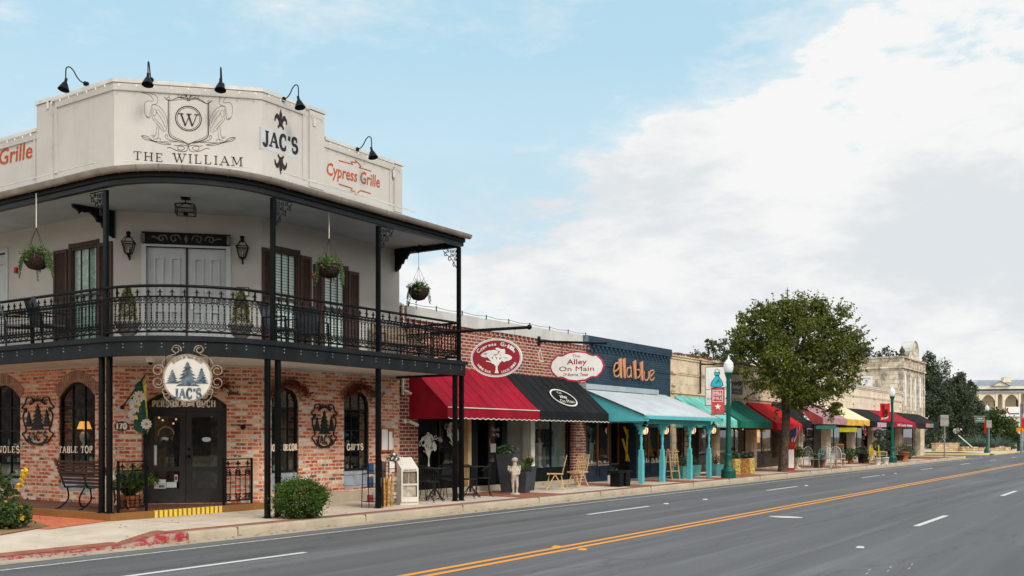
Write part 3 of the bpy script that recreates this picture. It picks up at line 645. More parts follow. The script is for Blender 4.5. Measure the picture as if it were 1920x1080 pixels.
# gutter strip and sidewalk brick bands
sheet('gutter_strip', [(KX, -40), (KX+.42, -40), (KX+.42, 80), (KX, 80)], .004, 'kerb_concrete')
b = B()
def strip(x0, x1, y0, y1):
    n = max(1, int((y1-y0)/1.0))
    for i in range(n):
        a, c = y0+(y1-y0)*i/n, y0+(y1-y0)*(i+1)/n
        b.quad((x0, a, zs(x0, a)+.006), (x1, a, zs(x1, a)+.006), (x1, c, zs(x1, c)+.006), (x0, c, zs(x0, c)+.006))
strip(-13.06, -12.68, 9.95, 79); 
for i in range(10): y = 9.0+i*.095; strip(-12.68-.38*(i/10)-.25, -12.68, y, y+.095)
strip(-13.0, -12.72, -20, 8.98)
kind(b.ob('brick_paving', 'paver_red'))
b = B()
for y0, y1 in ((20.2, 22.1), (26.2, 27.6), (29.8, 31.0), (32.6, 33.6), (35.0, 37.5), (41, 43), (47, 50), (54, 57), (61, 64), (69, 77)): strip(-15.45 if y0 > 21 else -15.2, -13.07, y0, y1)
kind(b.ob('brick_bands', 'paver_red'))
def gp(px, py, z): p = ground(px, py, z); return (p.x, p.y)
sheet('orange_paving', [gp(206, 976, .13), gp(90, 992, .13), (-21, 8.6), (-24, 10.64), (-15.52, 10.64)], .128, 'paver_orange')
sheet('planting_bed', [gp(92, 987, .13), gp(0, 1003, .13), (-19, 6.6), (-24, 8.0), gp(10, 968, .13), gp(60, 975, .13)], .134, 'mulch')
b = B(); y = 10.9
while y < 79:
    b.box(-12.672, KX+.004, y, y+.015, .02, .1435); y += 3.05
y = 11.0
while y < 60:
    b.quad((-15.3, y, .1245), (-13.08, y, .1245), (-13.08, y+.014, .1245), (-15.3, y+.014, .1245)); y += 1.52
b.quad((-14.25, 14.4, .1245), (-14.235, 14.4, .1245), (-14.235, 60, .1245), (-14.25, 60, .1245)); b.quad((-20, 9.0, .1245), (-15.2, 8.3, .1245), (-15.2, 8.315, .1245), (-20, 9.015, .1245))
kind(b.ob('pavement_joints', 'earth'))
# painted lines
b = B()
def seg(x0, x1, y0, y1, z=.005): b.quad((x0, y0, z), (x1, y0, z), (x1, y1, z), (x0, y1, z))
b = B(); seg(-7.38, -7.27, -40, 320); kind(b.ob('yellow_line', 'paint_orange')); b = B(); seg(-7.15, -7.04, -40, 320); kind(b.ob('yellow_line', 'paint_orange'))
b = B(); seg(-11.66, -11.57, -40, 80); kind(b.ob('edge_line', 'paint_edge'))
for i in range(-1, 20):
    for (x, o) in ((-9.98, 7.0), (-3.83, 7.9)):
        b = B(); seg(x, x+.11, o+10.8*i, o+10.8*i+2.85); kind(b.ob('lane_marking', 'paint_white'))
mk = None
for (px, py, c) in ((1043, 1026, 'paint_orange'), (1092, 1031, 'paint_orange'), (1613, 1027, 'paint_white'), (1249, 945, 'paint_white'), (1322, 937, 'paint_white'), (1679, 888, 'paint_white'), (1656, 891, 'paint_white'), (1512, 911, 'paint_white'), (1840, 857, 'paint_white')):
    p = ground(px, py); b = B(); b.use(Matrix.Translation(p)); b.add([(-.05, -.05, .001), (.05, -.05, .001), (.05, .05, .001), (-.05, .05, .001), (-.035, -.035, .02), (.035, -.035, .02), (.035, .035, .02), (-.035, .035, .02)], [(4, 5, 6, 7), (0, 1, 5, 4), (1, 2, 6, 5), (2, 3, 7, 6), (3, 0, 4, 7)])
    o = b.ob('road_stud', c); tag(o, 'small raised %s reflective stud glued on the asphalt' % ('amber' if 'orange' in c else 'white'), 'road stud', 'road studs')
p = ground(1476, 970); b = B(); r = random.Random(3)
b.add([(p.x+math.cos(i*.55)*(.28+.12*r.random()), p.y+math.sin(i*.55)*(.16+.07*r.random()), .006) for i in range(11)], [tuple(range(11))]); kind(b.ob('road_patch', 'paint_white'))
b = B()
for i in range(3):
    for j in range(2):
        p = ground(1622+i*40+j*5, 1077-j*7-i*5); b.quad((p.x, p.y, .005), (p.x+.012, p.y, .005), (p.x+.012, p.y+.12, .005), (p.x, p.y+.12, .005))
kind(b.ob('road_scratches', 'paint_white'))
b = B(); r = random.Random(11)
for i in range(420):
    y = r.uniform(4, 70); x = KX+.02+abs(r.gauss(0, .16)); s = r.uniform(.02, .05); a = r.random()*6.28
    b.add([(x+s*math.cos(a), y+s*math.sin(a), .010+r.random()*.01), (x-s*math.sin(a)*.5, y+s*math.cos(a)*.5, .012), (x-s*math.cos(a), y-s*math.sin(a), .011+r.random()*.015), (x+s*math.sin(a)*.5, y-s*math.cos(a)*.5, .012)], [(0, 1, 2, 3)])
for i in range(260):
    x = r.uniform(-17, -12.9); y = r.uniform(3, 40); s = r.uniform(.015, .035); a = r.random()*6.28; z = zs(x, y)+.012
    if x < -15.4 and y > 10.4: continue
    b.add([(x+s*math.cos(a), y+s*math.sin(a), z), (x-s*math.sin(a)*.5, y+s*math.cos(a)*.5, z+.006), (x-s*math.cos(a), y-s*math.sin(a), z+.01), (x+s*math.sin(a)*.5, y-s*math.cos(a)*.5, z)], [(0, 1, 2, 3)])
kind(b.ob('fallen_leaves', 'leaf_autumn'), 'stuff')

# ------------------------------------------------------------------ corner hotel building
HB = thing('hotel_building', 'two storey corner building with brick ground floor, pale stucco above and wraparound iron balcony', 'building', (-17, 14, 0), 0)
def WR(px, py): return PF.hit(px, py)
def rect(pl, x0, x1, yt, yb):               # opening on a plane from its picture corners
    a, _ = pl.hit(x0, yt); c, _ = pl.hit(x1, yt); m = (x0+x1)/2
    return a, c, pl.hit(m, yb)[1], pl.hit(m, yt)[1]
END = 18.5; ZF = 3.0; ZR = 7.0; ZP = 8.625; ZL = 8.09
# ground-floor windows and doors
gwR = [rect(PF, 509, 560, 727, 915), rect(PF, 645, 692, 733, 925)]
gwL = [rect(PL, 110, 178, 716, 936), rect(PL, -26, 38, 722, 936)]
gwR = [(a, c, .42, zt, .28) for a, c, zb, zt in gwR]; gwL = [(a, c, .48, zt, .30) for a, c, zb, zt in gwL]
dA, _ = PC.hit(265, 800); dB, _ = PC.hit(425, 800); DT = PC.hit(345, 727)[1]
door_op = (dA, dB, .24, DT, .34)
uwR = [rect(PF, 514, 557, 473, 640), rect(PF, 607, 648, 503, 640)]
uwL = [rect(PL, 134, 182, 462, 640)]
uwR = [(a, c, 3.42, zt) for a, c, zb, zt in uwR]; uwL = [(a, c, 3.42, zt) for a, c, zb, zt in uwL]
uA, _ = PC.hit(274, 500); uB, _ = PC.hit(424, 500); UT = PC.hit(350, 464)[1]
ld = rect(PL, -40, 12, 478, 640); ldoor = (ld[0], ld[1], 3.31, ld[3])
b = B(PF); b.wall(14.14, END, 0, ZF, gwR, .3); b.use(PC); b.wall(0, LC, 0, ZF, [door_op], .45); b.use(PL); b.wall(0, 12.5, 0, ZF, gwL, .3)
b.use(Matrix.Identity(4)); b.quad((-15.5, END, 0), (-30, END, 0), (-30, END, ZF), (-15.5, END, ZF))
b.ob('brick_wall', 'brick_old', HB)
b = B(PF); b.wall(14.14, END, ZF, ZR, uwR, .22); b.use(PC); b.wall(0, LC, ZF, ZR, [(uA, uB, 3.31, UT)], .22); b.use(PL); b.wall(0, 12.5, ZF, ZR, uwL+[ldoor], .22)
b.use(Matrix.Identity(4)); b.quad((-15.5, END, ZF), (-30, END, ZF), (-30, END, ZR), (-15.5, END, ZR))
b.ob('stucco_wall', 'stucco', HB)
# parapet with raised bay, pilasters and sunk panels
b = B()
CX = PF.hit(603, 260)[0]; CXp = PF.hit(573, 260)[0]; LX = PL.hit(75, 240)[0]; LXp = PL.hit(104, 240)[0]
po = -.02
def sweep(b, P, o, i_, z0, z1):             # mitred band along a plan outline, o outwards, i_ inwards
    def offs(k):
        R_ = []
        for j, p in enumerate(P):
            a_ = (Vector(P[j])-Vector(P[j-1])).normalized() if j else None; c_ = (Vector(P[j+1])-Vector(p)).normalized() if j < len(P)-1 else None
            a_ = a_ or c_; c_ = c_ or a_; n1, n2 = Vector((a_.y, -a_.x)), Vector((c_.y, -c_.x)); m_ = (n1+n2).normalized(); R_.append(Vector(p)+m_*k/m_.dot(n1))
        return R_
    O, I = offs(o), offs(-i_); n = len(P); b.use(Matrix.Identity(4))
    V = [(q.x, q.y, z) for L_ in (O, I) for z in (z0, z1) for q in L_]
    for j in range(n-1): b.add([V[j], V[j+1], V[n+j+1], V[n+j], V[2*n+j], V[2*n+j+1], V[3*n+j+1], V[3*n+j]], [(0, 1, 2, 3), (7, 6, 5, 4), (3, 2, 6, 7), (1, 0, 4, 5)])
    b.add([V[0], V[n], V[3*n], V[2*n]], [(0, 1, 2, 3)]); b.add([V[n-1], V[2*n-1], V[4*n-1], V[3*n-1]], [(3, 2, 1, 0)])
pL = lambda x: (-30+x, 12.14)
pR = lambda y: (-15.5, y)
cA, cB = (-17.5, 12.14), (-15.5, 14.14)
sweep(b, [pL(LX), cA, cB, pR(CX)], .02, .25, ZR-.05, ZP); sweep(b, [pR(CX+.001), pR(END+.02)], .02, .25, ZR-.05, ZL); sweep(b, [pL(0), pL(LX-.001)], .02, .25, ZR-.05, ZL)
sweep(b, [pL(LXp+.05), cA, cB, pR(CXp-.05)], .045, -.015, ZP-.15, ZP-.003)
def strip2(pl, x0, x1, z0, z1, o=.025): b.use(pl); b.box(x0, x1, po-o, po+.01, z0, z1)
strip2(PF, CXp-.12, CXp-.03, ZR+.1, ZP-.153); strip2(PF, CXp+.06, CX+.02, ZR-.03, ZP-.002, .045)
strip2(PF, CX+.023, END-.28, ZL-.15, ZL-.003); strip2(PF, END-.25, END+.03, ZR-.03, ZL-.002, .045); strip2(PF, END-.40, END-.33, ZR+.1, ZL-.153)
strip2(PL, LXp+.02, LXp+.1, ZR+.1, ZP-.153); strip2(PL, LX-.02, LXp-.06, ZR-.03, ZP-.002, .045)
strip2(PL, 0, LX-.023, ZL-.15, ZL-.003); strip2(PL, LX-.18, LX-.12, ZR+.1, ZL-.153)
b.ob('parapet', 'stucco', HB)
b = B(); sweep(b, [pL(LXp-.05), cA, cB, pR(CXp+.05)], .07, .3, ZP+.001, ZP+.076)
def cop(pl, x0, x1, z, o=.05): b.use(pl); b.box(x0, x1, po-o, .3, z+.001, z+.075)
cop(PF, CXp+.052, CX+.05, ZP+.01, .07); cop(PF, CX+.052, END-.27, ZL); cop(PF, END-.268, END+.06, ZL+.01, .07); cop(PL, LX-.05, LXp-.052, ZP+.01, .07); cop(PL, 0, LX-.052, ZL)
b.ob('coping', 'coping_metal', HB)
b = B()
for pl, x0, x1, z in ((PF, 14.2, CX-.1, ZP-.06), (PC, .1, LC-.1, ZP-.06), (PL, LXp+.1, 12.4, ZP-.06), (PF, CX+.1, END-.1, ZL-.06), (PL, 2, LX-.1, ZL-.06)):
    b.use(pl); n = max(2, int((x1-x0)/.3)); pts = [(x0+(x1-x0)*i/n, po-.13, z-.02*math.sin(math.pi*(i % 2))) for i in range(n+1)]; b.tube(pts, .007, 5)
    for p in pts: b.tube([p, (p[0], p[1]-.005, p[2]-.05)], [.012, .018], 5)
b.ob('string_lights', 'offwhite', HB)
b = B()
for pl, px, py in ((PL, 86, 195), (PF, 592, 228), (PF, 741, 325)):
    b.use(pl); s, z = pl.hit(px, py, -.12); b.box(s-.035, s+.035, po-.068, po-.055, z-.09, z+.09)
b.ob('vent_slots', 'coping_metal', HB)
# painted lettering and crest
Pc = PC.off(po); Pf = PF.off(po); Pl = PL.off(po)
b = B(Pc); write(Pc, 'THE', (250, 299), (306, 304), 16, 'serif', b=b); b.ob('painted_name', 'paint_black', HB); b = B(Pc); write(Pc, 'WILLIAM', (324, 304), (455, 312), 17, 'serif', b=b); b.ob('painted_name', 'paint_black', HB)
b = B(Pc)
def cs(pts, w=.012, n=5, close=False): b.stroke([(q.x, q.y) for q in smooth([Vector(Pc.hit(*p)) for p in pts], n)], w*.72)
def Z(q): return (230+q[0]/6.75, 160+q[1]/6.75)        # tracing scale of the crest drawing
def czz(pts, w=.012, n=5): cs([Z(p) for p in pts], w, n)
mx, mz = Pc.hit(*Z((832, 420))); r1 = abs(Pc.hit(*Z((995, 420)))[0]-mx)
b.stroke(circ(mx, mz, r1, n=36), .018, close=True); b.stroke(circ(mx, mz, r1*.88, n=36), .008, close=True)
czz([(578, 180), (576, 400), (578, 590)], .022, 3); czz([(578, 590), (610, 655), (700, 695), (780, 720), (832, 755)], .02)
czz([(1088, 215), (1088, 420), (1086, 620)], .022, 3); czz([(1086, 620), (1060, 670), (980, 705), (880, 725), (832, 755)], .02)
czz([(598, 200), (596, 400), (600, 590), (640, 645), (740, 690), (832, 735), (930, 700), (1030, 660), (1070, 610), (1072, 420), (1072, 235)], .006)
czz([(530, 145), (560, 180), (610, 190), (680, 160), (740, 150), (800, 165), (832, 195), (870, 165), (940, 165), (1000, 190), (1060, 230), (1100, 215), (1135, 190)], .014)
czz([(560, 170), (575, 150), (595, 155), (595, 180), (575, 185)], .01); czz([(1070, 205), (1085, 190), (1100, 205), (1090, 225), (1075, 222)], .01)
czz([(630, 195), (720, 178), (790, 180), (832, 195), (880, 180), (950, 182), (1040, 225)], .008)
czz([(832, 75), (808, 115), (820, 165), (832, 180), (848, 165), (860, 115), (832, 75)], .012)
for s_ in (1, -1):
    def mir(pts): return [(832+s_*(p[0]-832)+(0), p[1]+(p[0]-832)*s_*.02) for p in pts]
    czz(mir([(832, 170), (890, 110), (960, 120), (950, 155), (880, 165)]), .01); czz(mir([(860, 150), (900, 125), (930, 140), (900, 155), (870, 160)]), .007); czz(mir([(700, 100), (760, 95), (815, 140)]), .01)
    czz(mir([(832, 755), (815, 820), (770, 840), (680, 825), (600, 790), (565, 800)]), .012); czz(mir([(825, 770), (770, 755), (710, 765), (700, 810), (750, 820), (785, 795), (760, 775), (700, 765), (650, 762)]), .01)
    czz(mir([(780, 735), (690, 715), (590, 695), (545, 665), (538, 635), (560, 632), (572, 660)]), .01)
    czz(mir([(612, 748), (540, 735), (430, 718), (370, 700), (310, 655), (240, 650), (275, 690), (380, 715), (480, 745), (560, 755), (612, 748)]), .01); czz(mir([(240, 650), (330, 690), (420, 720), (560, 718), (700, 718)]), .008)
    # wading bird supporters
    for pts in ([(235, 100), (330, 130), (385, 180), (380, 210), (320, 205), (280, 240), (275, 320), (290, 390), (330, 425)], [(235, 100), (330, 110), (400, 125), (440, 160), (440, 225), (400, 250), (375, 255), (360, 300), (345, 360), (350, 420)],
                [(365, 260), (420, 255), (480, 290), (540, 370), (565, 450), (555, 530), (545, 580), (500, 575), (440, 500), (380, 430), (365, 340), (380, 285)], [(400, 300), (430, 330), (420, 370), (400, 400), (380, 360), (390, 310)],
                [(420, 340), (470, 400), (510, 470), (540, 540)], [(400, 420), (450, 470), (500, 530), (520, 570)], [(440, 300), (490, 360), (530, 430), (545, 480)], [(300, 390), (310, 420), (320, 400), (335, 430), (345, 405)],
                [(435, 500), (430, 560), (412, 640), (360, 645)], [(460, 520), (455, 600), (445, 670), (390, 690)], [(412, 640), (395, 665), (375, 660)], [(445, 670), (480, 685), (470, 705)], [(445, 670), (430, 705)]):
        czz(mir(pts), .0055, 4)
b.ob('painted_crest', 'paint_black', HB)
b = B(Pc); x0, zb_ = Pc.hit(*Z((716, 520))); x1, zt_ = Pc.hit(*Z((960, 360))); lettering(b, 'W', x0, Pc.hit(*Z((832, 515)))[1], x1, Pc.hit(*Z((832, 515)))[1], (Pc.hit(*Z((832, 360)))[1]-Pc.hit(*Z((832, 515)))[1]), 'serif', y=-.008); b.ob('painted_initial', 'paint_black', HB)
b = B(Pf); a, zt = Pf.hit(488, 235); c, zt2 = Pf.hit(562, 260); _, zb = Pf.hit(488, 278); b.prism([(a, zb), (c, Pf.hit(562, 298)[1]), (c, zt2), (a, zt)], -.003, -.001); b.ob('painted_panel', 'paint_pale_blue', HB)
b = B(Pf); write(Pf, "JAC'S", (493, 271), (558, 288), 28, 'deco', b=b, y=-.008, h1px=27)
def fleur(b, pl, px, py, hpx, up=1):
    s, z = pl.hit(px, py); _, zt = pl.hit(px, py-hpx); h = (zt-z)*up; w = abs(h)*.42
    F = lambda pts: [(s+x*w, z+y*h) for x, y in pts]
    b.prism(F([(0, 1), (.22, .72), (.16, .5), (.1, .3), (0, .12), (-.1, .3), (-.16, .5), (-.22, .72)]), -.010, -.006)
    for k in (1, -1):
        b.prism(F([(k*x, y) for x, y in [(.12, .38), (.3, .66), (.62, .72), (.92, .56), (1, .34), (.88, .3), (.78, .44), (.62, .5), (.42, .42), (.24, .26)]]), -.012, -.007)
        b.prism(F([(k*x, y) for x, y in [(.06, .26), (.34, .2), (.52, .06), (.36, 0), (.2, .1), (.04, .12)]]), -.011, -.0065)
    b.prism(F([(-.3, .24), (.3, .24), (.3, .3), (-.3, .3)]), -.014, -.0085)
fleur(b, Pf, 526, 242, 38); fleur(b, Pf, 526, 290, -38, 1); b.ob('painted_shop_name', 'paint_black', HB)
b = B(Pf); write(Pf, 'Cypress Grille', (612, 327), (712, 352), 24, 'hand', b=b)
def pz(pl, pts, w, bb=None): (bb or b).stroke([pl.hit(*p) for p in pts], w, -.006)
k = .25
pz(Pf, [(635, 301), (661, 308), (658, 303), (667, 305), (666, 301), (672, 306), (676, 312), (673, 314), (696, 321)], .025); pz(Pf, [(635, 345), (660, 353), (658, 357), (666, 360), (667, 365), (672, 360), (676, 357), (695, 363)], .025)
b.ob('painted_restaurant_name', 'paint_rust', HB)
b = B(Pl); write(Pl, 'Cypress', (-150, 338), (-12, 312), 26, 'hand', b=b).ob('painted_side_word', 'paint_rust', HB); b = B(Pl); write(Pl, 'Grille', (-2, 310), (61, 295), 30, 'hand', b=b); b.ob('painted_side_name', 'paint_rust', HB)

# windows of the hotel
def bars(b, x0, x1, z0, z1, y0, y1, w, nx, nz):
    for i in range(1, nx): x = x0+(x1-x0)*i/nx; b.box(x-w/2, x+w/2, y0, y1, z0, z1)
    for j in range(1, nz): z = z0+(z1-z0)*j/nz; b.box(x0, x1, y0+.003, y1-.003, z-w/2, z+w/2)
def shut_window(pl, op, fill, shut):
    x0, x1, z0, z1 = op[:4]
    f = B(pl); w = .07
    f.box(x0-.08, x0+.0, -.02, .03, z0-.04, z1+.10); f.box(x1, x1+.08, -.02, .03, z0-.04, z1+.10); f.box(x0, x1, -.025, .03, z1, z1+.09); f.box(x0-.1, x1+.1, -.05, .06, z0-.1, z0-.001)
    f.box(x0+.002, x0+.035, -.004, .05, z0, z1-.002); f.box(x1-.035, x1-.002, -.004, .05, z0, z1-.002); f.box(x0+.035, x1-.035, -.003, .049, z1-.05, z1-.002); f.box(x0+.035, x1-.035, -.003, .049, z0+.002, z0+.06)
    bars(f, x0+.035, x1-.035, z0+.05, z1-.05, .012, .04, .018, 3, 1); zc = z0+(z1-z0)*.52; f.box(x0+.035, x1-.035, .006, .046, zc-.025, zc+.025)
    wn = f.ob('window', 'frame_brown', HB); B(pl).quad((x0, .028, z0), (x1, .028, z0), (x1, .028, z1), (x0, .028, z1)).ob('pane', 'glass_up', wn)
    c = B(pl)
    if fill == 'curtain':
        n = 26; pts = [(x0+.005+(x1-x0-.01)*i/n, .12+.035*math.sin(i*1.9)+.01*math.sin(i*.7)) for i in range(n+1)]
        for i in range(n): c.quad((pts[i][0], pts[i][1], z0-.1), (pts[i+1][0], pts[i+1][1], z0-.1), (pts[i+1][0], pts[i+1][1], z1+.1), (pts[i][0], pts[i][1], z1+.1))
        c.ob('curtain', 'curtain', wn)
    else:
        n = int((z1-z0)/.06)
        for i in range(n): z = z0+(z1-z0)*i/n; c.add([(x0+.005, .065, z), (x1-.005, .065, z), (x1-.005, .085, z+.054), (x0+.005, .085, z+.054)], [(0, 1, 2, 3)])
        c.ob('window_blind', 'blind', wn)
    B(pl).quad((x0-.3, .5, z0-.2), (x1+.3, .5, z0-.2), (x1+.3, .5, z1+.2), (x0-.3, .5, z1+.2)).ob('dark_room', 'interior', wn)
    for (a, c_) in shut:
        s = B(pl); zt = z1+.0; zb = z0-.08; s.box(a, a+.05, -.045, -.005, zb, zt); s.box(c_-.05, c_, -.045, -.005, zb, zt)
        for zz in (zb, zb+(zt-zb)*.46, zt-.07): s.box(a+.05, c_-.05, -.044, -.006, zz, zz+.07)
        n = int((zt-zb)/.042)
        for i in range(n):
            z = zb+.05+(zt-zb-.12)*i/n; s.add([(a+.05, -.035, z), (c_-.05, -.035, z), (c_-.05, -.012, z+.036), (a+.05, -.012, z+.036)], [(0, 1, 2, 3)])
        s.box(a+.05, c_-.05, -.011, -.006, zb, zt); s.ob('shutter', 'shutter', HB)
hx = lambda pl, px, py=550: pl.hit(px, py)[0]
shut_window(PF, uwR[0], 'blind', [(hx(PF, 490), hx(PF, 509)), (hx(PF, 562), hx(PF, 582))])
shut_window(PF, uwR[1], 'blind', [(hx(PF, 587), hx(PF, 603)), (hx(PF, 652), hx(PF, 671))])
shut_window(PL, uwL[0], 'curtain', [(hx(PL, 103), hx(PL, 128)), (hx(PL, 187), hx(PL, 212))])
# upper double door and side door
def upper_door(pl, op, leaves_, lock=True):
    x0, x1, z0, z1 = op; f = B(pl)
    f.box(x0-.09, x0, -.03, .08, z0, z1+.09); f.box(x1, x1+.09, -.03, .08, z0, z1+.09); f.box(x0, x1, -.031, .08, z1, z1+.09); fr = f.ob('door_frame', 'door_grey', HB)
    n = leaves_; w = (x1-x0)/n
    for i in range(n):
        a = x0+i*w+.012; c = a+w-.024; d = B(pl); d.box(a, c, .08, .12, z0+.01, z1-.01)
        for k in range(2):
            p0 = a+.12+k*(c-a-.12)/2; p1 = p0+(c-a-.36)/2
            for (za, zb) in ((z0+.2, z0+.82), (z0+1.0, z1-.2)):
                for q in ((p0, p1, za, za+.035), (p0, p1, zb-.035, zb)): d.box(q[0], q[1], .035, .08, q[2], q[3])
                d.box(p0, p0+.035, .036, .08, za+.035, zb-.035); d.box(p1-.035, p1, .036, .08, za+.035, zb-.035)
        dd = d.ob('door', 'door_grey', HB)
        if i == 1: h = B(pl); h.box(a+.06, a+.11, .045, .079, z0+.85, z0+1.15); h.bar((a+.085, .03, z0+1.02), (a+.26, .03, z0+1.02), .025); h.ob('door_handle', 'white', dd)
    if n == 2: s = B(pl); xm = (x0+x1)/2; s.box(xm-.022, xm+.022, .05, .078, z0, z1); s.ob('astragal', 'frame_brown', HB)
upper_door(PC, (uA, uB, 3.31, UT), 2); upper_door(PL, ldoor, 1)
b = B(PC); s, z = PC.hit(385, 545); lettering(b, '2', s-.03, z, s+.03, z, .12, 'bold', y=.05); b.ob('door_number', 'white', HB)
# ground floor arched shop windows
def arched(pl, op, panel_z, nx, nzs, text=None):
    x0, x1, z0, z1, rise = op; f = B(pl); w = .05; ar = arch(x0, x1, z1, rise); ar2 = arch(x0+w, x1-w, z1-w, rise*.93)
    f.box(x0, x0+w, .03, .1, panel_z, ar[0][1]); f.box(x1-w, x1, .03, .1, panel_z, ar[-1][1]); f.box(x0+w, x1-w, .031, .099, panel_z, panel_z+.05)
    P = [(p[0], .03, p[1]) for p in ar]+[(p[0], .03, p[1]) for p in ar2]; n = len(ar); f.add(P, [(i, n+i, n+i+1, i+1) for i in range(n-1)]); f.add([(p[0], .03, p[1]) for p in ar2]+[(p[0], .1, p[1]) for p in ar2], [(i, n+i, n+i+1, i+1) for i in range(n-1)])
    for i in range(1, nx): x = x0+(x1-x0)*i/nx; zt = z1-w-rise*.9*((2*i/nx-1)**2); f.box(x-.012, x+.012, .05, .09, panel_z+.05, zt)
    for zz in nzs: f.box(x0+w, x1-w, .052, .088, zz-.014, zz+.014)
    wn = f.ob('shop_window', 'dark_frame', HB)
    g = B(pl); g.add([(x0, .07, panel_z), (x1, .07, panel_z)]+[(p[0], .07, p[1]) for p in reversed(ar)], [tuple(range(2+n))]); g.ob('pane', 'glass', wn)
    p = B(pl); p.box(x0+.003, x1-.003, .05, .2, z0+.002, panel_z-.002)
    for k in range(2):
        a = x0+.04+k*(x1-x0-.04)/2; c = a+(x1-x0-.12)/2; zb, zt = z0+.07, panel_z-.07
        for q in ((a, c, zb, zb+.025), (a, c, zt-.025, zt)): p.box(q[0], q[1], .03, .05, q[2], q[3])
        p.box(a, a+.025, .031, .05, zb+.025, zt-.025); p.box(c-.025, c, .031, .05, zb+.025, zt-.025)
    p.ob('window_panel', 'panel_grey', HB)
    h = B(pl); h.add([(p_[0], -.012, p_[1]) for p_ in arch(x0-.02, x1+.02, z1+.0, rise)]+[(p_[0], -.012, p_[1]) for p_ in arch(x0-.16, x1+.16, z1+.24, rise+.06)], [(i, i+1, n+i+1, n+i) for i in range(n-1)])
    P2 = arch(x0-.16, x1+.16, z1+.24, rise+.06); h.add([(q[0], -.012, q[1]) for q in P2]+[(q[0], .0, q[1]) for q in P2], [(i, i+1, n+i+1, n+i) for i in range(n-1)])
    h.ob('brick_arch', 'brick_arch', HB)
    return wn
brick('brick_arch', [(0, (.22, .06, .03)), (.35, (.30, .10, .055)), (.7, (.20, .09, .06)), (.9, (.36, .26, .18))], (.36, .27, .20), bw=.062, rh=.25, ms=.014, wash=.4)
wl1 = arched(PL, gwL[0], PL.hit(144, 891)[1], 3, [PL.hit(144, y)[1] for y in (765, 808, 852)])
wl2 = arched(PL, gwL[1], PL.hit(10, 896)[1], 3, [PL.hit(10, y)[1] for y in (765, 808, 852)])
wr1 = arched(PF, gwR[0], PF.hit(535, 886)[1], 3, [PF.hit(535, y)[1] for y in (765, 804, 846)])
wr2 = arched(PF, gwR[1], PF.hit(668, 882)[1], 3, [PF.hit(668, y)[1] for y in (769, 807, 845)])
for wn, pl, txt, p0, p1, h in ((wl1, PL, 'TABLE TOP', (110, 849), (174, 849), 12), (wl2, PL, 'CANDLES', (-22, 849), (37, 849), 12), (wr1, PF, 'HOME DECOR', (504, 846), (557, 844), 12), (wr2, PF, 'GIFTS', (650, 844), (681, 843), 11)):
    q = pl.off(.022); write(q, txt, p0, p1, h, 'deco', y=-.004).ob('window_lettering', 'cream_letter', wn)
# ground-floor entrance
x0, x1, z0, z1, rise = door_op; TD = PC.hit(345, 771)[1]; f = B(PC); w = .09
f.box(x0, x0+w, .22, .34, z0, z1-rise); f.box(x1-w, x1, .22, .34, z0, z1-rise); f.box(x0+w, x1-w, .221, .34, TD, TD+.09)
ar = arch(x0, x1, z1, rise); ar2 = arch(x0+.06, x1-.06, z1-.07, rise*.95); n = len(ar)
f.add([(p[0], .22, p[1]) for p in ar]+[(p[0], .22, p[1]) for p in ar2], [(i, n+i, n+i+1, i+1) for i in range(n-1)])
en = f.ob('entrance_frame', 'door_dark', HB)
g = B(PC); g.add([(x0+.05, .28, TD+.05), (x1-.05, .28, TD+.05)]+[(p[0], .28, p[1]) for p in reversed(ar)], [tuple(range(2+n))]); g.ob('transom_pane', 'glass', en)
write(PC.off(.2), 'PERSONAL TOUCH', (285, 763), (404, 763), 12, 'deco', y=-.01).ob('transom_lettering', 'cream_letter', en)
write(PC.off(.2), "JAC'S", (308, 746), (390, 746), 20, 'deco', y=-.01).ob('transom_lettering', 'cream_letter', en)
dw = (x1-x0-2*w)/2
for i in range(2):
    a = x0+w+i*dw+.005; c = a+dw-.01; d = B(PC); zt = TD-.005; zb = z0+.01
    m1 = PC.hit(345, 880)[1]; m2 = PC.hit(345, 917)[1]
    d.box(a, a+.11, .24, .29, zb, zt); d.box(c-.11, c, .24, .29, zb, zt); d.box(a+.11, c-.11, .241, .289, zt-.1, zt); d.box(a+.11, c-.11, .241, .289, m1-.045, m1+.045); d.box(a+.11, c-.11, .241, .289, zb, m2)
    dd = d.ob('entrance_door', 'door_dark', HB)
    B(PC).quad((a+.1, .265, m2), (c-.1, .265, m2), (c-.1, .265, zt-.08), (a+.1, .265, zt-.08)).ob('pane', 'glass', dd)
    if i: h = B(PC); h.ball((a+.055, .22, z0+.95), .03); h.ball((a+.055, .22, z0+1.1), .025); h.ob('door_handle', 'iron', dd)
    o_ = B(PC.off(.255)); s, z = PC.off(.255).hit(308 if i == 0 else 387, 824); o_.prism(circ(s, z, .09, .048, 20), -.006, -.003); o_.ob('oval_sticker', 'paper', dd)
def sticker(px0, px1, py0, py1, mat, inner=None):
    q = PC.off(.255); a, zt = q.hit(px0, py0); c, zb = q.hit(px1, py1); o = B(q).box(a, c, -.006, -.003, zb, zt).ob('sticker', mat, en)
    if inner: B(q).box(a+(c-a)*.15, c-(c-a)*.15, -.009, -.007, zb+(zt-zb)*.2, zt-(zt-zb)*.2).ob('sticker_print', inner, o)
sticker(276, 294, 835, 872, 'paper'); sticker(281, 294, 903, 916, 'paper', 'copper'); sticker(296, 311, 899, 907, 'paper'); sticker(295, 311, 908, 916, 'paper', 'sign_blue_grey'); sticker(312, 331, 904, 914, 'paper'); sticker(327, 333, 890, 903, 'paper', 'letter_red')
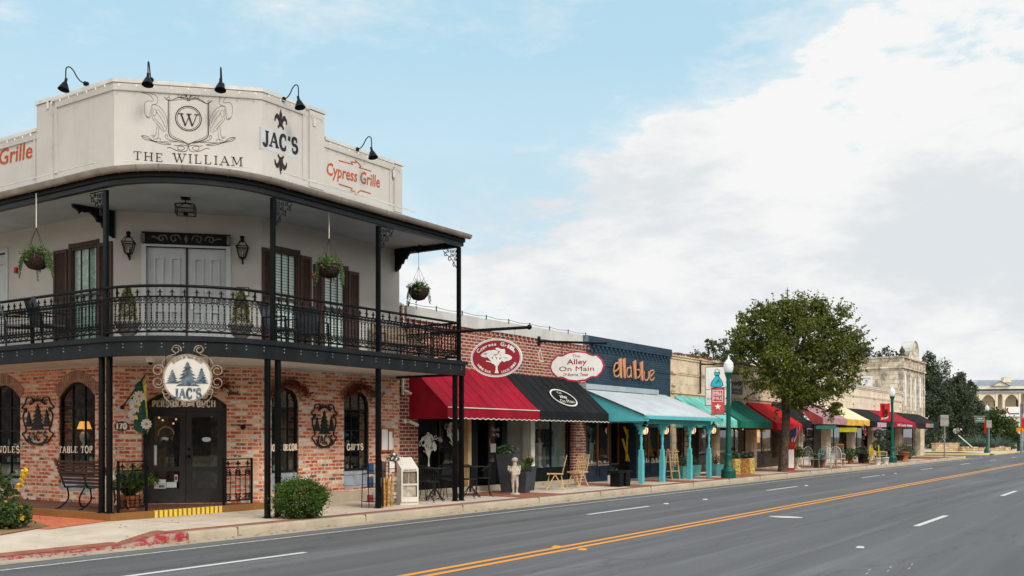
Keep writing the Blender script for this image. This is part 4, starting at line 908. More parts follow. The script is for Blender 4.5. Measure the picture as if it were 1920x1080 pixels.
# dark shop rooms behind the glass, shelves with goods
b = B(); ROOM = [(-29, 12.6), (-17.4, 12.6), (-15.9, 14.1), (-15.9, 18.2), (-24, 18.2), (-29, 18.2)]
m = len(ROOM); b.add([(x, y, .2) for x, y in ROOM], [tuple(range(m))]); b.add([(x, y, 2.99) for x, y in ROOM], [tuple(range(m))[::-1]])
b.use(PF); b.box(14.3, 18.2, 1.7, 1.75, .2, 2.98); b.use(PC); b.box(-.6, 3.2, 2.3, 2.35, .2, 2.98); b.use(PL); b.box(5, 12.2, 1.6, 1.65, .2, 2.98)
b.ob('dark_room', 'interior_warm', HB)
def goods(pl, x0, x1, zs_, seed, label, group, k=1, own=None, dep=.35):
    r = random.Random(seed); pl = pl.off(dep-.35); sh = B(pl)
    for z in zs_: sh.box(x0, x1, .35, .6, z-.02, z)
    sh.ob('display_shelf', 'shelf', own or HB)
    for z in zs_:
        x = x0+.06
        while x < x1-.08:
            w = r.uniform(.05, .11)*k; h = r.uniform(.06, .2)*k; t = r.choice('vpbf'); mt = r.choice(['paper', 'statue', 'curtain', 'cloth_mustard', 'terracotta', 'offwhite', 'interior_light', 'turquoise_dark'])
            g = B(pl)
            if t == 'v': g.lathe((x+w/2, .45, z), [(w*.25, 0), (w*.5, h*.3), (w*.42, h*.6), (w*.18, h*.8), (w*.28, h)], 10)
            elif t == 'p': g.prism(circ(x+w/2, z+w*.6, w*.6, n=14), .44, .455); g.box(x+w*.2, x+w*.8, .44, .48, z, z+.012)
            elif t == 'b': g.box(x, x+w, .42, .5, z, z+h*.6); g.box(x+w*.2, x+w*.8, .44, .48, z+h*.6, z+h*.7)
            else: g.box(x, x+w, .45, .47, z, z+h); g.box(x+.012, x+w-.012, .446, .45, z+.015, z+h-.015)
            o = g.ob({'v': 'vase', 'p': 'display_plate', 'b': 'gift_box', 'f': 'picture_frame'}[t], mt)
            kindw = {'v': 'vase', 'p': 'plate', 'b': 'gift box', 'f': 'picture frame'}[t]
            tag(o, 'small %s on the shelves %s' % (kindw, label), kindw, group+' '+kindw+'s')
            x += w+r.uniform(.02, .08)
def wz(pl, x, y): return pl.hit(x, y, .4)[1]
goods(PL, gwL[0][0]+.05, gwL[0][1]-.05, [wz(PL, 144, 889), wz(PL, 144, 866)], 1, 'behind the TABLE TOP window', 'TABLE TOP window')
goods(PL, gwL[1][0]+.05, gwL[1][1]-.05, [wz(PL, 10, 889), wz(PL, 10, 866), wz(PL, 10, 835)], 2, 'behind the CANDLES window', 'CANDLES window')
goods(PF, gwR[0][0]+.05, gwR[0][1]-.05, [wz(PF, 535, 884)], 3, 'behind the HOME DECOR window', 'HOME DECOR window')
goods(PF, gwR[1][0]+.05, gwR[1][1]-.05, [wz(PF, 668, 879), wz(PF, 668, 862), wz(PF, 668, 836), wz(PF, 668, 818)], 4, 'behind the GIFTS window', 'GIFTS window')
t = thing('table_lamp', 'white ceramic table lamp with glowing orange shade behind the TABLE TOP window', 'lamp', (-30+PL.hit(158, 850, .5)[0], 12.64, wz(PL, 158, 838)), 0)
g = B(MW[t.name]); g.lathe((0, 0, 0), [(.06, 0), (.07, .02), (.03, .05), (.09, .16), (.1, .24), (.05, .32), (.015, .36), (.015, .40)], 12); g.ob('lamp_base', 'white', t); g = B(MW[t.name]); g.lathe((0, 0, .38), [(.15, 0), (.09, .16)], 14, caps=False); g.ob('lamp_shade', 'window_glow', t)

# ------------------------------------------------------------------ balcony
BX, BY, BR, BE = -13.6, 10.6, 2.0, 18.42
def bpath(o, step=.2, x_left=-26, y_end=None, n=16):      # outline at offset o outwards of the rail line
    y_end = BE+o if y_end is None else y_end
    cx, cy = BX-BR, BY+BR; r = BR+o; P = [(x_left, BY-o)]
    P += [(cx+r*math.sin(a), cy-r*math.cos(a)) for a in [math.pi/2*i/n for i in range(n+1)]]
    return P+[(BX+o, y_end)]
def wpath(n=16, y_end=BE, x_left=-26):                     # matching points on the wall line
    P = [(x_left, 12.14)]; A_0 = Vector((-17.5, 12.14)); B_0 = Vector((-15.5, 14.14))
    P += [tuple(A_0+(B_0-A_0)*i/n) for i in range(n+1)]
    return P+[(-15.5, y_end)]
def ribbon(b, P, z0, z1, o2=None):
    for p, q in zip(P, P[1:]): b.quad((p[0], p[1], z0), (q[0], q[1], z0), (q[0], q[1], z1), (p[0], p[1], z1))
def channel(name, o_out, o_in, z0, z1, mat, ye=.0, sub=None):
    b = B(); O = bpath(o_out, y_end=BE+ye); I = bpath(o_in, y_end=BE+ye)
    for i in range(len(O)-1):
        a, c, d, e = O[i], O[i+1], I[i+1], I[i]
        b.quad((*a, z0), (*c, z0), (*c, z1), (*a, z1)); b.quad((*d, z0), (*e, z0), (*e, z1), (*d, z1)); b.quad((*a, z1), (*c, z1), (*d, z1), (*e, z1)); b.quad((*e, z0), (*d, z0), (*c, z0), (*a, z0))
    a, e = O[-1], I[-1]; b.quad((*a, z0), (*e, z0), (*e, z1), (*a, z1)); return b.ob(name, mat, HB)
channel('deck_beam', .06, -.1, 2.99, 3.235, 'steel_dark', .10); channel('deck_lip', .10, -.12, 3.237, 3.325, 'steel_dark', .14)
b = B(); O = bpath(-.11, y_end=BE); I = wpath()
for i in range(len(O)-1): b.quad((*O[i], 3.30), (*O[i+1], 3.30), (*I[i+1], 3.30), (*I[i], 3.30))
b.ob('balcony_deck', 'deck_board', HB)
b = B(); O = bpath(-.11, y_end=BE+.08); I = wpath(y_end=BE+.08)
for i in range(len(O)-1): b.quad((*I[i], 3.04), (*I[i+1], 3.04), (*O[i+1], 3.04), (*O[i], 3.04))
b.ob('balcony_soffit', 'soffit', HB)
b = B(); b.box(-15.5, BX-.1, BE-.04, BE+.1, 2.992, 3.235); b.box(-15.5, BX-.12, BE-.04, BE+.14, 3.238, 3.324); b.ob('deck_end_beam', 'steel_dark', HB)
b = B()
for i in range(17):
    a = math.pi/2*(i+.5)/9
    if i < 9:
        for dz in (3.13, 3.19): b.ball((BX-BR+(BR+.06)*math.sin(a), BY+BR-(BR+.06)*math.cos(a), dz), .014, 6)
for i in range(14):
    for dz in (3.13, 3.19): b.ball((BX+.06, 12.9+i*.42, dz), .014, 6); b.ball((-16.2-i*.5, BY-.06, dz), .014, 6)
b.ob('bolts', 'gutter', HB)
# roof
channel('roof_beam', .05, -.06, 5.96, 6.085, 'steel_dark', .04); channel('roof_fascia', .09, .052, 6.05, 6.17, 'black_metal', .05)
b = B(); b.box(-15.5, BX-.06, BE-.03, BE+.05, 5.95, 6.085); b.ob('roof_end_beam', 'steel_dark', HB)
b = B(); G = bpath(.17, y_end=BE+.10, n=24); m = 8
prof = [(.085*math.cos(R(180+180*i/m)), .085*math.sin(R(180+180*i/m))) for i in range(m+1)]
rings = []
for i, p in enumerate(G):
    t = (Vector(G[min(i+1, len(G)-1)])-Vector(G[max(i-1, 0)])).normalized(); nn = Vector((t.y, -t.x)); rings.append([(p[0]+nn.x*c, p[1]+nn.y*c, 6.215+s*1.15) for c, s in prof])
P = [q for r_ in rings for q in r_]; F = [(i*(m+1)+k, i*(m+1)+k+1, (i+1)*(m+1)+k+1, (i+1)*(m+1)+k) for i in range(len(G)-1) for k in range(m)]
b.add(P, F, True); b.add(rings[-1], [tuple(range(m+1))])
b.ob('roof_gutter', 'gutter', HB)
def gutter_clip(x, y, nx, ny): B().tube([(x+nx*.09, y+ny*.09, 6.215), (x+nx*.066, y+ny*.066, 6.15), (x, y, 6.112), (x-nx*.07, y-ny*.07, 6.15)], .011, 4).ob('gutter_clip', 'rust_iron', HB)
for i in range(9): a = math.pi/2*(i+.5)/9; gutter_clip(BX-BR+(BR+.17)*math.sin(a), BY+BR-(BR+.17)*math.cos(a), math.sin(a), -math.cos(a))
for i in range(9): gutter_clip(BX+.17, 12.9+i*.66, 1, 0)
for i in range(8): gutter_clip(-16-i*.8, BY-.17, 0, -1)
b = B(); O = bpath(.11, y_end=BE+.08); I = wpath(y_end=BE+.08)
I = [(x, y) for x, y in I]
for i in range(len(O)-1): b.quad((*O[i], 6.2), (*O[i+1], 6.2), (*I[i+1], 6.98), (*I[i], 6.98))
b.quad((*O[-1], 6.2), (*O[-1], 6.16), (*I[-1], 6.9), (*I[-1], 6.98)); b.ob('balcony_roof', 'roof_metal', HB)
b = B(); O = bpath(.05, y_end=BE+.05); I = wpath(y_end=BE+.05)
for i in range(len(O)-1): b.quad((*I[i], 6.08), (*I[i+1], 6.08), (*O[i+1], 6.08), (*O[i], 6.08))
b.ob('balcony_ceiling', 'bead_board', HB)
b = B(); b.add([(BX+.1, BE+.07, 6.12), (-15.5, BE+.07, 6.1), (-15.5, BE+.07, 6.95)], [(0, 2, 1)]); b.ob('roof_gable', 'gutter', HB)
b = B(PF)
for (o, z, r_) in ((-.30, 7.02, .012), (-.5, 6.93, .010)): b.tube([(14.4, o, z), (15.5, o-.02, z-.01), (16.4, o, z+.015), (18.45, o-.03, z-.01)], r_, 5)
b.use(PC); b.tube([(.2, -.3, 7.0), (1.4, -.34, 6.98), (2.7, -.3, 7.0)], .011, 5); b.use(PL); b.tube([(3, -.3, 7.0), (9, -.32, 6.98), (12.3, -.3, 7.0)], .011, 5); b.ob('conduit', 'coping_metal', HB)
# posts
def post(x, y, z0, z1, w=.06):
    b = B(); b.box(x-w/2, x+w/2, y-w/2, y+w/2, z0, z1); h = w/2
    for sx, sy in ((1, 1), (1, -1), (-1, 1), (-1, -1)): b.box(x+sx*(h+.008)-.008, x+sx*(h+.008)+.008, y+sy*(h-.01)-.008, y+sy*(h-.01)+.008, z0+.001, z1-.001)
    b.box(x-w*.9, x+w*.9, y-w*.9, y+w*.9, z0, z0+.02); return b.ob('post', 'iron', HB)
P1 = (-15.62, 10.66); P2 = (-13.6, 12.68); P3 = (-13.6, 15.56); P4 = (-13.6, 18.34)
for p in (P1, P2, P3, P4): post(p[0], p[1], 3.326, 5.93)
post(-20.6, 10.62, 3.326, 5.93)
for x, y, z in ((P1[0]-.12, P1[1], .24), (P1[0]+.10, P1[1]+.0, .24), (P2[0], P2[1]-.13, .12), (P2[0], P2[1]+.12, .12), (P3[0], P3[1], .12), (P4[0]-.02, P4[1]-.12, .12), (P4[0]+.0, P4[1]+.1, .12), (-20.6, 10.62, .12)): post(x, y, z, 2.99, .068)
# lacework corner brackets and the scrolled wall brackets
def lace(org, d, name='lace_bracket'):      # d = unit direction along beam from post
    b = B(); M = Matrix.Translation(Vector(org)) @ Matrix(((d[0], d[1], 0, 0), (d[1], -d[0], 0, 0), (0, 0, 1, 0), (0, 0, 0, 1))); b.use(M)
    st = lambda p, w=.014: b.stroke([(q.x, q.y) for q in smooth(p, 5)], w, 0, .012)
    b.stroke([(.04, 0), (.45, 0)], .016, 0, .012); b.stroke([(.045, 0), (.045, -.5)], .016, 0, .012)
    st([(.04, -.48), (.12, -.36), (.2, -.24), (.32, -.14), (.44, -.03)]); st([(.08, -.4), (.14, -.42), (.15, -.35), (.1, -.33)]); st([(.2, -.25), (.27, -.27), (.28, -.2), (.22, -.18)]); st([(.32, -.14), (.39, -.15), (.39, -.08), (.33, -.08)])
    for cx, cz, r_ in ((.1, -.08, .04), (.2, -.07, .035), (.3, -.05, .03), (.1, -.18, .04), (.19, -.16, .03), (.09, -.27, .03)): b.stroke(circ(cx, cz, r_, n=12), .011, 0, .012, True); b.stroke([(cx-r_, cz-.02), (cx+r_, cz+.03)], .01, 0, .012)
    return b.ob(name, 'iron', HB)
lace((P1[0]-.03, P1[1], 5.93), (-1, 0)); lace((P2[0], P2[1]+.03, 5.93), (0, 1)); lace((P3[0], P3[1]+.03, 5.93), (0, 1)); lace((P4[0]-.03, P4[1]+.02, 5.93), (-1, 0))
def wbr(org, d):
    b = B(); M = Matrix.Translation(Vector(org)) @ Matrix(((d[0], d[1], 0, 0), (d[1], -d[0], 0, 0), (0, 0, 1, 0), (0, 0, 0, 1))); b.use(M)
    b.prism([(0, 0), (.82, 0), (.80, -.05), (.72, -.09), (.68, -.16), (.64, -.10), (.56, -.12), (.50, -.09), (.42, -.14), (.36, -.20), (.34, -.26), (.26, -.27), (.23, -.36), (.16, -.38), (.13, -.46), (.07, -.50), (0, -.54)], -.04, .04); b.ob('scroll_bracket', 'black_metal', HB)
wbr((-15.46, BE-.1, 6.07), (1, 0)); wbr((-17.5+.0, 12.12, 6.07), (-.2, -.98))
# cast-iron railing: one repeat, bent along every bay
UN = B(); u = UN
def us(p, w=.011, cl=False, y=0): u.stroke(p, w, y, .014, cl)
us([(.1, 4.0), (.1, 4.115)], .012); u.prism([(.1, 4.14), (.117, 4.10), (.1, 4.05), (.083, 4.10)], -.004, .012)
for k in (1, -1): us([(q.x, q.y) for q in smooth([(.1, 4.045), (.1+k*.016, 4.085), (.1+k*.034, 4.088), (.1+k*.036, 4.068)], 4)], .009)
u.box(.088, .112, -.006, .016, 4.0, 4.05)
for cx in (.052, .148): us(circ(cx, 3.955, .040, .030, 12), .010, True); us(circ(cx, 3.955, .015, n=8), .010, True)
us([(0, 3.908), (.2, 3.908)], .008)
for cx, e in ((.05, 1), (.15, -1)):
    us([(cx, 3.60), (cx, 3.87), (cx+e*.02, 3.90), (cx+e*.05, 3.905)], .011); us([(cx, 3.87), (cx-e*.02, 3.895), (cx-e*.05, 3.905)], .008)
    for z, r_ in ((3.86, .012), (3.80, .010), (3.72, .013), (3.68, .011), (3.64, .012)): u.box(cx-r_, cx+r_, -.006, .018, z-.010, z+.010)
    us(circ(cx, 3.572, .021, .024, 10), .010, True)
for i in range(4): us([(.05*i+.004, 3.54), (.05*i+.046, 3.475)], .010); us([(.05*i+.046, 3.54), (.05*i+.004, 3.475)], .010)
us([(0, 3.545), (.2, 3.545)], .007); us([(0, 3.47), (.2, 3.47)], .007)
us([(.02, 3.47), (.08, 3.43), (.12, 3.43), (.18, 3.47)], .012); u.box(.08, .12, -.008, .018, 3.385, 3.43)
def rail_bay(fn, L):                        # fn(s) -> (x, y, nx, ny)
    n = max(1, round(L/.2)); k = L/(n*.2); b = B()
    for i in range(n):
        P = []
        for v in UN.v: x, y, nx, ny = fn((v.x+.2*i)*k); P.append((x-nx*v.y, y-ny*v.y, v.z))
        b.add(P, UN.f)
    m_ = max(1, int(L/.15)); pts = [fn(L*i/m_) for i in range(m_+1)]
    b.tube([(p[0], p[1], 4.19) for p in pts], .028, 6); 
    for z, r_ in ((4.005, .016), (3.405, .018)):
        b.tube([(p[0], p[1], z) for p in pts], r_, 4)
    for s in (.3, L-.3) if L > 1 else (): p = fn(s); b.box(p[0]-.012, p[0]+.012, p[1]-.012, p[1]+.012, 4.0, 4.18)
    return b.ob('railing', 'iron', HB)
rail_bay(lambda s: (-15.6-.08-s*1., BY, 0, -1), 4.85); rail_bay(lambda s: (-20.65-s, BY, 0, -1), 4.0)
rail_bay(lambda s: (BX-BR+BR*math.sin(.02+s/BR), BY+BR-BR*math.cos(.02+s/BR), math.sin(.02+s/BR), -math.cos(.02+s/BR)), BR*math.pi/2-.06)
rail_bay(lambda s: (BX, P2[1]+.05+s, 1, 0), P3[1]-P2[1]-.1); rail_bay(lambda s: (BX, P3[1]+.05+s, 1, 0), P4[1]-P3[1]-.1); rail_bay(lambda s: (BX-.05-s, P4[1], 0, 1), 1.82)
# porch platform
b = B(); b.box(-26, -17.5, BY+.06, 12.2, 0.05, .24); b.add([(-15.52, 10.66, .24), (-15.52, 14.2, .24), (-15.5, 14.14, .24), (-17.5, 12.14, .24), (-17.5, 10.66, .24)], [(0, 1, 2, 3, 4)]); b.ob('porch_floor', 'porch_floor', HB)
b = B(); b.box(-26, -15.36, BY-.02, BY+.10, .06, .246); b.box(-15.52, -15.36, BY+.10, 14.12, .06, .246); b.ob('porch_kerb', 'porch_edge', HB)
b = B(); ya, _ = Plane((-15.36, 0, 0), 90).hit(290, 960); yb_, _ = Plane((-15.36, 0, 0), 90).hit(419, 955); n = 15
for i in range(n): y = ya+(yb_-ya)*i/n; w = (yb_-ya)/n*.62; b.box(-15.40, -15.356, y, y+w, .122, .250)
b.ob('step_stripes', 'paint_yellow', HB)
b = B(PF); b.box(14.2, END-.02, -.03, .0, .05, .36); b.ob('stone_plinth', 'kerb_concrete', HB)
# carved lintel, plaque, ceiling lantern etc
t = thing('carved_panel', 'long black carved wooden panel mounted above the grey double doors', 'carved panel', PC.M @ Vector((PC.hit(349, 450)[0], 0, PC.hit(349, 462)[1])), 45)
a, z1_ = PC.hit(268, 436); c, _ = PC.hit(430, 441); z0_ = PC.hit(349, 460)[1]; z1_ = PC.hit(349, 438)[1]
b = B(PC); b.box(a, c, -.05, 0, z0_, z1_); b.box(a-.02, c+.02, -.065, 0, z1_-.03, z1_); 
for k in range(3): b.box(a-.015, a+.18, -.075, -.05, z0_+.01+k*.075, z0_+.05+k*.075); b.box(c-.18, c+.015, -.075, -.05, z0_+.01+k*.075, z0_+.05+k*.075)
b.ob('board', 'black_metal', t); b = B(PC); zm = (z0_+z1_)/2; xm = (a+c)/2
for k in (1, -1):
    for (cx, r_) in ((.22, .07), (.46, .06)): b.stroke([(q.x, q.y) for q in smooth([(xm+k*(cx-r_*1.6), zm-.03), (xm+k*(cx-r_), zm+r_*.9), (xm+k*(cx+r_), zm+r_*.6), (xm+k*(cx+r_*.6), zm-r_*.8), (xm+k*(cx-r_*.3), zm-r_*.4), (xm+k*cx, zm+.02)], 5)], .02, -.055, .02)
    b.stroke([(xm+k*.5, zm-.03), (xm+k*.62, zm+.03), (xm+k*.74, zm-.02)], .025, -.055, .02); b.box(xm+k*.83-.04, xm+k*.83+.04, -.085, -.05, z0_+.02, z1_-.04)
b.prism([(xm, z1_-.04), (xm+.035, zm), (xm, z0_+.02), (xm-.035, zm)], -.075, -.05); b.ob('carving', 'urn_stone', t)
# ------------------------------------------------------------------ things on and around the hotel
def at(pl, px, py, dep=0): s, z = pl.hit(px, py, dep); return pl.M @ Vector((s, dep, z))
DEG = {id(PF): 90, id(PC): 45, id(PL): 0, id(PA): 90}
# gooseneck lamps
p0 = at(PL, 161, 157, -.06)
def gooseneck(): 
    t = thing('gooseneck_lamp', 'black gooseneck lamp on the parapet of the blank wall at far left', 'wall lamp', p0, 0, 'gooseneck lamps on the parapet'); M = MW[t.name] @ Matrix.Scale(.85, 4)
    b = B(M); b.tube([(0, .05, 0), (0, -.04, 0)], .055, 12); b.ob('wall_plate', 'iron', t)
    b = B(M); b.tube(smooth([(0, -.03, 0), (0, -.14, .02), (0, -.24, .10), (0, -.32, .21), (0, -.42, .27), (0, -.50, .23), (0, -.52, .13), (0, -.52, -.06)], 5), .014, 6, False); b.ob('neck', 'iron', t)
    b = B(M); b.use(M @ Matrix.Translation((0, -.52, -.08)) @ Matrix.Rotation(R(-14), 4, 'X')); b.lathe((0, 0, 0), [(.03, .06), (.035, -.04), (.06, -.07), (.135, -.24)], 16, caps=False); b.lathe((0, 0, 0), [(.03, -.06), (.045, -.08), (.125, -.235)], 16, caps=False); b.ob('lamp_shade', 'iron', t)
    return t
g0 = gooseneck()
for pl, dg, px, py, lb in ((PC, 45, 284, 150, 'black gooseneck lamp above the left crane of the crest'), (PC, 45, 417, 160, 'black gooseneck lamp above the right crane of the crest'), (PF, 90, 531, 186, 'black gooseneck lamp above the black painted fleur de lis lettering'), (PF, 90, 669, 280, 'black gooseneck lamp above the rust orange painted script')):
    copy_tree(g0, at(pl, px, py, -.06), dg, lb)
# gas lanterns on the wall
def lantern(label, p, deg, s=1., group=None, bulb=False, cage='iron'):
    t = thing('wall_lantern', label, 'lantern', p, deg, group); M = MW[t.name] @ Matrix.Scale(s, 4); yc = -.15
    b = B(M); b.tube([(0, 0, -.25), (0, -.10, -.27), (0, yc, -.22)], .012, 6); b.tube([(0, 0, -.05), (0, .0, -.3)], .02, 6)
    sq = lambda z, r: [(-r, yc-r, z), (r, yc-r, z), (r, yc+r, z), (-r, yc+r, z)]
    A, D = sq(-.18, .065), sq(.06, .125)
    for i in range(4): b.bar(A[i], D[i], .014); b.bar(A[i], A[(i+1) % 4], .014); b.bar(D[i], D[(i+1) % 4], .02)
    for i in range(4): b.bar(D[i], (D[i][0]*.4, yc+(D[i][1]-yc)*.4, .17), .013)
    b.lathe((0, yc, 0), [(.055, .165), (.07, .18), (.04, .19), (.045, .26), (.055, .265), (.055, .285), (.02, .30)], 10); b.lathe((0, yc, 0), [(.012, -.26), (.02, -.22), (.065, -.19), (.065, -.18)], 8); b.ob('lantern_frame', cage, t)
    g = B(M)
    for i in range(4): j = (i+1) % 4; g.quad(A[i], A[j], D[j], D[i])
    g.ob('pane', 'glass_lamp', t)
    c = B(M); c.lathe((0, yc, -.17), [(.012, 0), (.012, .08), (.018, .10), (.004, .14)], 8); c.ob('burner', 'bulb' if bulb else 'offwhite', t)
    return t
l1 = lantern('black glass lantern on the stucco wall left of the grey double doors', at(PC, 243, 462), 45, .92, 'lanterns beside the grey double doors')
copy_tree(l1, at(PC, 455, 470), 45, 'black glass lantern on the stucco wall right of the grey double doors')
t = thing('ceiling_lantern', 'square black lantern hanging under the upper balcony ceiling', 'lantern', W(348, 18.7, 5.86), 45); M = MW[t.name]
b = B(M); b.box(-.08, .08, -.08, .08, .19, .215); b.tube([(0, 0, .19), (0, 0, .12)], .012, 6)
for z in (-.09, .07): 
    for s in (1, -1): b.bar((-.17, s*.17, z), (.17, s*.17, z), .014); b.bar((s*.17, -.17, z), (s*.17, .17, z), .014)
for x in (-.17, .17):
    for y in (-.17, .17): b.bar((x, y, -.09), (x, y, .07), .014); b.bar((x, y, .07), (0, 0, .13), .012)
b.box(-.04, .04, -.04, .04, -.11, -.05); b.ob('lantern_frame', 'iron', t); b = B(M)
for s in (1, -1): b.quad((-.17, s*.17, -.09), (.17, s*.17, -.09), (.17, s*.17, .07), (-.17, s*.17, .07)); b.quad((s*.17, -.17, -.09), (s*.17, .17, -.09), (s*.17, .17, .07), (s*.17, -.17, .07))
b.ob('pane', 'glass_lamp', t)
# hanging baskets
def basket(px, pyc, zc, top, rope, label, seed, trail):
    p = W(px, zc); p.z = zat(pyc, zc); t = thing('hanging_basket', label, 'hanging basket', p, 0, 'hanging baskets on the balcony'); M = MW[t.name] @ Matrix.Scale(1.15, 4); r_ = .21
    b = B(M); b.lathe((0, 0, 0), [(.03, -.2), (.12, -.175), (.18, -.10), (.21, 0), (.205, .04)], 18); b.ob('basket', 'coir', t)
    b = B(M); leaves(b, (0, 0, -.01), (.215, .215, .05), 160, .05, seed+5, .9, .3); b.ob('coir_lining', 'coir_pale', t)
    b = B(M); dz = (6.08-p.z)/1.15
    for a in range(4): b.tube([(.2*math.cos(a*1.57+.4), .2*math.sin(a*1.57+.4), .03), (0, 0, .48)], .0032, 4)
    b.ob('basket_wire', 'iron', t); b = B(M)
    if rope: b.tube([(0, 0, .48), (0, 0, dz)], .009, 5)
    else: b.tube([(0, 0, .48), (0, 0, dz)], .005, 4)
    b.ob('hanger', 'offwhite' if rope else 'iron', t)
    b = B(M); leaves(b, (0, 0, .07), (.25, .25, .09), 620, .05, seed, .2, .35); blades(b, (0, 0, .03), 90, .3, .25, .014, seed+1, .55)
    r = random.Random(seed)
    for i in range(trail):
        a = r.choice([.9, 3.9, 4.3, .5, 2.3]) + r.uniform(-.4, .4); L = r.uniform(.15, .42)
        for k in range(18):
            q = k/18; b2 = Vector((math.cos(a)*(.19+.06*q), math.sin(a)*(.19+.06*q), .05-L*q)); leaves(b, b2, (.022, .022, .022), 4, .035, r.randint(0, 9999), .1, .4)
    leaves(b, (.07, -.14, .02), (.09, .07, .12), 60, .07, seed+2, .3, .8); b.ob('foliage', 'leaf_basket', t); return t
basket(68, 483, 18.35, 362, True, 'hanging basket of trailing green plants in front of the curtained window', 11, 22)
basket(617, 500, 19.6, 395, True, 'hanging basket of trailing greenery in front of the blinds between two windows', 12, 26)
basket(785, 545, 23.1, 465, False, 'hanging basket of ferny plants at the open end of the balcony', 13, 9)
# fire alarms, plaque, camera, house number
for pl, px, py, lb in ((PL, 32, 507, 'small red fire alarm on the stucco wall behind the left hanging basket'), (PF, 584, 517, 'small red fire alarm on the stucco wall between the shuttered windows')):
    p = at(pl, px, py); b = B(pl); s, z = pl.hit(px, py); b.box(s-.045, s+.045, -.05, -.001, z-.06, z+.06); b.lathe((s, -.05, z-.02), [(.02, -.01), (.02, .01)], 8); tag(b.ob('fire_alarm', 'alarm_red'), lb, 'fire alarm')
t = thing('framed_notice', 'small white framed notice on the stucco wall right of the double doors', 'notice', at(PC, 455, 547), 45); M = MW[t.name]
b = B(M); 
for q in ((-.125, .125, -.09, -.075), (-.125, .125, .075, .09)): b.box(q[0], q[1], -.03, -.001, q[2], q[3])
b.box(-.125, -.11, -.03, -.001, -.075, .075); b.box(.11, .125, -.03, -.001, -.075, .075); b.ob('frame', 'rail_brown', t); B(M).box(-.11, .11, -.015, -.002, -.075, .075).ob('sheet', 'white', t)
t = thing('number_plaque', 'oval black house number plaque 170 on the brick pier', 'plaque', at(PC, 228, 799), 45); M = MW[t.name]
b = B(M); b.prism(circ(0, 0, .14, .10), -.02, -.001); b.stroke(circ(0, 0, .13, .09), .012, -.022, .004, True); b.ob('plate', 'rail_brown', t); b = B(M); lettering(b, '170', -.10, -.055, .10, -.055, .11, 'slab', y=-.026); b.ob('number', 'cream_letter', t)
t = thing('dome_camera', 'white dome security camera under the lower balcony soffit', 'camera', W(282, 18.3, 3.04), 0); M = MW[t.name]
B(M).lathe((0, 0, -.08), [(.05, 0), (.075, .015), (.075, .08)], 14).ob('housing', 'white', t); B(M).ball((0, 0, -.085), .045, 10).ob('dome', 'iron', t)
b = B(PC); s, z = PC.hit(456, 800); b.box(s-.05, s+.05, -.10, -.001, z-.03, z+.04); b.lathe((s, -.09, z-.03), [(.03, -.03), (.04, 0)], 8); tag(b.ob('wall_light', 'iron'), 'small black light fitting on the brick pier right of the entrance', 'wall light')
# potted conifers on the balcony
def topiary_urn(p, label):
    t = thing('potted_conifer', label, 'potted plant', p, 0, 'cone conifers in urns beside the double doors'); M = MW[t.name]
    B(M).lathe((0, 0, 0), [(.13, 0), (.14, .04), (.07, .08), (.06, .12), (.16, .20), (.19, .33), (.24, .38), (.24, .41), (.2, .41)], 18).ob('urn', 'urn_stone', t)
    b = B(M); r = random.Random(5)
    for i in range(1500):
        q = r.random()**.8; a = r.random()*6.28; rr = .165*(1-q**1.8)**.7*(.75+.3*r.random()); leaves(b, (rr*math.cos(a), rr*math.sin(a), .42+.64*q), (.02, .02, .02), 1, .045, r.randint(0, 99999))
    b.ob('foliage', 'leaf_topiary', t); B(M).lathe((0, 0, .40), [(.2, 0), (.17, .03), (.03, .05)], 12).ob('soil', 'dry_soil', t); return t
e1 = W(239, 18.35, 3.30); topiary_urn(e1, 'cone shaped conifer in a dark urn on the balcony left of the double doors')
copy_tree([o for o in C.objects if o.name == 'potted_conifer'][0], W(452, 18.8, 3.30), 0, 'cone shaped conifer in a dark urn on the balcony right of the double doors')
# balcony chairs, bench
def balcony_chair(p, deg, label):
    t = thing('balcony_chair', label, 'chair', p, deg, 'dark chairs on the balcony'); M = MW[t.name]
    b = B(M)
    for x in (-.26, .26):
        b.bar((x, -.25, 0), (x, -.22, .62), .03); b.bar((x, .22, 0), (x, .25, .62), .03); b.bar((x, -.24, .62), (x, .25, .62), .04, .025)
    b.ob('frame', 'black_metal', t); B(M).box(-.25, .25, -.24, .24, .38, .42).ob('seat', 'planter_dark', t)
    b = B(M); b.add([(-.25, .20, .42), (.25, .20, .42), (.25, .36, .92), (-.25, .36, .92), (-.25, .225, .41), (.25, .225, .41), (.25, .385, .91), (-.25, .385, .91)], [(0, 1, 2, 3), (7, 6, 5, 4), (3, 2, 6, 7), (0, 3, 7, 4), (1, 5, 6, 2), (0, 4, 5, 1)]); b.ob('backrest', 'planter_dark', t); return t
c0 = balcony_chair(W(36, 19.1, 3.30), 150, 'dark chair on the balcony beneath the left hanging basket')
copy_tree(c0, W(92, 19.0, 3.30), 170, 'dark chair on the balcony below the curtained window')
copy_tree(c0, W(585, 20.4, 3.30), 200, 'dark chair on the balcony between the two blind covered windows')
copy_tree(c0, W(527, 19.6, 3.30), 110, 'dark chair on the balcony below the blind covered window nearest the corner')
t = thing('wooden_bench', 'weathered wooden slatted bench at the end of the balcony', 'bench', W(756, 23.2, 3.30), 80); M = MW[t.name]
b = B(M)
for i in range(5): b.box(-.7, .7, -.25+i*.1, -.17+i*.1, .42, .45)
b.ob('seat', 'wood_bench', t); b = B(M)
for i in range(4): b.box(-.7, .7, .26+i*.02, .28+i*.02, .5+i*.1, .58+i*.1)
b.ob('backrest', 'wood_bench', t); b = B(M)
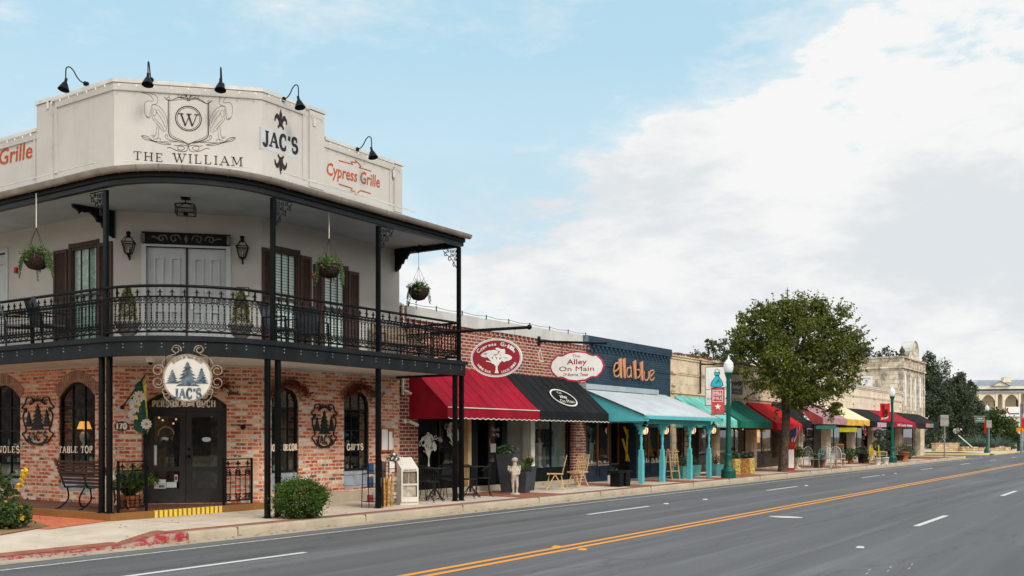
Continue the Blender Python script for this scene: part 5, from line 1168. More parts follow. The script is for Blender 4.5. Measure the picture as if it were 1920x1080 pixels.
for x in (-.72, .70): b.box(x, x+.04, -.26, -.2, 0, .65); b.box(x, x+.04, .24, .3, 0, .92); b.box(x-.005, x+.045, -.26, .24, .62, .66); b.bar((x+.02, -.22, .1), (x+.02, .25, .4), .035)
b.ob('frame', 'wood_bench', t)
# round hanging sign with firs
def scroll(b, cx, cz, r, a0, turn=1, w=.014):
    pts = [(cx+r*(1-.62*i/26)*math.cos(R(a0+turn*i*19)), cz+r*(1-.62*i/26)*math.sin(R(a0+turn*i*19))) for i in range(27)]; b.stroke(pts, w, -.008, .016)
t = thing('round_shop_sign', 'round white hanging sign with three fir trees in a scrolled iron frame', 'sign', W(352, 16.95, zat(709, 16.95)), 41); M = MW[t.name]; rs = .385
b = B(M); b.prism(circ(0, 0, rs, n=40), -.012, .012); b.ob('sign_face', 'sign_cream', t)
b = B(M); b.stroke(circ(0, 0, rs+.012, n=40), .028, -.018, .036, True)
for sx in (1, -1):
    tr = 1 if sx > 0 else -1
    scroll(b, sx*(rs+.10), .13, .105, 180 if sx > 0 else 0, -tr); scroll(b, sx*(rs+.10), -.07, .105, 180 if sx > 0 else 0, tr)
    scroll(b, sx*.19, rs+.10, .085, 200 if sx > 0 else -20, -tr); b.stroke([(q.x, q.y) for q in smooth([(sx*.27, rs+.10), (sx*.20, rs+.03), (sx*.33, rs-.02), (sx*.42, rs-.14), (sx*.38, rs-.24)], 5)], .014, -.006, .014)
    scroll(b, sx*.37, -.22, .07, 90, tr); b.stroke([(q.x, q.y) for q in smooth([(sx*.40, -.24), (sx*.38, -.33), (sx*.30, -.40), (sx*.26, -.46)], 5)], .014, -.006, .014); scroll(b, sx*.21, -.44, .055, 90, tr)
b.ob('scroll_frame', 'rust_iron', t)
b = B(M)
for x in (-.36, .35): b.tube([(x, 0, .2), (x, .0, .50)], .010, 5)
b.ob('hanger', 'iron_soft', t)
b = B(M); b.prism(conifer(0, -.13, .40, .42, 7, 1), -.022, -.016); b.prism(conifer(-.25, -.09, .22, .24, 6, 2), -.020, -.0145); b.prism(conifer(.23, -.09, .24, .27, 6, 3), -.0205, -.015); b.ob('fir_emblem', 'sign_blue_grey', t)
b = B(M); lettering(b, "JAC'S", -.225, -.345, .225, -.345, .165, 'deco', y=-.02); b.ob('sign_lettering', 'sign_blue_grey', t)
b = B(M); lettering(b, 'SPRUCE UP YOUR HOUSE', -.235, .245, .235, .245, .06, 'slab', bow=.10, y=-.022); lettering(b, 'EST 1983', -.10, -.455, .10, -.455, .05, 'slab', bow=-.02, y=-.01); b.ob('sign_motto', 'rust_iron', t)
# cut metal signs on the brick
def firsign(pl, px, py, w, h, deg, label):
    p = at(pl, px, py); t = thing('cut_metal_sign', label, 'sign', p, deg, 'cut metal fir signs on the brick'); M = MW[t.name]; b = B(M)
    S = lambda x, z: (x*w, z*h)
    for k in (1, -1):
        b.stroke([(q.x, q.y) for q in smooth([S(k*.10, -.44), S(k*.30, -.42), S(k*.40, -.33), S(k*.48, -.25), S(k*.36, -.18), S(k*.44, 0), S(k*.46, .12), S(k*.40, .24), S(k*.5, .28), S(k*.40, .36), S(k*.34, .47), S(k*.18, .47), S(k*.14, .40)], 5)], .022, -.03, .02)
        b.stroke([(q.x, q.y) for q in smooth([S(k*.46, .24), S(k*.36, .27), S(k*.36, .20), S(k*.44, .18)], 4)], .016, -.03, .02)
    b.stroke([(q.x, q.y) for q in smooth([S(-.3, -.30), S(-.22, -.40), S(0, -.46), S(.22, -.40), S(.3, -.30)], 6)], .022, -.03, .02); b.stroke([(q.x, q.y) for q in smooth([S(-.24, .34), S(0, .43), S(.24, .34)], 6)], .03, -.031, .02)
    b.prism([S(x, z) for x, z in conifer(0, -.17, .50, .52, 6, 4)], -.032, -.012); b.prism([S(x, z) for x, z in conifer(-.28, -.10, .25, .30, 5, 5)], -.031, -.0125); b.prism([S(x, z) for x, z in conifer(.28, -.10, .27, .34, 5, 6)], -.033, -.013)
    b.stroke([S(-.42, -.10), S(.42, -.10)], .012, -.03, .02); b.ob('sign_plate', 'iron_soft', t)
    b = B(M); lettering(b, "JAC'S", -.31*w, -.38*h, .31*w, -.38*h, .17*h, 'deco', y=-.035); lettering(b, 'EST 1983', -.2*w, -.49*h, .2*w, -.49*h, .055*h, 'slab', y=-.034); lettering(b, 'SPRUCE UP', -.25*w, .33*h, .25*w, .33*h, .07*h, 'slab', bow=.07*h, y=-.034); b.ob('sign_lettering', 'iron_soft', t); return t
def span(pl, x0, x1, y0, y1): a, zt = pl.hit(x0, y0); c, _ = pl.hit(x1, y0); zb = pl.hit((x0+x1)/2, y1)[1]; return abs(c-a), zt-zb
w_, h_ = span(PF, 583, 631, 757, 842); firsign(PF, 607, 799, w_, h_, 90, 'black cut metal fir sign on brick between HOME DECOR and GIFTS windows')
w_, h_ = span(PL, 42, 102, 744, 836); firsign(PL, 72, 790, w_, h_, 0, 'black cut metal fir sign on brick between CANDLES and TABLE TOP windows')
# daisy flag
t = thing('garden_flag', 'green flag printed with white daisies hanging from an angled pole by the entrance', 'flag', at(PC, 229, 764), 45); M = MW[t.name] @ Matrix.Scale(1.2, 4)
b = B(M); tip = (.44, -.55, .50); b.tube([(0, 0, 0), tip], .012, 6); b.lathe((0, -.02, -.03), [(.03, 0), (.03, .06)], 8); b.ob('pole', 'iron', t)
b = B(M); fl = []
for i in range(9):
    q = i/8; top = Vector((.44-.28*(1-q), -.55+.35*(1-q), .52-.33*(1-q))); 
    row = []
    for j in range(12): k_ = j/11; L = .95*(.62+.38*math.sin(q*2.2)); row.append(Vector((top.x+.04*math.sin(q*9+k_*2)+.09*k_*q, top.y+.12*math.sin(q*7+k_)*k_, top.z-L*k_*(.7+.3*q))))
    fl.append(row)
for i in range(8):
    for j in range(11): b.mi = 1 if (2 <= j < 7 and i < 6 and (i+j) % 4 == 0) else (2 if (i*3+j*5) % 11 == 0 else (3 if i >= 6 else 0)); b.add([fl[i][j], fl[i+1][j], fl[i+1][j+1], fl[i][j+1]], [(0, 1, 2, 3)])
b.ob('flag_cloth', ['flag_green', 'petal_yellow', 'flag_yellow', 'flag_yellow'], t)
for (i, j, rr) in ((2, 4, .10), (4, 5, .11), (5, 3, .10), (3, 7, .10), (6, 9, .09)):
    b = B(M); c_ = fl[i][j]+Vector((0, -.035, 0))
    for k in range(11): a = k*.571; u_ = Vector((math.cos(a), 0, math.sin(a))); v_ = Vector((-math.sin(a), 0, math.cos(a)))*.018; b.add([c_+u_*.02-v_*.4, c_+u_*rr*.8-v_, c_+u_*rr, c_+u_*rr*.8+v_, c_+u_*.02+v_*.4], [(0, 1, 2, 3, 4)])
    B(M).ball(fl[i][j]+Vector((0, -.045, 0)), .025, 8, (1, .3, 1)).ob('daisy_eye', 'petal_orange', b.ob('daisy_print', 'petal', t))
# autumn garlands over the arches
def garland(pl, x0, x1, z, rise, label, seed, n=260):
    t = thing('autumn_garland', label, 'garland', pl.M @ Vector(((x0+x1)/2, -.05, z)), DEG[id(pl)], 'autumn leaf garlands over the arches'); b = B(); r = random.Random(seed); ar = arch(x0, x1, z+rise, rise, 14)
    tw = B(pl); tw.tube([(p[0], -.05, p[1]) for p in ar], .012, 5); tw.ob('vine', 'bark', t)
    for i in range(n): p = r.choice(ar); q = pl.M @ Vector((p[0]+r.uniform(-.08, .08), -.06-r.random()*.08, p[1]+r.gauss(0, .06))); leaves(b, q, (.02, .02, .02), 1, .075, r.randint(0, 99999), .2, .6)
    b.ob('garland_leaves', 'leaf_autumn', t)
garland(PF, gwR[0][0]-.1, gwR[0][1]+.25, gwR[0][3]-.18, .26, 'rusty autumn leaf garland over the arch of the HOME DECOR window', 21)
garland(PF, gwR[1][0]-.05, gwR[1][1]+.3, gwR[1][3]-.16, .25, 'rusty autumn leaf garland over the arch of the GIFTS window', 22)
garland(PC, dA+.8, dB+.15, DT-.12, .25, 'rusty autumn leaf garland over the arch of the entrance', 23, 190)
# street bench on the porch
t = thing('metal_bench', 'black metal slatted bench seen from behind on the porch', 'bench', (-16.75, 11.2, .24), 180); M = MW[t.name]
b = B(M)
for i in range(7): z = .47+i*.066; y = .17+i*.026; b.add([(-.76, y, z), (.76, y, z), (.76, y+.018, z+.045), (-.76, y+.018, z+.045), (-.76, y+.01, z-.004), (.76, y+.01, z-.004), (.76, y+.028, z+.041), (-.76, y+.028, z+.041)], [(0, 1, 2, 3), (7, 6, 5, 4), (3, 2, 6, 7), (0, 4, 5, 1), (0, 3, 7, 4), (1, 5, 6, 2)])
b.ob('backrest', 'rail_brown', t); b = B(M)
for i in range(6): b.box(-.76, .76, -.26+i*.07, -.215+i*.07, .40, .418)
b.ob('seat', 'rail_brown', t)
for x in (-.72, 0, .72):
    b = B(M); b.tube(smooth([(x, -.30, 0), (x, -.18, .03), (x, -.16, .2), (x, -.26, .38), (x, -.1, .40), (x, .12, .40), (x, .17, .46), (x, .33, .93)], 4), .016, 5); b.tube(smooth([(x, .34, 0), (x, .24, .03), (x, .08, .18), (x, .1, .39)], 4), .016, 5)
    if x: b.tube(smooth([(x, -.26, .38), (x, -.28, .60), (x, -.1, .64), (x, .24, .64)], 4), .014, 5)
    b.ob('leg_frame', 'iron', t)
# low iron panels beside the step
def low_rail(y0, y1, label):
    t = thing('porch_railing', label, 'railing', (-15.5, (y0+y1)/2, .246), 90, 'low iron railings beside the step'); L = y1-y0; b = B(Matrix.Translation((-15.5, y0, .246)) @ Matrix.Rotation(R(90), 4, 'Z'))
    for x in (0.02, L-.02): b.box(x-.018, x+.018, -.018, .018, 0, .92)
    for z in (.90, .74, .08): b.box(.04, L-.04, -.010, .010, z-.012, z+.012)
    n = 3
    for i in range(n):
        c = L*(i+.5)/n
        for k in (-.055, .055):
            b.tube([(c+k, 0, .08), (c+k, 0, .7)], .008, 5)
            for z in (.14, .2, .58, .62): b.box(c+k-.02, c+k+.02, -.012, .012, z, z+.022)
        for cz in (.15, .62, .66): b.stroke(circ(c, cz, .055, n=12), .014, -.006, .012, True); b.stroke(circ(c, cz, .025, n=8), .012, -.006, .012, True)
        b.stroke([(c, .74), (c, .87)], .014, -.006, .012); b.prism([(c, .88), (c+.02, .83), (c, .78), (c-.02, .83)], -.008, .008)
        for k in (1, -1): b.stroke([(q.x, q.y) for q in smooth([(c, .77), (c+k*.025, .82), (c+k*.045, .82), (c+k*.045, .79)], 4)], .011, -.006, .012)
    b.ob('cast_panel', 'iron', t)
low_rail(10.8, 11.42, 'low cast iron railing panel in front of the potted fern'); low_rail(13.15, 13.9, 'low cast iron railing panel right of the entrance step')
# fern, stump, pots on the porch
t = thing('potted_fern', 'large feathery fern in an orange pot left of the entrance', 'potted plant', (-16.12, 11.5, .24), 0); M = MW[t.name]
B(M).lathe((0, 0, 0), [(.14, 0), (.18, .2), (.2, .22), (.2, .26)], 14).ob('pot', 'terracotta', t)
b = B(M); blades(b, (0, 0, .2), 60, .75, .42, .02, 8, .35); r = random.Random(9)
for i in range(110):
    a = r.random()*6.28; q = r.random()**.6; L = r.uniform(.4, .85)
    for k in range(14): t_ = k/14; leaves(b, (math.cos(a)*.5*q*t_*1.1, math.sin(a)*.5*q*t_*1.1, .22+L*(t_-.6*q*t_*t_)), (.05, .05, .04), 4, .065, r.randint(0, 99999), .1, .3)
b.ob('fronds', 'leaf_bush', t)
b = B(Matrix.Translation((-16.05, 10.98, .24))); b.tube([(0, 0, 0), (.02, .02, .25), (-.02, 0, .45), (.06, .05, .72)], [.10, .085, .10, .06], 9); b.ball((.05, .03, .6), .10, 8, (1, 1, .8)); tag(b.ob('stone_figure', 'statue'), 'rough weathered stone figure behind the low iron railing', 'statue')
# rounded shrub at the kerb
def bush(p, rad, n, size, leaf, label, name='shrub', cat='shrub', seed=1, flowers=0, stems=True):
    t = thing(name, label, cat, p, 0); M = MW[t.name]
    b = B(M)
    for i in range(8): a = i*.8; b.tube([(0, 0, 0), (rad[0]*.5*math.cos(a), rad[1]*.5*math.sin(a), rad[2]*1.0)], [.015, .005], 5)
    b.ob('stem', 'bark', t)
    b = B(M); leaves(b, (0, 0, rad[2]*.95), rad, n, size, seed, .6); leaves(b, (0, 0, rad[2]*.95), rad, n, size, seed+1, .85, clump=70); r = random.Random(seed)
    for i in range(16):
        d = Vector((r.gauss(0, 1), r.gauss(0, 1), abs(r.gauss(.3, 1)))).normalized(); a0 = Vector((d.x*rad[0], d.y*rad[1], rad[2]*.95+d.z*rad[2]))*.95
        for k in range(7): leaves(b, a0+(d+Vector((0, 0, .5)))*.022*k, (.02, .02, .02), 2, size*.9, r.randint(0, 9999))
    b.ob('foliage', leaf, t)
    if flowers:
        b = B(M); r = random.Random(seed)
        for i in range(flowers):
            d = Vector((r.gauss(0, 1), r.gauss(0, 1), abs(r.gauss(0, 1)))).normalized(); c = Vector((d.x*rad[0], d.y*rad[1], rad[2]*.95+d.z*rad[2])); leaves(b, c, (.05, .05, .045), 22, .045, r.randint(0, 9999), .2, .8)
        b.ob('flower', 'petal_yellow', t)
    return t
p = W(562, 18.0, .12); bush(p, (.47, .47, .36), 6500, .040, 'leaf_bush', 'rounded bright green shrub on the pavement beside the double post', seed=31)
p = ground(6, 990, .13); bush(p, (.46, .36, .20), 1500, .07, 'leaf_mid', 'low dark leafed shrub with yellow flowers at the planting bed edge', 'flowering_shrub', 'flowering shrub', 32, 9)
q_ = W(-8, 17.6, .13); bush(q_, (.34, .32, .42), 420, .085, 'leaf_mid', 'taller shrub with a cluster of yellow flowers in front of the CANDLES window', 'flowering_shrub', 'flowering shrub', 33, 0)
b = B(); 
for dx in (0, .07, -.06, .03): leaves(b, W(42+dx*100, 17.2, zat(897-dx*200, 17.2)), (.06, .06, .06), 34, .05, int(500+dx*100), .2, .8)
tag(b.ob('flower_cluster', 'petal_yellow'), 'bright yellow trumpet flower cluster at the tip of the taller shrub', 'flower'); b.ob  # noqa
# brochure racks, newspaper box, menu board
t = thing('menu_board', 'wooden notice case with white menu sheets on brick right of the GIFTS window', 'notice board', at(PF, 724, 825), 90); M = MW[t.name]
w_, h_ = span(PF, 713, 737, 803, 847); B(M).box(-w_/2, w_/2, -.05, -.001, -h_/2, h_/2).ob('case', 'wood_orange', t); b = B(M)
for a, c, zt in ((-.46, -.02, .45), (.08, .34, .36)): b.box(a*w_, c*w_, -.056, -.051, -h_*.42, h_*zt)
b.box(.36*w_, .44*w_, -.054, -.051, -h_*.4, h_*.1); b.ob('menu_sheet', 'white', t)
t = thing('newspaper_box', 'white metal newspaper box with sloping top and two glazed shelves', 'newspaper box', W(762, 21.65, .12), 62); M = MW[t.name]
b = B(M); b.box(-.21, .21, -.17, .22, .0, .06); b.prism([], 0, 0) if False else None
b.add([(-.2, -.2, .06), (.2, -.2, .06), (.2, .2, .06), (-.2, .2, .06), (-.2, -.2, .78), (.2, -.2, .78), (.2, .2, 1.02), (-.2, .2, 1.02)], [(3, 2, 1, 0), (4, 5, 6, 7), (1, 2, 6, 5), (2, 3, 7, 6), (3, 0, 4, 7)])
for q in ((-.2, .2, .06, .17), (-.2, .2, .42, .46), (-.2, .2, .72, .78), (-.2, -.165, .17, .42), (.165, .2, .17, .42), (-.2, -.165, .46, .72), (.165, .2, .46, .72)): b.box(q[0], q[1], -.2, -.185, q[2], q[3])
b.add([(-.165, -.12, .17), (.165, -.12, .17), (.165, -.12, .72), (-.165, -.12, .72)], [(0, 1, 2, 3)]); b.ob('cabinet', 'offwhite', t)
b = B(M)
for x in (-.14, .02): b.box(x, x+.12, -.165, -.15, .46, .68)
b.ob('magazine', 'wood_bench', t); b = B(M); b.box(-.15, .15, -.165, -.15, .17, .40); b.ob('newspaper', 'statue', t); b = B(M); lettering(b, 'REAL ESTATE', -.14, .735, .14, .735, .03, 'bold', y=-.204); b.ob('lettering', 'letter_red', t)
def rack(px, zc, label, seed, deg, w=.34, hh=1.0):
    t = thing('brochure_rack', label, 'rack', W(px, zc, .12), deg, 'wire racks of leaflets outside the brick wall'); M = MW[t.name]; b = B(M)
    for x in (-w/2, w/2):
        for y in (-.14, .14): b.tube([(x, y, 0), (x, y*.6, hh)], .009, 5)
    for z in (.12, .42, .70): b.box(-w/2, w/2, -.14, .14, z, z+.01); b.tube([(-w/2, -.14, z+.08), (w/2, -.14, z+.08)], .006, 4)
    b.ob('wire_frame', 'iron', t); r = random.Random(seed); b = B(M)
    for z in (.13, .43, .71):
        x = -w/2+.02
        while x < w/2-.07: b.mi = r.randint(0, 4); ww = r.uniform(.07, .12); b.box(x, x+ww, -.11, -.07+r.random()*.05, z, z+r.uniform(.13, .24)); x += ww+.01
    b.ob('leaflet', ['paper', 'letter_red', 'white', 'cloth_denim', 'offwhite'], t); return t
rack(698, 20.7, 'crowded dark wire rack of leaflets beneath the GIFTS window', 1, 75); rack(738, 21.7, 'wire leaflet rack with white booklets next to the white newspaper box', 2, 60, .3, .95)
b = B(Matrix.Translation(W(727, 21.0, .12))); r = random.Random(4)
for i in range(7): x = r.uniform(-.08, .08); y = r.uniform(-.06, .06); b.tube([(x, y, 0), (x*1.3, y*1.3, .62+r.uniform(-.08, .1))], .028, 6)
tag(b.ob('wood_stakes', 'wood_log'), 'bundle of pale split wood stakes between the two leaflet racks', 'wood bundle')
b = B(Matrix.Translation(W(716, 21.0, .12))); b.box(-.06, .06, -.06, .06, 0, .75); b.lathe((0, 0, .75), [(.09, 0), (.09, .14), (.05, .2)], 8); tag(b.ob('wooden_post_box', 'rail_brown'), 'dark red brown wooden post leaning against the leaflet racks', 'post')
t = thing('dried_wreath', 'dried flower wreath resting on top of the white booklet rack', 'wreath', W(738, 21.65, 1.06), 60); b = B(MW[t.name])
leaves(b, (0, 0, .06), (.17, .1, .12), 240, .05, 77, .4, .6); b.ob('dried_flowers', 'leaf_heather', t); b = B(MW[t.name]); leaves(b, (0, -.05, .06), (.15, .07, .1), 40, .06, 78, .6, .9); b.ob('pale_blooms', 'petal', t)
# downpipe and security cameras on the neighbouring brick
t = thing('downpipe', 'white downpipe with a curved top at the end of the red brick wall', 'pipe', at(PA, 752, 700, -.05), 90); b = B(PA); s, _ = PA.hit(752, 600, -.05); s2, _ = PA.hit(745, 580, -.05); zt = PA.hit(750, 570)[1]
b.tube(smooth([(s-.12, -.06, zt-.06), (s-.05, -.06, zt), (s+.03, -.06, zt-.05), (s+.05, -.06, zt-.2), (s+.05, -.06, 2.6)], 5), .035, 8); b.ob('pipe', 'white', t); b = B(PA)
for z in (4.2, 3.4, 2.8): b.box(s, s+.1, -.07, 0, z, z+.03)
b.ob('bracket', 'white', t)
for px, py, lb, sc_ in ((757, 732, 'small dark and cream floodlight fitting high on the brick beside the downpipe', .8), (765, 790, 'cream bullet security camera pointing at the red awning', 1)):
    t = thing('security_camera', lb, 'camera', at(PA, px-6, py), 90); M = MW[t.name] @ Matrix.Scale(sc_, 4); b = B(M); b.lathe((0, 0, -.05), [(.05, 0), (.05, .1)], 10); b.tube([(0, -.02, 0), (.06, -.14, -.03)], .015, 6); b.ob('bracket', 'iron_soft' if sc_ < 1 else 'white', t); b = B(M); b.tube([(.02, -.12, 0), (.22, -.24, -.10)], .04, 8); b.ob('camera_body', 'house_cream', t)

t = thing('door_wreath', 'brown twig wreath hanging inside the left glass door', 'wreath', at(PC, 311, 814, .235), 45); b = B(MW[t.name]); r = random.Random(6)
B(MW[t.name]).tube([(.15*math.cos(a*.35), -.0, .15*math.sin(a*.35)) for a in range(19)], .02, 6).ob('twig_ring', 'rust_iron', t)
for i in range(120): a = r.uniform(3.4, 6.2); leaves(b, (.15*math.cos(a), -.02, .15*math.sin(a)), (.03, .02, .03), 1, .04, r.randint(0, 9999))
b.ob('greenery', 'leaf_mid', t)
for i, (px, py) in enumerate(((298, 783), (305, 788), (325, 794), (330, 786), (397, 780))):
    o = B(); o.ball(at(PC, px, py, 1.2), .022, 6); tag(o.ob('shop_bulb', 'bulb'), 'tiny warm bulb glowing deep inside the shop behind the entrance doors', 'bulb', 'bulbs inside the entrance')
# ------------------------------------------------------------------ street row
def fy(px, d=15.6): u = (px-960)/FPX; return d*(CT+u*ST)/(ST-u*CT)
ZT = 4.78; plain('pink_seam', (.26, .14, .15))
AX = -14.42
def awning(label, y0, y1, ztop, zf, zb, xf, mat, side=None, scal=0, trim=None, ribs=0, group='shop awnings', valmat=None, ribm='awn_charcoal'):
    t = thing('awning', label, 'awning', (-15.6, (y0+y1)/2, zb), 90, group); M = Matrix.Translation((-15.6, y0, 0)) @ Matrix.Rotation(R(90), 4, 'Z'); L = y1-y0; d = -(xf+15.6)
    b = B(M); n = max(4, int(L/.45)); P = []; Q = []
    for i in range(n+1):
        x = L*i/n
        for k in range(7): q = k/6; sag = .035*math.sin(math.pi*q)*(1 if i % 2 else .35); P.append((x, d*q, ztop+(zf-ztop)*q-sag))
    b.add(P, [(i*7+k, i*7+k+1, (i+1)*7+k+1, (i+1)*7+k) for i in range(n) for k in range(6)]); b.add([(x, y+.012, z-.015) for x, y, z in P], [(i*7+k, (i+1)*7+k, (i+1)*7+k+1, i*7+k+1) for i in range(n) for k in range(6)]); b.ob('canopy', mat, t)
    b = B(M)
    for x in (.004, L-.004): b = B(M); b.add([(x, 0, ztop-.02), (x, d, zf-.002), (x, d, zb), (x, 0, zb)], [(0, 1, 2, 3)]); b.ob('side_panel', side or mat, t)
    b = B(M); m = max(6, int(L/.055)); 
    for i in range(m):
        a, c = L*i/m, L*(i+1)/m; f = lambda x: zb+(scal*.5*(1-abs(math.sin(math.pi*x/.24))) if scal else 0); w = lambda x: d-.004-.012*math.sin(x*5)
        b.add([(a, w(a), f(a)), (c, w(c), f(c)), (c, d-.002, zf), (a, d-.002, zf)], [(0, 1, 2, 3)])
        if scal: b.add([(a, w(a)+.008, f(a)), (c, w(c)+.008, f(c)), (c, w(c)+.008, zf), (a, w(a)+.008, zf)], [(3, 2, 1, 0)])
    b.ob('valance', valmat or mat, t)
    if trim:
        b = B(M)
        for i in range(m): a, c = L*i/m, L*(i+1)/m; f = lambda x: zb+scal*.5*(1-abs(math.sin(math.pi*x/.24))); b.add([(a, d-.022, f(a)-.008), (c, d-.022, f(c)-.008), (c, d-.022, f(c)+.014), (a, d-.022, f(a)+.014)], [(0, 1, 2, 3)])
        if trim == 'both': b.box(0, L, d-.02, d-.012, zf-.012, zf+.012)
        b.ob('edge_trim', 'offwhite', t)
    if ribs:
        b = B(M)
        for i in range(1, ribs): x = L*i/ribs; b.bar((x, -.004, ztop+.0), (x, d-.002, zf+.003), .008, .008)
        b.ob('seam', ribm if mat != 'awn_red' else 'sign_red', t)
    b = B(M)
    for i in range(int(L/1.5)+2): x = min(L-.03, .03+i*1.5); b.tube([(x, 0, ztop-.06), (x, d+.03, zf-.05)], .014, 5); b.tube([(x, d+.03, zf-.06), (x, 0, zf-.06)], .014, 5)
    b.box(.01, L-.01, d+.012, d+.04, zf-.05, zf-.02); b.ob('awning_frame', 'pole_grey', t); return t
def storefront(b_par, s0, s1, z0, z1, zbulk, frame, bulk, nx=2, dep=.18, glassm='glass', back='interior', doorat=None, rw=.04, rdep=1.8, floor='shelf'):
    """glazed shop bay in an opening of the facade"""
    f = B(PA); f.box(s0, s0+rw, dep, dep+.06, zbulk, z1); f.box(s1-rw, s1, dep, dep+.06, zbulk, z1); f.box(s0+rw, s1-rw, dep+.001, dep+.059, z1-rw, z1); f.box(s0+rw, s1-rw, dep-.02, dep+.08, zbulk-.005, zbulk+.04)
    for i in range(1, nx): x = s0+(s1-s0)*i/nx; f.box(x-rw/2, x+rw/2, dep+.002, dep+.058, zbulk+.04, z1-rw)
    w = f.ob('shop_window', frame, b_par); B(PA).quad((s0, dep+.03, zbulk), (s1, dep+.03, zbulk), (s1, dep+.03, z1), (s0, dep+.03, z1)).ob('pane', glassm, w)
    k = B(PA); k.box(s0+.002, s1-.002, dep, dep+.08, z0, zbulk-.006)
    for i in range(nx):
        a = s0+(s1-s0)*i/nx+.08; c = s0+(s1-s0)*(i+1)/nx-.08
        if c-a > .1:
            k.box(a, c, dep-.02, dep, z0+.12, z0+.15); k.box(a, c, dep-.02, dep, zbulk-.12, zbulk-.09); k.box(a, a+.03, dep-.019, dep, z0+.15, zbulk-.12); k.box(c-.03, c, dep-.019, dep, z0+.15, zbulk-.12)
    k.ob('bulkhead', bulk, b_par)
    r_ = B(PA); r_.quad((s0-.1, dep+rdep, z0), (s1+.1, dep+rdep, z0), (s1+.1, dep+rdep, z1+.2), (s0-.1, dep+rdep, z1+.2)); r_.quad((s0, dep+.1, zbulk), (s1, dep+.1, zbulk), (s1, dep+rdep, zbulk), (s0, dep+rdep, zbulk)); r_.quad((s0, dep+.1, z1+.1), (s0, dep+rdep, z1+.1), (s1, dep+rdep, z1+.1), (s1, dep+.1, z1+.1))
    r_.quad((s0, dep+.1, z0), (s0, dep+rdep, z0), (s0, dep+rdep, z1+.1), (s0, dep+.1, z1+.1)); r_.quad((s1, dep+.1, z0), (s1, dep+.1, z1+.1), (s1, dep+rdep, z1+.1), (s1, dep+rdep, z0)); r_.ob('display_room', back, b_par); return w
def shopdoor(b_par, s0, s1, z0, z1, mat, dep=.5, glassm='glass', kick=.35):
    d = B(PA); w = .1; d.box(s0, s0+w, dep, dep+.05, z0, z1); d.box(s1-w, s1, dep, dep+.05, z0, z1); d.box(s0+w, s1-w, dep+.001, dep+.049, z1-w, z1); d.box(s0+w, s1-w, dep+.001, dep+.049, z0, z0+kick); dd = d.ob('shop_door', mat, b_par)
    B(PA).quad((s0+w, dep+.02, z0+kick), (s1-w, dep+.02, z0+kick), (s1-w, dep+.02, z1-w), (s0+w, dep+.02, z1-w)).ob('pane', glassm, dd); h = B(PA); h.tube([(s1-.06, dep-.03, z0+.95), (s1-.06, dep-.03, z0+1.15)], .012, 6); h.ob('door_handle', 'pole_grey', dd)
def body(name, label, y0, y1, zt, mat, ops, roofmat='coping_metal', x=-15.6, back=-28, t_=.3, sides=True):
    o = thing(name, label, 'building', (x-3, (y0+y1)/2, 0), 0); b = B(PA); b.wall(y0, y1, 0, zt, ops, t_)
    b.use(Matrix.Identity(4)); b.quad((x, y1, 0), (back, y1, 0), (back, y1, zt), (x, y1, zt)); b.quad((x, y0, 0), (x, y0, zt), (back, y0, zt), (back, y0, 0)); b.quad((back, y0, 0), (back, y0, zt), (back, y1, zt), (back, y1, 0))
    b.ob('wall', mat, o); b = B(); b.quad((x-.3, y0, zt-.3), (x-.3, y1, zt-.3), (back, y1, zt-.3), (back, y0, zt-.3)); b.ob('flat_roof', 'roof_metal', o); return o
Y0, Y1, Y2 = 18.5, fy(1098), fy(1257)
sA = fy(784); sB = fy(1075)
# ---- red brick shop
gA = [(sA, fy(880), .15, 2.6), (fy(893), fy(920), .15, 2.6), (fy(920)+.001, fy(948), .15, 2.6), (fy(953), fy(998), .15, 2.6), (fy(1002), sB, .15, 2.6)]
BR1 = body('brick_shop', 'single storey red brick shop building with pale coping between hotel and blue building', Y0, Y1, ZT, 'brick_red', [(sA, sB, .14, 2.62)])
b = B(PA); zc1 = ZT-.30; x = Y0+.35
for i in range(7): c = Y0+.35+(Y1-Y0-.35)*(i+1)/7; b.box(x, c-.004, -.05, .1, zc1+(.005 if i % 2 else 0), ZT+.02); x = c
b.ob('coping', 'coping_metal', BR1)
b = B(PA)
for i in range(int((Y1-Y0)/.22)): s = Y0+.4+i*.22; b.box(s, s+.11, -.04, 0, zc1-.09, zc1-.01)
b.ob('dentil_course', 'brick_red', BR1)
b = B(PA); n = 16; pts = [(Y0+.4+(Y1-Y0-.5)*i/n, -.06, ZT+.09-.03*(i % 2)) for i in range(n+1)]; b.tube(pts, .006, 4)
for p in pts[::2]: b.box(p[0]-.012, p[0]+.012, -.07, -.05, ZT, p[2]+.03)
b.ob('string_lights', 'iron_soft', BR1)
dk = 'black_metal'
w1 = storefront(BR1, sA, fy(880), .15, 2.6, .55, dk, dk, 2)
b = B(PA); b.box(fy(878), fy(884), .0, .2, .15, 2.6); b.ob('pilaster', 'wood_pale', BR1)
b = B(PA); b.box(fy(884)+.001, fy(896), .0, .5, .15, 2.6); b.box(fy(896), fy(920), .45, .5, 2.38, 2.6); b.box(fy(918), fy(921), .05, .5, .15, 2.6); b.box(fy(941.5), fy(951), .0, .5, .15, 2.6); b.ob('door_surround', dk, BR1)
shopdoor(BR1, fy(897), fy(917.5), .17, 2.3, dk)
storefront(BR1, fy(921)+.002, fy(941), .15, 2.6, .85, dk, dk, 1, .1, back='interior_warm')
storefront(BR1, fy(951)+.002, fy(996), .15, 2.6, .25, dk, dk, 1, .9, back='interior', rdep=1.2)
b = B(PA); b.box(fy(996), fy(1003), 0, .3, .15, 2.6); b.ob('mullion', 'interior_light', BR1)
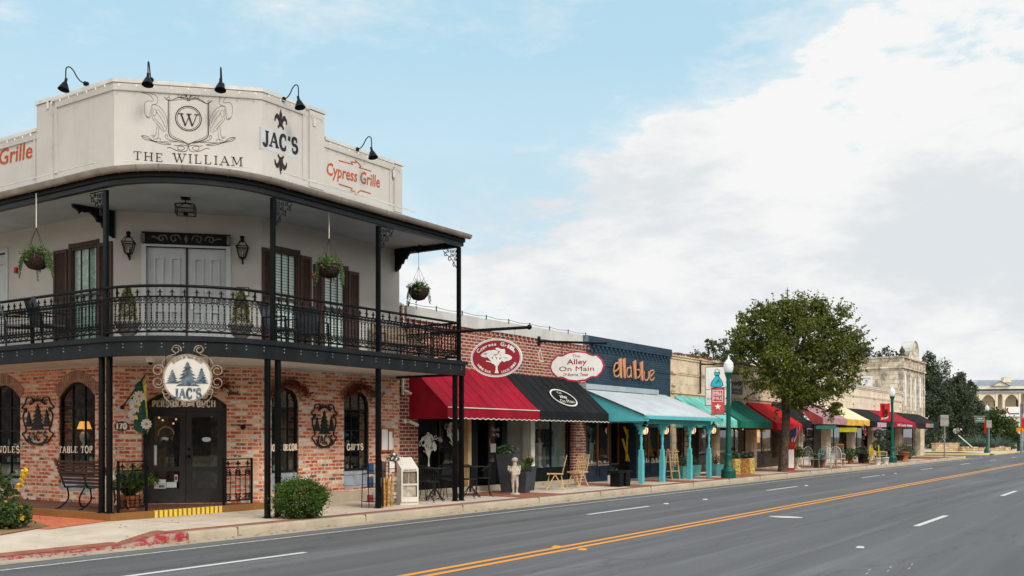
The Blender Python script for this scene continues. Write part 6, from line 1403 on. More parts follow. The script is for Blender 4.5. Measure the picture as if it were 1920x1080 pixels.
storefront(BR1, fy(1003)+.002, sB, .15, 2.6, .62, dk, dk, 2, .12, back='interior_light', rdep=1.2)
b = B(PA); b.box(sA, sB, -.03, .0, .05, .26); b.ob('plinth', 'kerb_concrete', BR1)
q = PA.off(.15)
write(q, 'Cypress Grille', (786, 838), (828, 830), 9, 'script', bow=.12, y=-.01).ob('window_lettering', 'interior_light', w1); write(q, 'Cypress Grille', (834, 806), (874, 808), 9, 'script', bow=.12, y=-.01).ob('window_lettering', 'interior_light', w1)
def acacia(b, s, z, w, h, y=-.008, seed=1):
    r = random.Random(seed); X = lambda u, v: (s+u*w, z+v*h)
    b.prism([X(-.05, 0), X(.09, 0), X(.05, .12), X(.05, .34), X(-.01, .34), X(-.02, .12)], y, y+.003)
    for u, v in ((-.26, .62), (-.08, .66), (.1, .66), (.3, .60)): b.stroke([(q_.x, q_.y) for q_ in smooth([X(.02, .28), X(u*.35, .42), X(u, v)], 4)], .045*w*2, y, .003)
    b.stroke([X(0, .3), X(-.2, .42), X(-.34, .45)], .03*w, y, .003)
    for k in range(34):
        u = r.uniform(-.44, .46); v = .62+.30*(1-(u/.5)**2)*r.random()+(.0 if u < .25 else -.12); rr = r.uniform(.06, .11)
        b.k += 1; yy = y-(b.k % 9)*.0006; b.prism([X(u+rr*1.2*math.cos(a)*(.7+.5*r.random()), v+rr*.8*math.sin(a)*(.7+.5*r.random())) for a in [i*.785 for i in range(8)]], yy, yy+.003)
b = B(q); s, z = q.hit(803, 877); acacia(b, s, z, .62, .95, seed=3); b.ob('frosted_tree', 'interior_light', w1); b = B(q); s, z = q.hit(850, 864); acacia(b, s, z, .55, 1.1, seed=4); b.ob('frosted_tree', 'interior_light', w1)
b = B(PA); write(PA, '152', (899, 791), (908, 791), 6, 'slab', b=b, y=.42); b.ob('street_number', 'cream_letter', BR1)
b = B(PA); write(PA.off(.1), 'The Alley', (921, 808), (940, 809), 7, 'script', b=b, y=-.01); write(PA.off(.1), 'On Main', (921, 818), (940, 819), 7, 'script', b=b, y=-.01); b.ob('window_lettering', 'white', BR1)
for x0, x1, y0, y1, m_ in ((921, 926, 823, 832, 'paper'), (921, 926, 833, 844, 'flag_red'), (927, 937, 832, 848, 'offwhite')):
    bb = B(PA.off(.13)); a, zt = PA.hit(x0, y0); c, zb_ = PA.hit(x1, y1); bb.box(a, c, -.004, 0, zb_, zt).ob('poster', m_, BR1)
b = B(PA); s, z = PA.hit(1084, 832); lettering(b, 'THE', s-.12, z+.28, s+.12, z+.28, .1, 'deco'); lettering(b, 'ALLEY', s-.14, z+.1, s+.14, z+.1, .1, 'deco'); lettering(b, 'SHOP', s-.13, z-.1, s+.13, z-.1, .1, 'deco'); b.ob('painted_lettering', 'offwhite', BR1)
b = B(PA); s0, z0_ = PA.hit(1013, 668); b.stroke([(s0-.05, z0_-.12), (s0-.1, z0_+.08), (s0, z0_+.2), (s0+.08, z0_+.02), (s0+.16, z0_-.1)], .03); b.stroke([(s0-.05, z0_-.14), (s0+.18, z0_-.14)], .03); b.ob('faded_mark', 'offwhite', BR1)
yl = fy(839, -AX); yr = 23.15; yb = fy(1141, -AX)
awning('bright red canvas awning with scalloped white edged valance', yl, yr-.01, 3.38, 2.30, 2.02, AX, 'awn_red', scal=.07, trim='both', ribs=9)
aw2 = awning('black canvas awning with a white oval logo on its slope', yr+.01, yb, 3.38, 2.30, 2.02, AX, 'awn_black', scal=.07, trim='one', ribs=9)
# oval on the sloping canopy
ang = math.degrees(math.atan2(3.38-2.30, AX+15.6)); S = Plane((AX, 0, 2.30), 90, 0); S.M = Matrix.Translation((AX, 0, 2.30)) @ Matrix.Rotation(R(90), 4, 'Z') @ Matrix.Rotation(-math.atan2(AX+15.6, 3.38-2.30), 4, 'X'); S.I = S.M.inverted(); S.n = S.M.to_3x3() @ Vector((0, 1, 0))
b = B(S); s, z = S.hit(1056, 747); b.stroke(circ(s, z, .62, .36, 40), .05, -.03, .006, True); lettering(b, 'The', s-.12, z+.17, s+.12, z+.17, .1, 'script', y=-.03); lettering(b, 'Alley', s-.22, z-.03, s+.22, z-.03, .15, 'boldscript', y=-.03); lettering(b, 'On Main', s-.4, z-.23, s+.4, z-.23, .15, 'boldscript', y=-.03); b.ob('canopy_logo', 'offwhite', aw2)
# ---- projecting signs
def arm(label, px0, py0, px1, L, zoff=0):
    p = at(PA, px0, py0); t = thing('sign_arm', label, 'sign bracket', p, 90); b = B(MW[t.name]); b.tube([(0, 0, 0), (0, -L, zoff)], .032, 8); b.box(-.07, .07, -.03, 0, -.14, .14); b.ball((0, -L, zoff), .055, 8); b.ob('bar', 'iron', t); return t
# red oval: hangs across the pavement
zcO = 22.2; pO = W(931, zcO, zat(671, zcO))
t = thing('oval_sign', 'dark red oval hanging sign with a white spreading tree', 'sign', pO, 20); M = MW[t.name]
ax = 48/FPX*zcO/math.cos(R(13.5)); az = 36/FPX*zcO; b = B(M); b.prism(circ(0, 0, ax*.975, az*.97, 48), -.03, .03); b.ob('sign_face', 'sign_red', t); b = B(M); b.stroke(circ(0, 0, ax*.985, az*.98, 48), .022, -.036, .072, True); b.stroke(circ(0, 0, ax*.94, az*.92, 48), .012, -.034, .004, True); b.ob('rim', 'white', t)
b = B(M); n_ = 'Cypress Grille'
def arctext(b, txt, rx, rz, a0, a1, h, style, inv=False, y=-.033):
    ws = [max(.35, font_mesh(c, 0, 0)[2]) if c != ' ' else .4 for c in txt]; tot = sum(ws); acc = 0
    for c, w in zip(txt, ws):
        a = a0+(a1-a0)*(acc+w/2)/tot; acc += w
        if c == ' ': continue
        cx, cz = rx*math.cos(R(a)), rz*math.sin(R(a)); tg = Vector((-rx*math.sin(R(a)), rz*math.cos(R(a)))).normalized()*(1 if inv else -1); arc_w = abs(R(a1-a0))*rx*w/tot*.80
        s_ = Vector((cx, cz))-tg*arc_w/2; e_ = s_+tg*arc_w; m0 = b.M; ang_ = math.atan2(tg.y, tg.x); b.M = m0 @ Matrix.Translation((s_.x, 0, s_.y)) @ Matrix.Rotation(-ang_, 4, 'Y'); lettering(b, c, 0, 0, arc_w, 0, h*(1 if c.isupper() or c in 'ltdbhki' else .78), style, y=y); b.M = m0
arctext(b, n_, ax*.74, az*.64, 158, 22, .085, 'bold'); arctext(b, 'WINE BAR', ax*.84, az*.84, 205, 255, .055, 'bold', True); arctext(b, 'CASUAL DINING', ax*.84, az*.84, 284, 340, .055, 'bold', True); b.ob('sign_lettering', 'white', t)
b = B(M); acacia(b, 0, -az*.80, ax*1.15, az*1.42, -.033, 9); b.ob('tree_emblem', 'white', t)
b = B(M)
for x in (-ax*.72, ax*.72): b.tube([(x, 0, az*.6), (x, 0, az+.19)], .006, 4)
b.ob('chain', 'pole_grey', t)
pb = Vector(pO)+Vector((0, 0, az+.19)); d_ = Vector((math.cos(R(20)), math.sin(R(20)), 0))
tA = thing('sign_arm', 'long black bar with a ball end carrying the red oval sign', 'sign bracket', pb, 20); b = B(MW[tA.name]); b.tube([(-1.55, 0, -.03), (.72, 0, .045)], .035, 8); b.ball((.75, 0, .05), .06, 8); b.ob('bar', 'iron', tA)
zcW = 24.6; pW_ = W(1082, zcW, zat(687, zcW)); t = thing('scalloped_sign', 'white scalloped hanging sign with a red border and red lettering', 'sign', pW_, 20); M = MW[t.name]; ax = 51/FPX*zcW/math.cos(R(13.5)); az = 29/FPX*zcW
sh = [(0, 1), (.32, .93), (.52, .74), (.62, .70), (.72, .74), (.80, .62), (.93, .38), (1, 0)]; poly = [(x*ax, z*az) for x, z in sh]+[(x*ax, -z*az) for x, z in sh[-2::-1]]+[(-x*ax, -z*az) for x, z in sh[1:]]+[(-x*ax, z*az) for x, z in sh[-2:0:-1]]
b = B(M); b.prism(poly, -.025, .025); b.ob('rim', 'sign_red2', t); b = B(M); b.prism([(x*.94, z*.90) for x, z in poly], -.03, -.0255); b.prism([(x*.94, z*.90) for x, z in poly], .0255, .03); b.ob('sign_face', 'white', t)
b = B(M); lettering(b, 'The', -.16*ax, .58*az, .12*ax, .58*az, .2*az, 'thin', y=-.036); lettering(b, 'Alley', -.36*ax, .14*az, .36*ax, .14*az, .34*az, 'semi', y=-.036); lettering(b, 'On Main', -.64*ax, -.30*az, .62*ax, -.30*az, .32*az, 'semi', y=-.036); lettering(b, 'Of Boerne, Texas', -.5*ax, -.62*az, .42*ax, -.62*az, .2*az, 'script', y=-.036); b.ob('sign_lettering', 'letter_red', t)
b = B(M)
for x in (-ax*.55, ax*.6): b.tube([(x, 0, az*.6), (x, 0, az+.24-.16*(x > 0))], .008, 4)
b.ob('chain', 'iron', t)
tA = thing('sign_arm', 'black bar carrying the white scalloped sign', 'sign bracket', Vector(pW_)+Vector((0, 0, az+.24)), 20); b = B(MW[tA.name]); b.tube([(-.95, 0, .02), (.75, 0, -.07)], .03, 8); b.box(-.99, -.93, -.05, .05, -.10, .14); b.ob('bar', 'iron', tA)
# ---- blue building
op = [(fy(1096.5), fy(1144), .35, 2.6), (fy(1152), fy(1193), .45, 2.6), (fy(1203), fy(1238), .62, 2.6)]
BL = body('blue_shop', 'navy painted brick shop with cut copper letters and a turquoise porch', Y1+.01, Y2, ZT+.02, 'brick_blue', [(Y1+.12, fy(1144), .15, 2.6), (fy(1146), fy(1192.5), .15, 2.6), (fy(1199), fy(1238), .15, 2.6)])
b = B(PA); b.box(Y1+.01, Y2, -.07, .1, ZT-.22, ZT+.05)
for j in range(2):
    for i in range(int((Y2-Y1)/.3)): s = Y1+.1+i*.3+j*.15; b.box(s, s+.14, -.05+.015*j, 0, ZT-.32-j*.11, ZT-.225-j*.11)
b.box(Y1+.01, Y2, -.03, .0, 3.92, 3.96); b.ob('cornice', 'brick_blue', BL)
b = B(PA); b.box(Y1-.25, Y1+.05, -.08, .1, ZT-.27, ZT+.03); b.ob('metal_flashing', 'sign_blue_grey', BL)
wB1 = storefront(BL, Y1+.12, fy(1144), .15, 2.6, .68, 'wood_orange', 'navy', 2, .03, rw=.06, rdep=1.0); wB2 = storefront(BL, fy(1156), fy(1190), .15, 2.6, .62, 'wood_orange', 'navy', 1, .6, rw=.06); wB3 = storefront(BL, fy(1199), fy(1238), .15, 2.6, .66, 'wood_orange', 'navy', 2, .05, rw=.06, rdep=1.0)
shopdoor(BL, fy(1147), fy(1154.5), .17, 2.4, 'wood_orange', .5, kick=.2)
for pl_, p0_, p1_, w_ in ((PA, (1098, 873), (1116, 872), wB1), (PA, (1121, 873), (1141, 872), wB1), (PA, (1204, 868), (1216, 867), wB3), (PA, (1221, 868), (1236, 867), wB3)): write(pl_.off(.04), 'Ella Blue', p0_, p1_, 9, 'bold', y=-.02).ob('window_lettering', 'white', w_)
def pencils(pl, lst, w):
    b = B(pl)
    for x0, y0, x1, y1 in lst: a = pl.hit(x0, y0); c = pl.hit(x1, y1); b.bar((a[0], .22, a[1]), (c[0], .24, c[1]), .05)
    b.ob('giant_pencil', 'petal_yellow', w)
pencils(PA, [(1096, 838, 1114, 799), (1097, 813, 1112, 823)], wB1); pencils(PA, [(1178, 823, 1191, 865), (1181, 800, 1189, 820), (1185, 865, 1188, 805)], wB2); pencils(PA, [(1201, 836, 1216, 808), (1200, 813, 1209, 826)], wB3)
# copper letters, hand cut
def cutletters():
    b = B(PA); H_ = lambda px, py: PA.hit(px, py, -.15)
    def S_(pts, w, sm=True): q_ = [Vector(H_(*p)) for p in pts]; b.stroke([(v.x, v.y) for v in (smooth(q_, 5) if sm else q_)], w*.62, -.16, .025)
    def wedge(px0, px1, top, bot, sl): b.prism([H_(px0+2.5, bot), H_(px0+5.6, bot+1), H_(px1-2, top), H_(px0-.6, top+3)], -.165-(b.k % 3)*.003, -.135); b.k += 1
    S_([(1152, 697), (1160, 690), (1159, 681), (1154, 682), (1151, 692), (1152, 703), (1157, 706), (1162, 702)], .075)
    wedge(1160, 1167, 671, 708, 0); wedge(1167, 1174, 671, 708, 0)
    S_([(1182, 690), (1177, 690), (1175, 700), (1178, 707), (1183, 702), (1183, 690), (1181, 685)], .07); S_([(1183, 692), (1184, 708)], .07)
    wedge(1187, 1194, 675, 710, 0); S_([(1194, 693), (1199, 694), (1200, 703), (1195, 709)], .07); wedge(1200, 1207, 677, 713, 0)
    S_([(1208, 696), (1208, 709), (1212, 713), (1216, 708), (1216, 696)], .07); S_([(1219, 706), (1226, 698), (1224, 694), (1219, 697), (1218, 708), (1222, 713), (1227, 708)], .07)
    b.ob('cut_letter', 'copper', BL)
cutletters()
# porch roof on turned posts
PX = -13.75; EX = -13.4; ya, yz = fy(1097)-.05, 33.75; yd = 27.55
b = B(); b.add([(-15.55, yd, 3.12), (-15.55, yz-.05, 3.12), (EX, yz-.05, 2.27), (EX, yd, 2.27)], [(0, 3, 2, 1)]); b.add([(-15.55, yd, 3.09), (-15.55, yz-.05, 3.09), (EX, yz-.05, 2.24), (EX, yd, 2.24)], [(0, 1, 2, 3)]); b.add([(EX, yd, 2.24), (EX, yz-.05, 2.24), (EX, yz-.05, 2.27), (EX, yd, 2.27)], [(0, 1, 2, 3)]); b.ob('porch_roof', 'porch_metal' if 'porch_metal' in MAT else 'roof_seam_y', BL) if False else None
corrugate('porch_metal', (.56, .60, .63), .23, axis=1, metal=.1, edge=.35); b.ob('porch_roof', 'porch_metal', BL)
b = B(); b.box(-15.6, -15.42, yd+.0, 32.9, 3.10, 3.27); b.ob('roof_flashing', 'teal_roof', BL)
b = B(); b.add([(-15.5, yd+.05, 2.16), (EX+.12, yd+.05, 2.16), (-15.5, yd+.05, 3.06)], [(0, 1, 2)]); b.add([(-15.5, yd+.08, 2.16), (EX+.12, yd+.08, 2.16), (-15.5, yd+.08, 3.06)], [(2, 1, 0)]); b.box(-15.55, EX+.1, yd+.02, yd+.1, 2.06, 2.16)
b.ob('gable_panel', 'turquoise', BL); b = B(); b.add([(-15.5, yz-.1, 2.16), (EX+.12, yz-.1, 2.16), (-15.5, yz-.1, 3.06)], [(0, 1, 2)]); b.ob('gable_panel', 'turquoise', BL)
b = B(); b.box(EX+.02, EX+.10, yd-.0, yz-.02, 2.13, 2.235); b.box(PX-.08, PX+.08, yd+.11, yz-.25, 2.00, 2.125); b.box(-15.5, PX-.09, yd+.5, yd+.58, 2.02, 2.10); b.ob('porch_beam', 'turquoise', BL)
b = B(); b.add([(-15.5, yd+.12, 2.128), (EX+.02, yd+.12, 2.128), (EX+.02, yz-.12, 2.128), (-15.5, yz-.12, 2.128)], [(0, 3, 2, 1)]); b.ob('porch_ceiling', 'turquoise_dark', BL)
for y in (28.06, 29.6, 31.8, 33.5):
    b = B(Matrix.Translation((PX, y, .12))); b.box(-.075, .075, -.075, .075, 0, .85); b.box(-.062, .062, -.062, .062, .85, 1.06); b.lathe((0, 0, 0), [(.06, 1.06), (.035, 1.10), (.055, 1.15), (.03, 1.2), (.05, 1.38), (.055, 1.42), (.03, 1.46), (.05, 1.5), (.05, 1.55)], 12); b.box(-.062, .062, -.062, .062, 1.55, 1.88)
    for s in (1, -1): b.prism([(s*.06, 1.86), (s*.24, 1.86), (s*.22, 1.80), (s*.15, 1.78), (s*.14, 1.70), (s*.08, 1.66), (s*.06, 1.6)], -.02, .02); m0 = b.M; b.M = m0 @ Matrix.Rotation(R(90), 4, 'Z'); b.prism([(s*.06, 1.86), (s*.24, 1.86), (s*.22, 1.80), (s*.15, 1.78), (s*.14, 1.70), (s*.08, 1.66), (s*.06, 1.6)], -.02, .02); b.M = m0
    b.ob('post', 'turquoise', BL)
for i, (px, lb) in enumerate(((1207, 'first'), (1246, 'second'), (1297, 'third'), (1335, 'fourth'))):
    zc_ = (31.5, 33.3, 35.4, 37.2)[i]; p = W(px+3, zc_-.5, zat(806, zc_)); t = thing('porch_lamp', 'small lit lantern under the turquoise porch, %s from the hotel side' % lb, 'lantern', p, 0, 'lit lanterns under the turquoise porch'); M = MW[t.name] @ Matrix.Scale(1.45, 4)
    b = B(M); b.lathe((0, 0, 0), [(.10, .07), (.09, .10), (.03, .16), (.02, .2)], 10); b.tube([(0, 0, .2), (0, 0, .28)], .008, 5); b.lathe((0, 0, 0), [(.03, -.14), (.05, -.11)], 8)
    for k in range(4): a = k*1.57+.78; b.bar((.055*math.cos(a), .055*math.sin(a), -.11), (.095*math.cos(a), .095*math.sin(a), .07), .01)
    b.ob('lamp_frame', 'iron', t); B(M).lathe((0, 0, 0), [(.03, -.10), (.06, -.04), (.06, .03), (.03, .06)], 10).ob('lamp_glass', 'bulb', t)
# ---- cream stucco row, two buildings
QY = [Y2+.02, fy(1268), fy(1340), fy(1349), fy(1410), fy(1419), fy(1458), fy(1468)]
def cream(name, label, y0, y1, zt, mat, bays, pil, awn_z=3.1):
    o = body(name, label, y0, y1, zt, mat, [(a, c, .16, 2.65) for a, c in bays])
    b = B(PA)
    for s in pil:
        for j in range(8): b.box(s-.20+.02*(j % 2), s+.20-.02*(j % 2), -.05, .0, .16+j*.30, .16+j*.30+.27)
    b.ob('quoined_pilaster', mat, o)
    b = B(PA); b.box(y0, y1, -.08, .0, zt-.09, zt-.001); b.box(y0, y1, -.04, 0, zt-.18, zt-.1); b.box(y0, y1, -.05, 0, 4.0, 4.05); b.box(y0, y1, -.03, .0, 3.94, 3.99); b.box(y0, y1, -.06, 0, 3.22, 3.28)
    for s in pil:
        for z_ in (3.95, 3.5, 3.3): b.box(s-.17, s+.17, -.085, -.05 if z_ > 3.9 else 0, z_, z_+.09)
    b.ob('moulding', mat, o)
    return o
bays1 = [(QY[1], QY[2]), (QY[3], QY[4]), (QY[5], fy(1497))]
CR1 = cream('cream_shop', 'weathered cream stucco shop row with rusty cornice next to the blue building', Y2+.02, fy(1500), 4.70, 'block_stucco', bays1, [fy(1262), fy(1344.5), fy(1414.5), fy(1498.5)])
r = random.Random(5); b = B(PA)
for i in range(60): s = r.uniform(Y2+.1, Y2+10); b.box(s, s+r.uniform(.1, .3), -.10-r.random()*.04, .05, 4.69+r.random()*.01, 4.72+r.random()*.05)
b.ob('rusty_capping', 'rust_cap', CR1) if 'rust_cap' in MAT else (plain('rust_cap', (.20, .07, .035), .9, var=.6, scale=8), b.ob('rusty_capping', 'rust_cap', CR1))
brn = 'rail_brown'
storefront(CR1, QY[1], fy(1290), .16, 2.65, .6, brn, brn, 1, .15); b = B(PA); b.box(fy(1290), fy(1317), .5, .55, .16, 2.65); b.ob('tiled_wall', 'stone_wall', CR1); storefront(CR1, fy(1317), QY[2], .16, 2.65, .55, brn, brn, 1, .15)
storefront(CR1, QY[3], fy(1370), .16, 2.65, .6, brn, brn, 1, .15); storefront(CR1, fy(1370)+.01, QY[4], .16, 2.65, .6, brn, brn, 2, .3, back='interior_warm'); storefront(CR1, QY[5], fy(1455), .16, 2.65, .75, brn, brn, 2, .2, back='interior_warm'); storefront(CR1, fy(1455)+.01, fy(1497), .16, 2.65, .5, brn, brn, 1, .8, back='interior_warm')
bays2 = [(fy(1505), fy(1550)), (fy(1558), fy(1597)), (fy(1603), fy(1636)), (fy(1642), fy(1686))]
CR2 = cream('cream_shop', 'pale cream stucco shop row between the big tree and the stone building', fy(1500)+.01, fy(1691), 4.62, 'block_light', bays2, [fy(1502), fy(1554), fy(1600), fy(1639), fy(1688)])
for i, (a, c) in enumerate(bays2): storefront(CR2, a, a+(c-a)*.62, .16, 2.65, .55, brn, 'offwhite' if i < 3 else 'lamp_green', 2, .2, back=('interior_warm', 'interior_light', 'interior_warm', 'interior')[i]); storefront(CR2, a+(c-a)*.62+.01, c, .16, 2.65, .3, brn, brn, 1, .7, back='interior')
b = B(PA); b.box(fy(1500), fy(1691), -.1, .4, 4.62, 4.70); b.ob('coping', 'coping_metal', CR2)
# stone building, two storeys
SY0, SY1 = fy(1691), fy(1733)
ST_ = thing('stone_building', 'two storey rough limestone building with arched gable, beyond the cream shops', 'building', (-18, (SY0+SY1)/2, 0), 0)
b = B(PA); m_ = (SY0+SY1)/2; L2 = SY1-SY0; ox = [(SY0+L2*k-w/2, SY0+L2*k+w/2, zb, zt, w*.5) for k, w, zb, zt in ((.17, .72, 3.75, 6.1), (.40, .6, 3.45, 5.95), (.60, .6, 3.45, 5.95), (.83, .72, 3.75, 6.1))]
b.wall(SY0, SY1, 2.8, 7.15, ox, .25); b.wall(SY0, SY1, 0, 2.8, [(SY0+.5, SY1-1.6, .16, 2.65)], .3)
b.use(Matrix.Identity(4)); b.quad((-15.6, SY1, 0), (-30, SY1, 0), (-30, SY1, 7.15), (-15.6, SY1, 7.15)); b.ob('wall', 'limestone', ST_)
sx = lambda px, py: (lambda d: EYE+d*((SY0)/d.y))(viewdir(px, py))
wa, wb = sx(1622, 704), sx(1634, 726); wa = (sx(1615, 704).x, sx(1636, 726).x)
SD = Plane((-30, SY0, 0), 0); b = B(SD); b.wall(0, 14.4, 0, 7.15, [(wa[0]+30, wa[1]+30, sx(1634, 728).z-.2, sx(1634, 705).z)], .2); b.ob('side_wall', 'limestone', ST_)
zz0, zz1 = sx(1634, 728).z-.2, sx(1634, 705).z; b = B(SD); x0, x1 = wa[0]+30, wa[1]+30; w = .12; b.box(x0, x0+w, -.04, .1, zz0, zz1); b.box(x1-w, x1, -.04, .1, zz0, zz1); b.box(x0+w, x1-w, -.041, .1, zz1-w, zz1); b.box((x0+x1)/2-.04, (x0+x1)/2+.04, 0, .1, zz0, zz1-w); b.box(x0+w, x1-w, -.04, .1, zz0, zz0+.06); wd = b.ob('side_window', 'white', ST_); B(SD).quad((x0, .08, zz0), (x1, .08, zz0), (x1, .08, zz1), (x0, .08, zz1)).ob('blind', 'blind', wd)
for o_ in ox: B(PA).box(o_[0], o_[1], .03, .12, o_[2], o_[3]-.05).ob('shuttered_window', 'white', ST_)
b = B(PA)
for (z, h, o_) in ((6.1+.25, .12, .14), (7.08, .1, .16), (2.86, .16, .25)): b.box(SY0-.14 if o_ < .2 else SY0, SY1+.1, -o_, 0, z, z+h)
b.use(SD); b.box(4, 14.4-.001, -.14, 0, 6.35, 6.47); b.box(4, 14.4, -.16, 0, 7.08, 7.18); b.use(PA)
for s in (SY0+.2, SY0+L2*.31, SY0+L2*.69, SY1-.2): b.box(s-.18, s+.18, -.10, 0, 6.48, 7.07); b.box(s-.15, s+.15, -.07, 0, 2.9, 6.3)
b.prism([(m_-1.5, 7.17), (m_+1.5, 7.17)]+[(m_+1.0*math.cos(R(a)), 7.17+.55+.75*math.sin(R(a))) for a in range(0, 181, 15)], -.12, .02); b.ob('cornice', 'limestone', ST_)
b = B(PA); ar_ = [(m_+1.05*math.cos(R(a)), 7.72+.8*math.sin(R(a))) for a in range(-20, 201, 20)]; 
for p_, q_ in zip(ar_, ar_[1:]): b.add([(p_[0], -.16, p_[1]), (q_[0], -.16, q_[1]), (q_[0], .7, q_[1]), (p_[0], .7, p_[1])], [(0, 1, 2, 3)])
b.ob('gable_cap', 'coping_metal', ST_)
for s, k_ in ((SY0+.1, 1), (SY1-.1, .8)): b = B(PA).lathe((s, 0, 7.18), [(.18*k_, 0), (.22*k_, .12), (.12*k_, .2), (.2*k_, .3), (.16*k_, .45), (.05, .62*k_), (.02, .72*k_)], 8); b.ob('finial', 'rail_brown', ST_)
storefront(ST_, SY0+.5, SY1-3.0, .16, 2.65, .55, brn, 'lamp_green', 1, .2); b = B(PA); b.box(SY1-1.6, SY1-.1, -.04, .0, .16, 2.7); b.ob('corner_pier', 'block_stucco', ST_)
# awnings of the row
A14 = -14.2
aw = lambda lb, x0, x1, zt, zf, zb, xf, m, **k: awning(lb, fy(x0, -xf), fy(x1, -xf), zt, zf, zb, xf, m, **k)
t = awning('mint green canvas awning behind the turquoise porch roof', Y2+.35, fy(1382, 14.2), 3.12, 2.22, 1.93, A14, 'awn_mint', scal=.04, ribs=5, ribm='turquoise'); b = B(Plane((A14-.0, 0, 0), 90)); write(Plane((A14+.0, 0, 0), 90), 'celeste', (1333, 800), (1362, 799), 7, 'thin', b=b, y=-.03); b.ob('lettering', 'white', t)
aw('dark green canvas awning with a scalloped edge', 1389, 1448, 3.12, 2.20, 1.93, A14, 'awn_green', scal=.04, ribs=5, ribm='lamp_green')
aw('scarlet canvas awning behind the big tree trunk', 1457, 1504, 3.10, 2.15, 1.88, A14, 'awn_scarlet', ribs=6, ribm='awn_red')
t = aw('black awning with partly hidden white lettering behind the big tree', 1480, 1526, 3.2, 2.3, 2.0, -14.75, 'awn_black', ribs=3); Sq = Plane((-14.75, 0, 2.3), 90); Sq.M = Matrix.Translation((-14.75, 0, 2.3)) @ Matrix.Rotation(R(90), 4, 'Z') @ Matrix.Rotation(-math.atan2(.85, .9), 4, 'X'); Sq.I = Sq.M.inverted(); Sq.n = Sq.M.to_3x3() @ Vector((0, 1, 0)); b = B(Sq); write(Sq, 'SEW &', (1509, 779), (1534, 781), 6, 'slab', b=b, y=-.03); write(Sq, 'QUILT', (1511, 787), (1540, 789), 6, 'slab', b=b, y=-.03); b.ob('lettering', 'white', t)
t = aw('faded pink awning with a deep red side panel', 1543, 1588, 3.28, 2.50, 2.20, A14, 'awn_pink', side='awn_pinkside', ribs=7, ribm='pink_seam'); b = B(Plane((A14, 0, 0), 90)); write(Plane((A14, 0, 0), 90), 'Suds Too', (1559, 794), (1573, 795), 4, 'script', b=b, y=-.03); b.ob('lettering', 'offwhite', t)
aw('pale yellow awning with a golden valance', 1588.5, 1631, 3.28, 2.50, 2.18, A14, 'awn_yellow', side='awn_gold', valmat='awn_gold', ribs=7, ribm='cream_letter')
t = aw('plain black awning behind the red tuba banner', 1632, 1671, 3.25, 2.47, 2.15, A14, 'awn_charcoal', ribs=5); b = B(Plane((A14, 0, 0), 90)); P_ = Plane((A14, 0, 0), 90); a, zt = P_.hit(1644, 792); c, zb_ = P_.hit(1661, 801); b.box(a, c, -.04, -.03, zb_, zt); b.ob('valance_sign', 'pink_sign', t)
t = aw('crimson awning with white script beside the tuba banner', 1671.5, 1718, 3.22, 2.47, 2.15, A14, 'awn_crimson', ribs=6, ribm='sign_red'); b = B(P_); write(P_, 'Hill Country Antiques', (1682, 799), (1710, 800), 5, 'boldscript', b=b, y=-.03); b.ob('lettering', 'white', t)
t = aw('black awning on the stone building with a striped sign patch', 1719, 1760, 3.22, 2.50, 2.15, A14, 'awn_charcoal', ribs=6); b = B(P_); a, zt = P_.hit(1735, 794); c, zb_ = P_.hit(1749, 802); b.box(a, c-(c-a)*.3, -.04, -.03, zb_, zt); b.ob('valance_sign', 'cloth_pink', t); B(P_).box(c-(c-a)*.29, c, -.04, -.03, zb_, zt).ob('valance_sign', 'turquoise_dark', t)
# ------------------------------------------------------------------ pavement furniture
def cafe_chair(p, deg, label):
    t = thing('cafe_chair', label, 'chair', p, deg, 'black wrought iron cafe chairs'); M = MW[t.name]
    B(M).lathe((0, 0, .44), [(.2, 0), (.21, .012), (.2, .024)], 16).ob('seat', 'iron_soft', t)
    for sx_ in (1, -1):
        for sy in (1, -1): b = B(M); b.tube(smooth([(sx_*.25, sy*.25, .0), (sx_*.19, sy*.19, .04), (sx_*.15, sy*.15, .25), (sx_*.16, sy*.16, .44)], 3), .010, 5); b.ob('leg', 'iron_soft', t)
    b = B(M); b.tube([(.22*math.cos(R(a)), .20*math.sin(R(a)), .80-.14*abs((a-90)/90)**2) for a in range(-10, 191, 20)], .012, 5)
    for a in range(10, 171, 16): b.tube([(.19*math.cos(R(a)), .18*math.sin(R(a)), .45), (.22*math.cos(R(a)), .20*math.sin(R(a)), .80-.14*abs((a-90)/90)**2)], .006, 4)
    b.ob('backrest', 'iron_soft', t); return t
def cafe_table(p, label):
    t = thing('cafe_table', label, 'table', p, 0, 'black cafe tables under the red awning'); M = MW[t.name]
    B(M).lathe((0, 0, .72), [(.37, 0), (.38, .01), (.37, .025)], 20).ob('tabletop', 'iron_soft', t); b = B(M)
    b.tube([(0, 0, .1), (0, 0, .72)], .03, 6)
    for k in range(4): a = k*1.57; b.tube(smooth([(.3*math.cos(a), .3*math.sin(a), 0), (.2*math.cos(a), .2*math.sin(a), .06), (0, 0, .3)], 3), .012, 5)
    b.ob('pedestal', 'iron_soft', t); return t
def P_(px, zc, z=.12): return W(px, zc, z)
ct = cafe_table(P_(815, 23.2), 'round black cafe table nearest the hotel under the red awning'); copy_tree(ct, P_(882, 24.6), 0, 'round black cafe table near the shop door under the red awning')
ch = cafe_chair(P_(790, 22.9), 60, 'black iron cafe chair against the brick edge beside the first table')
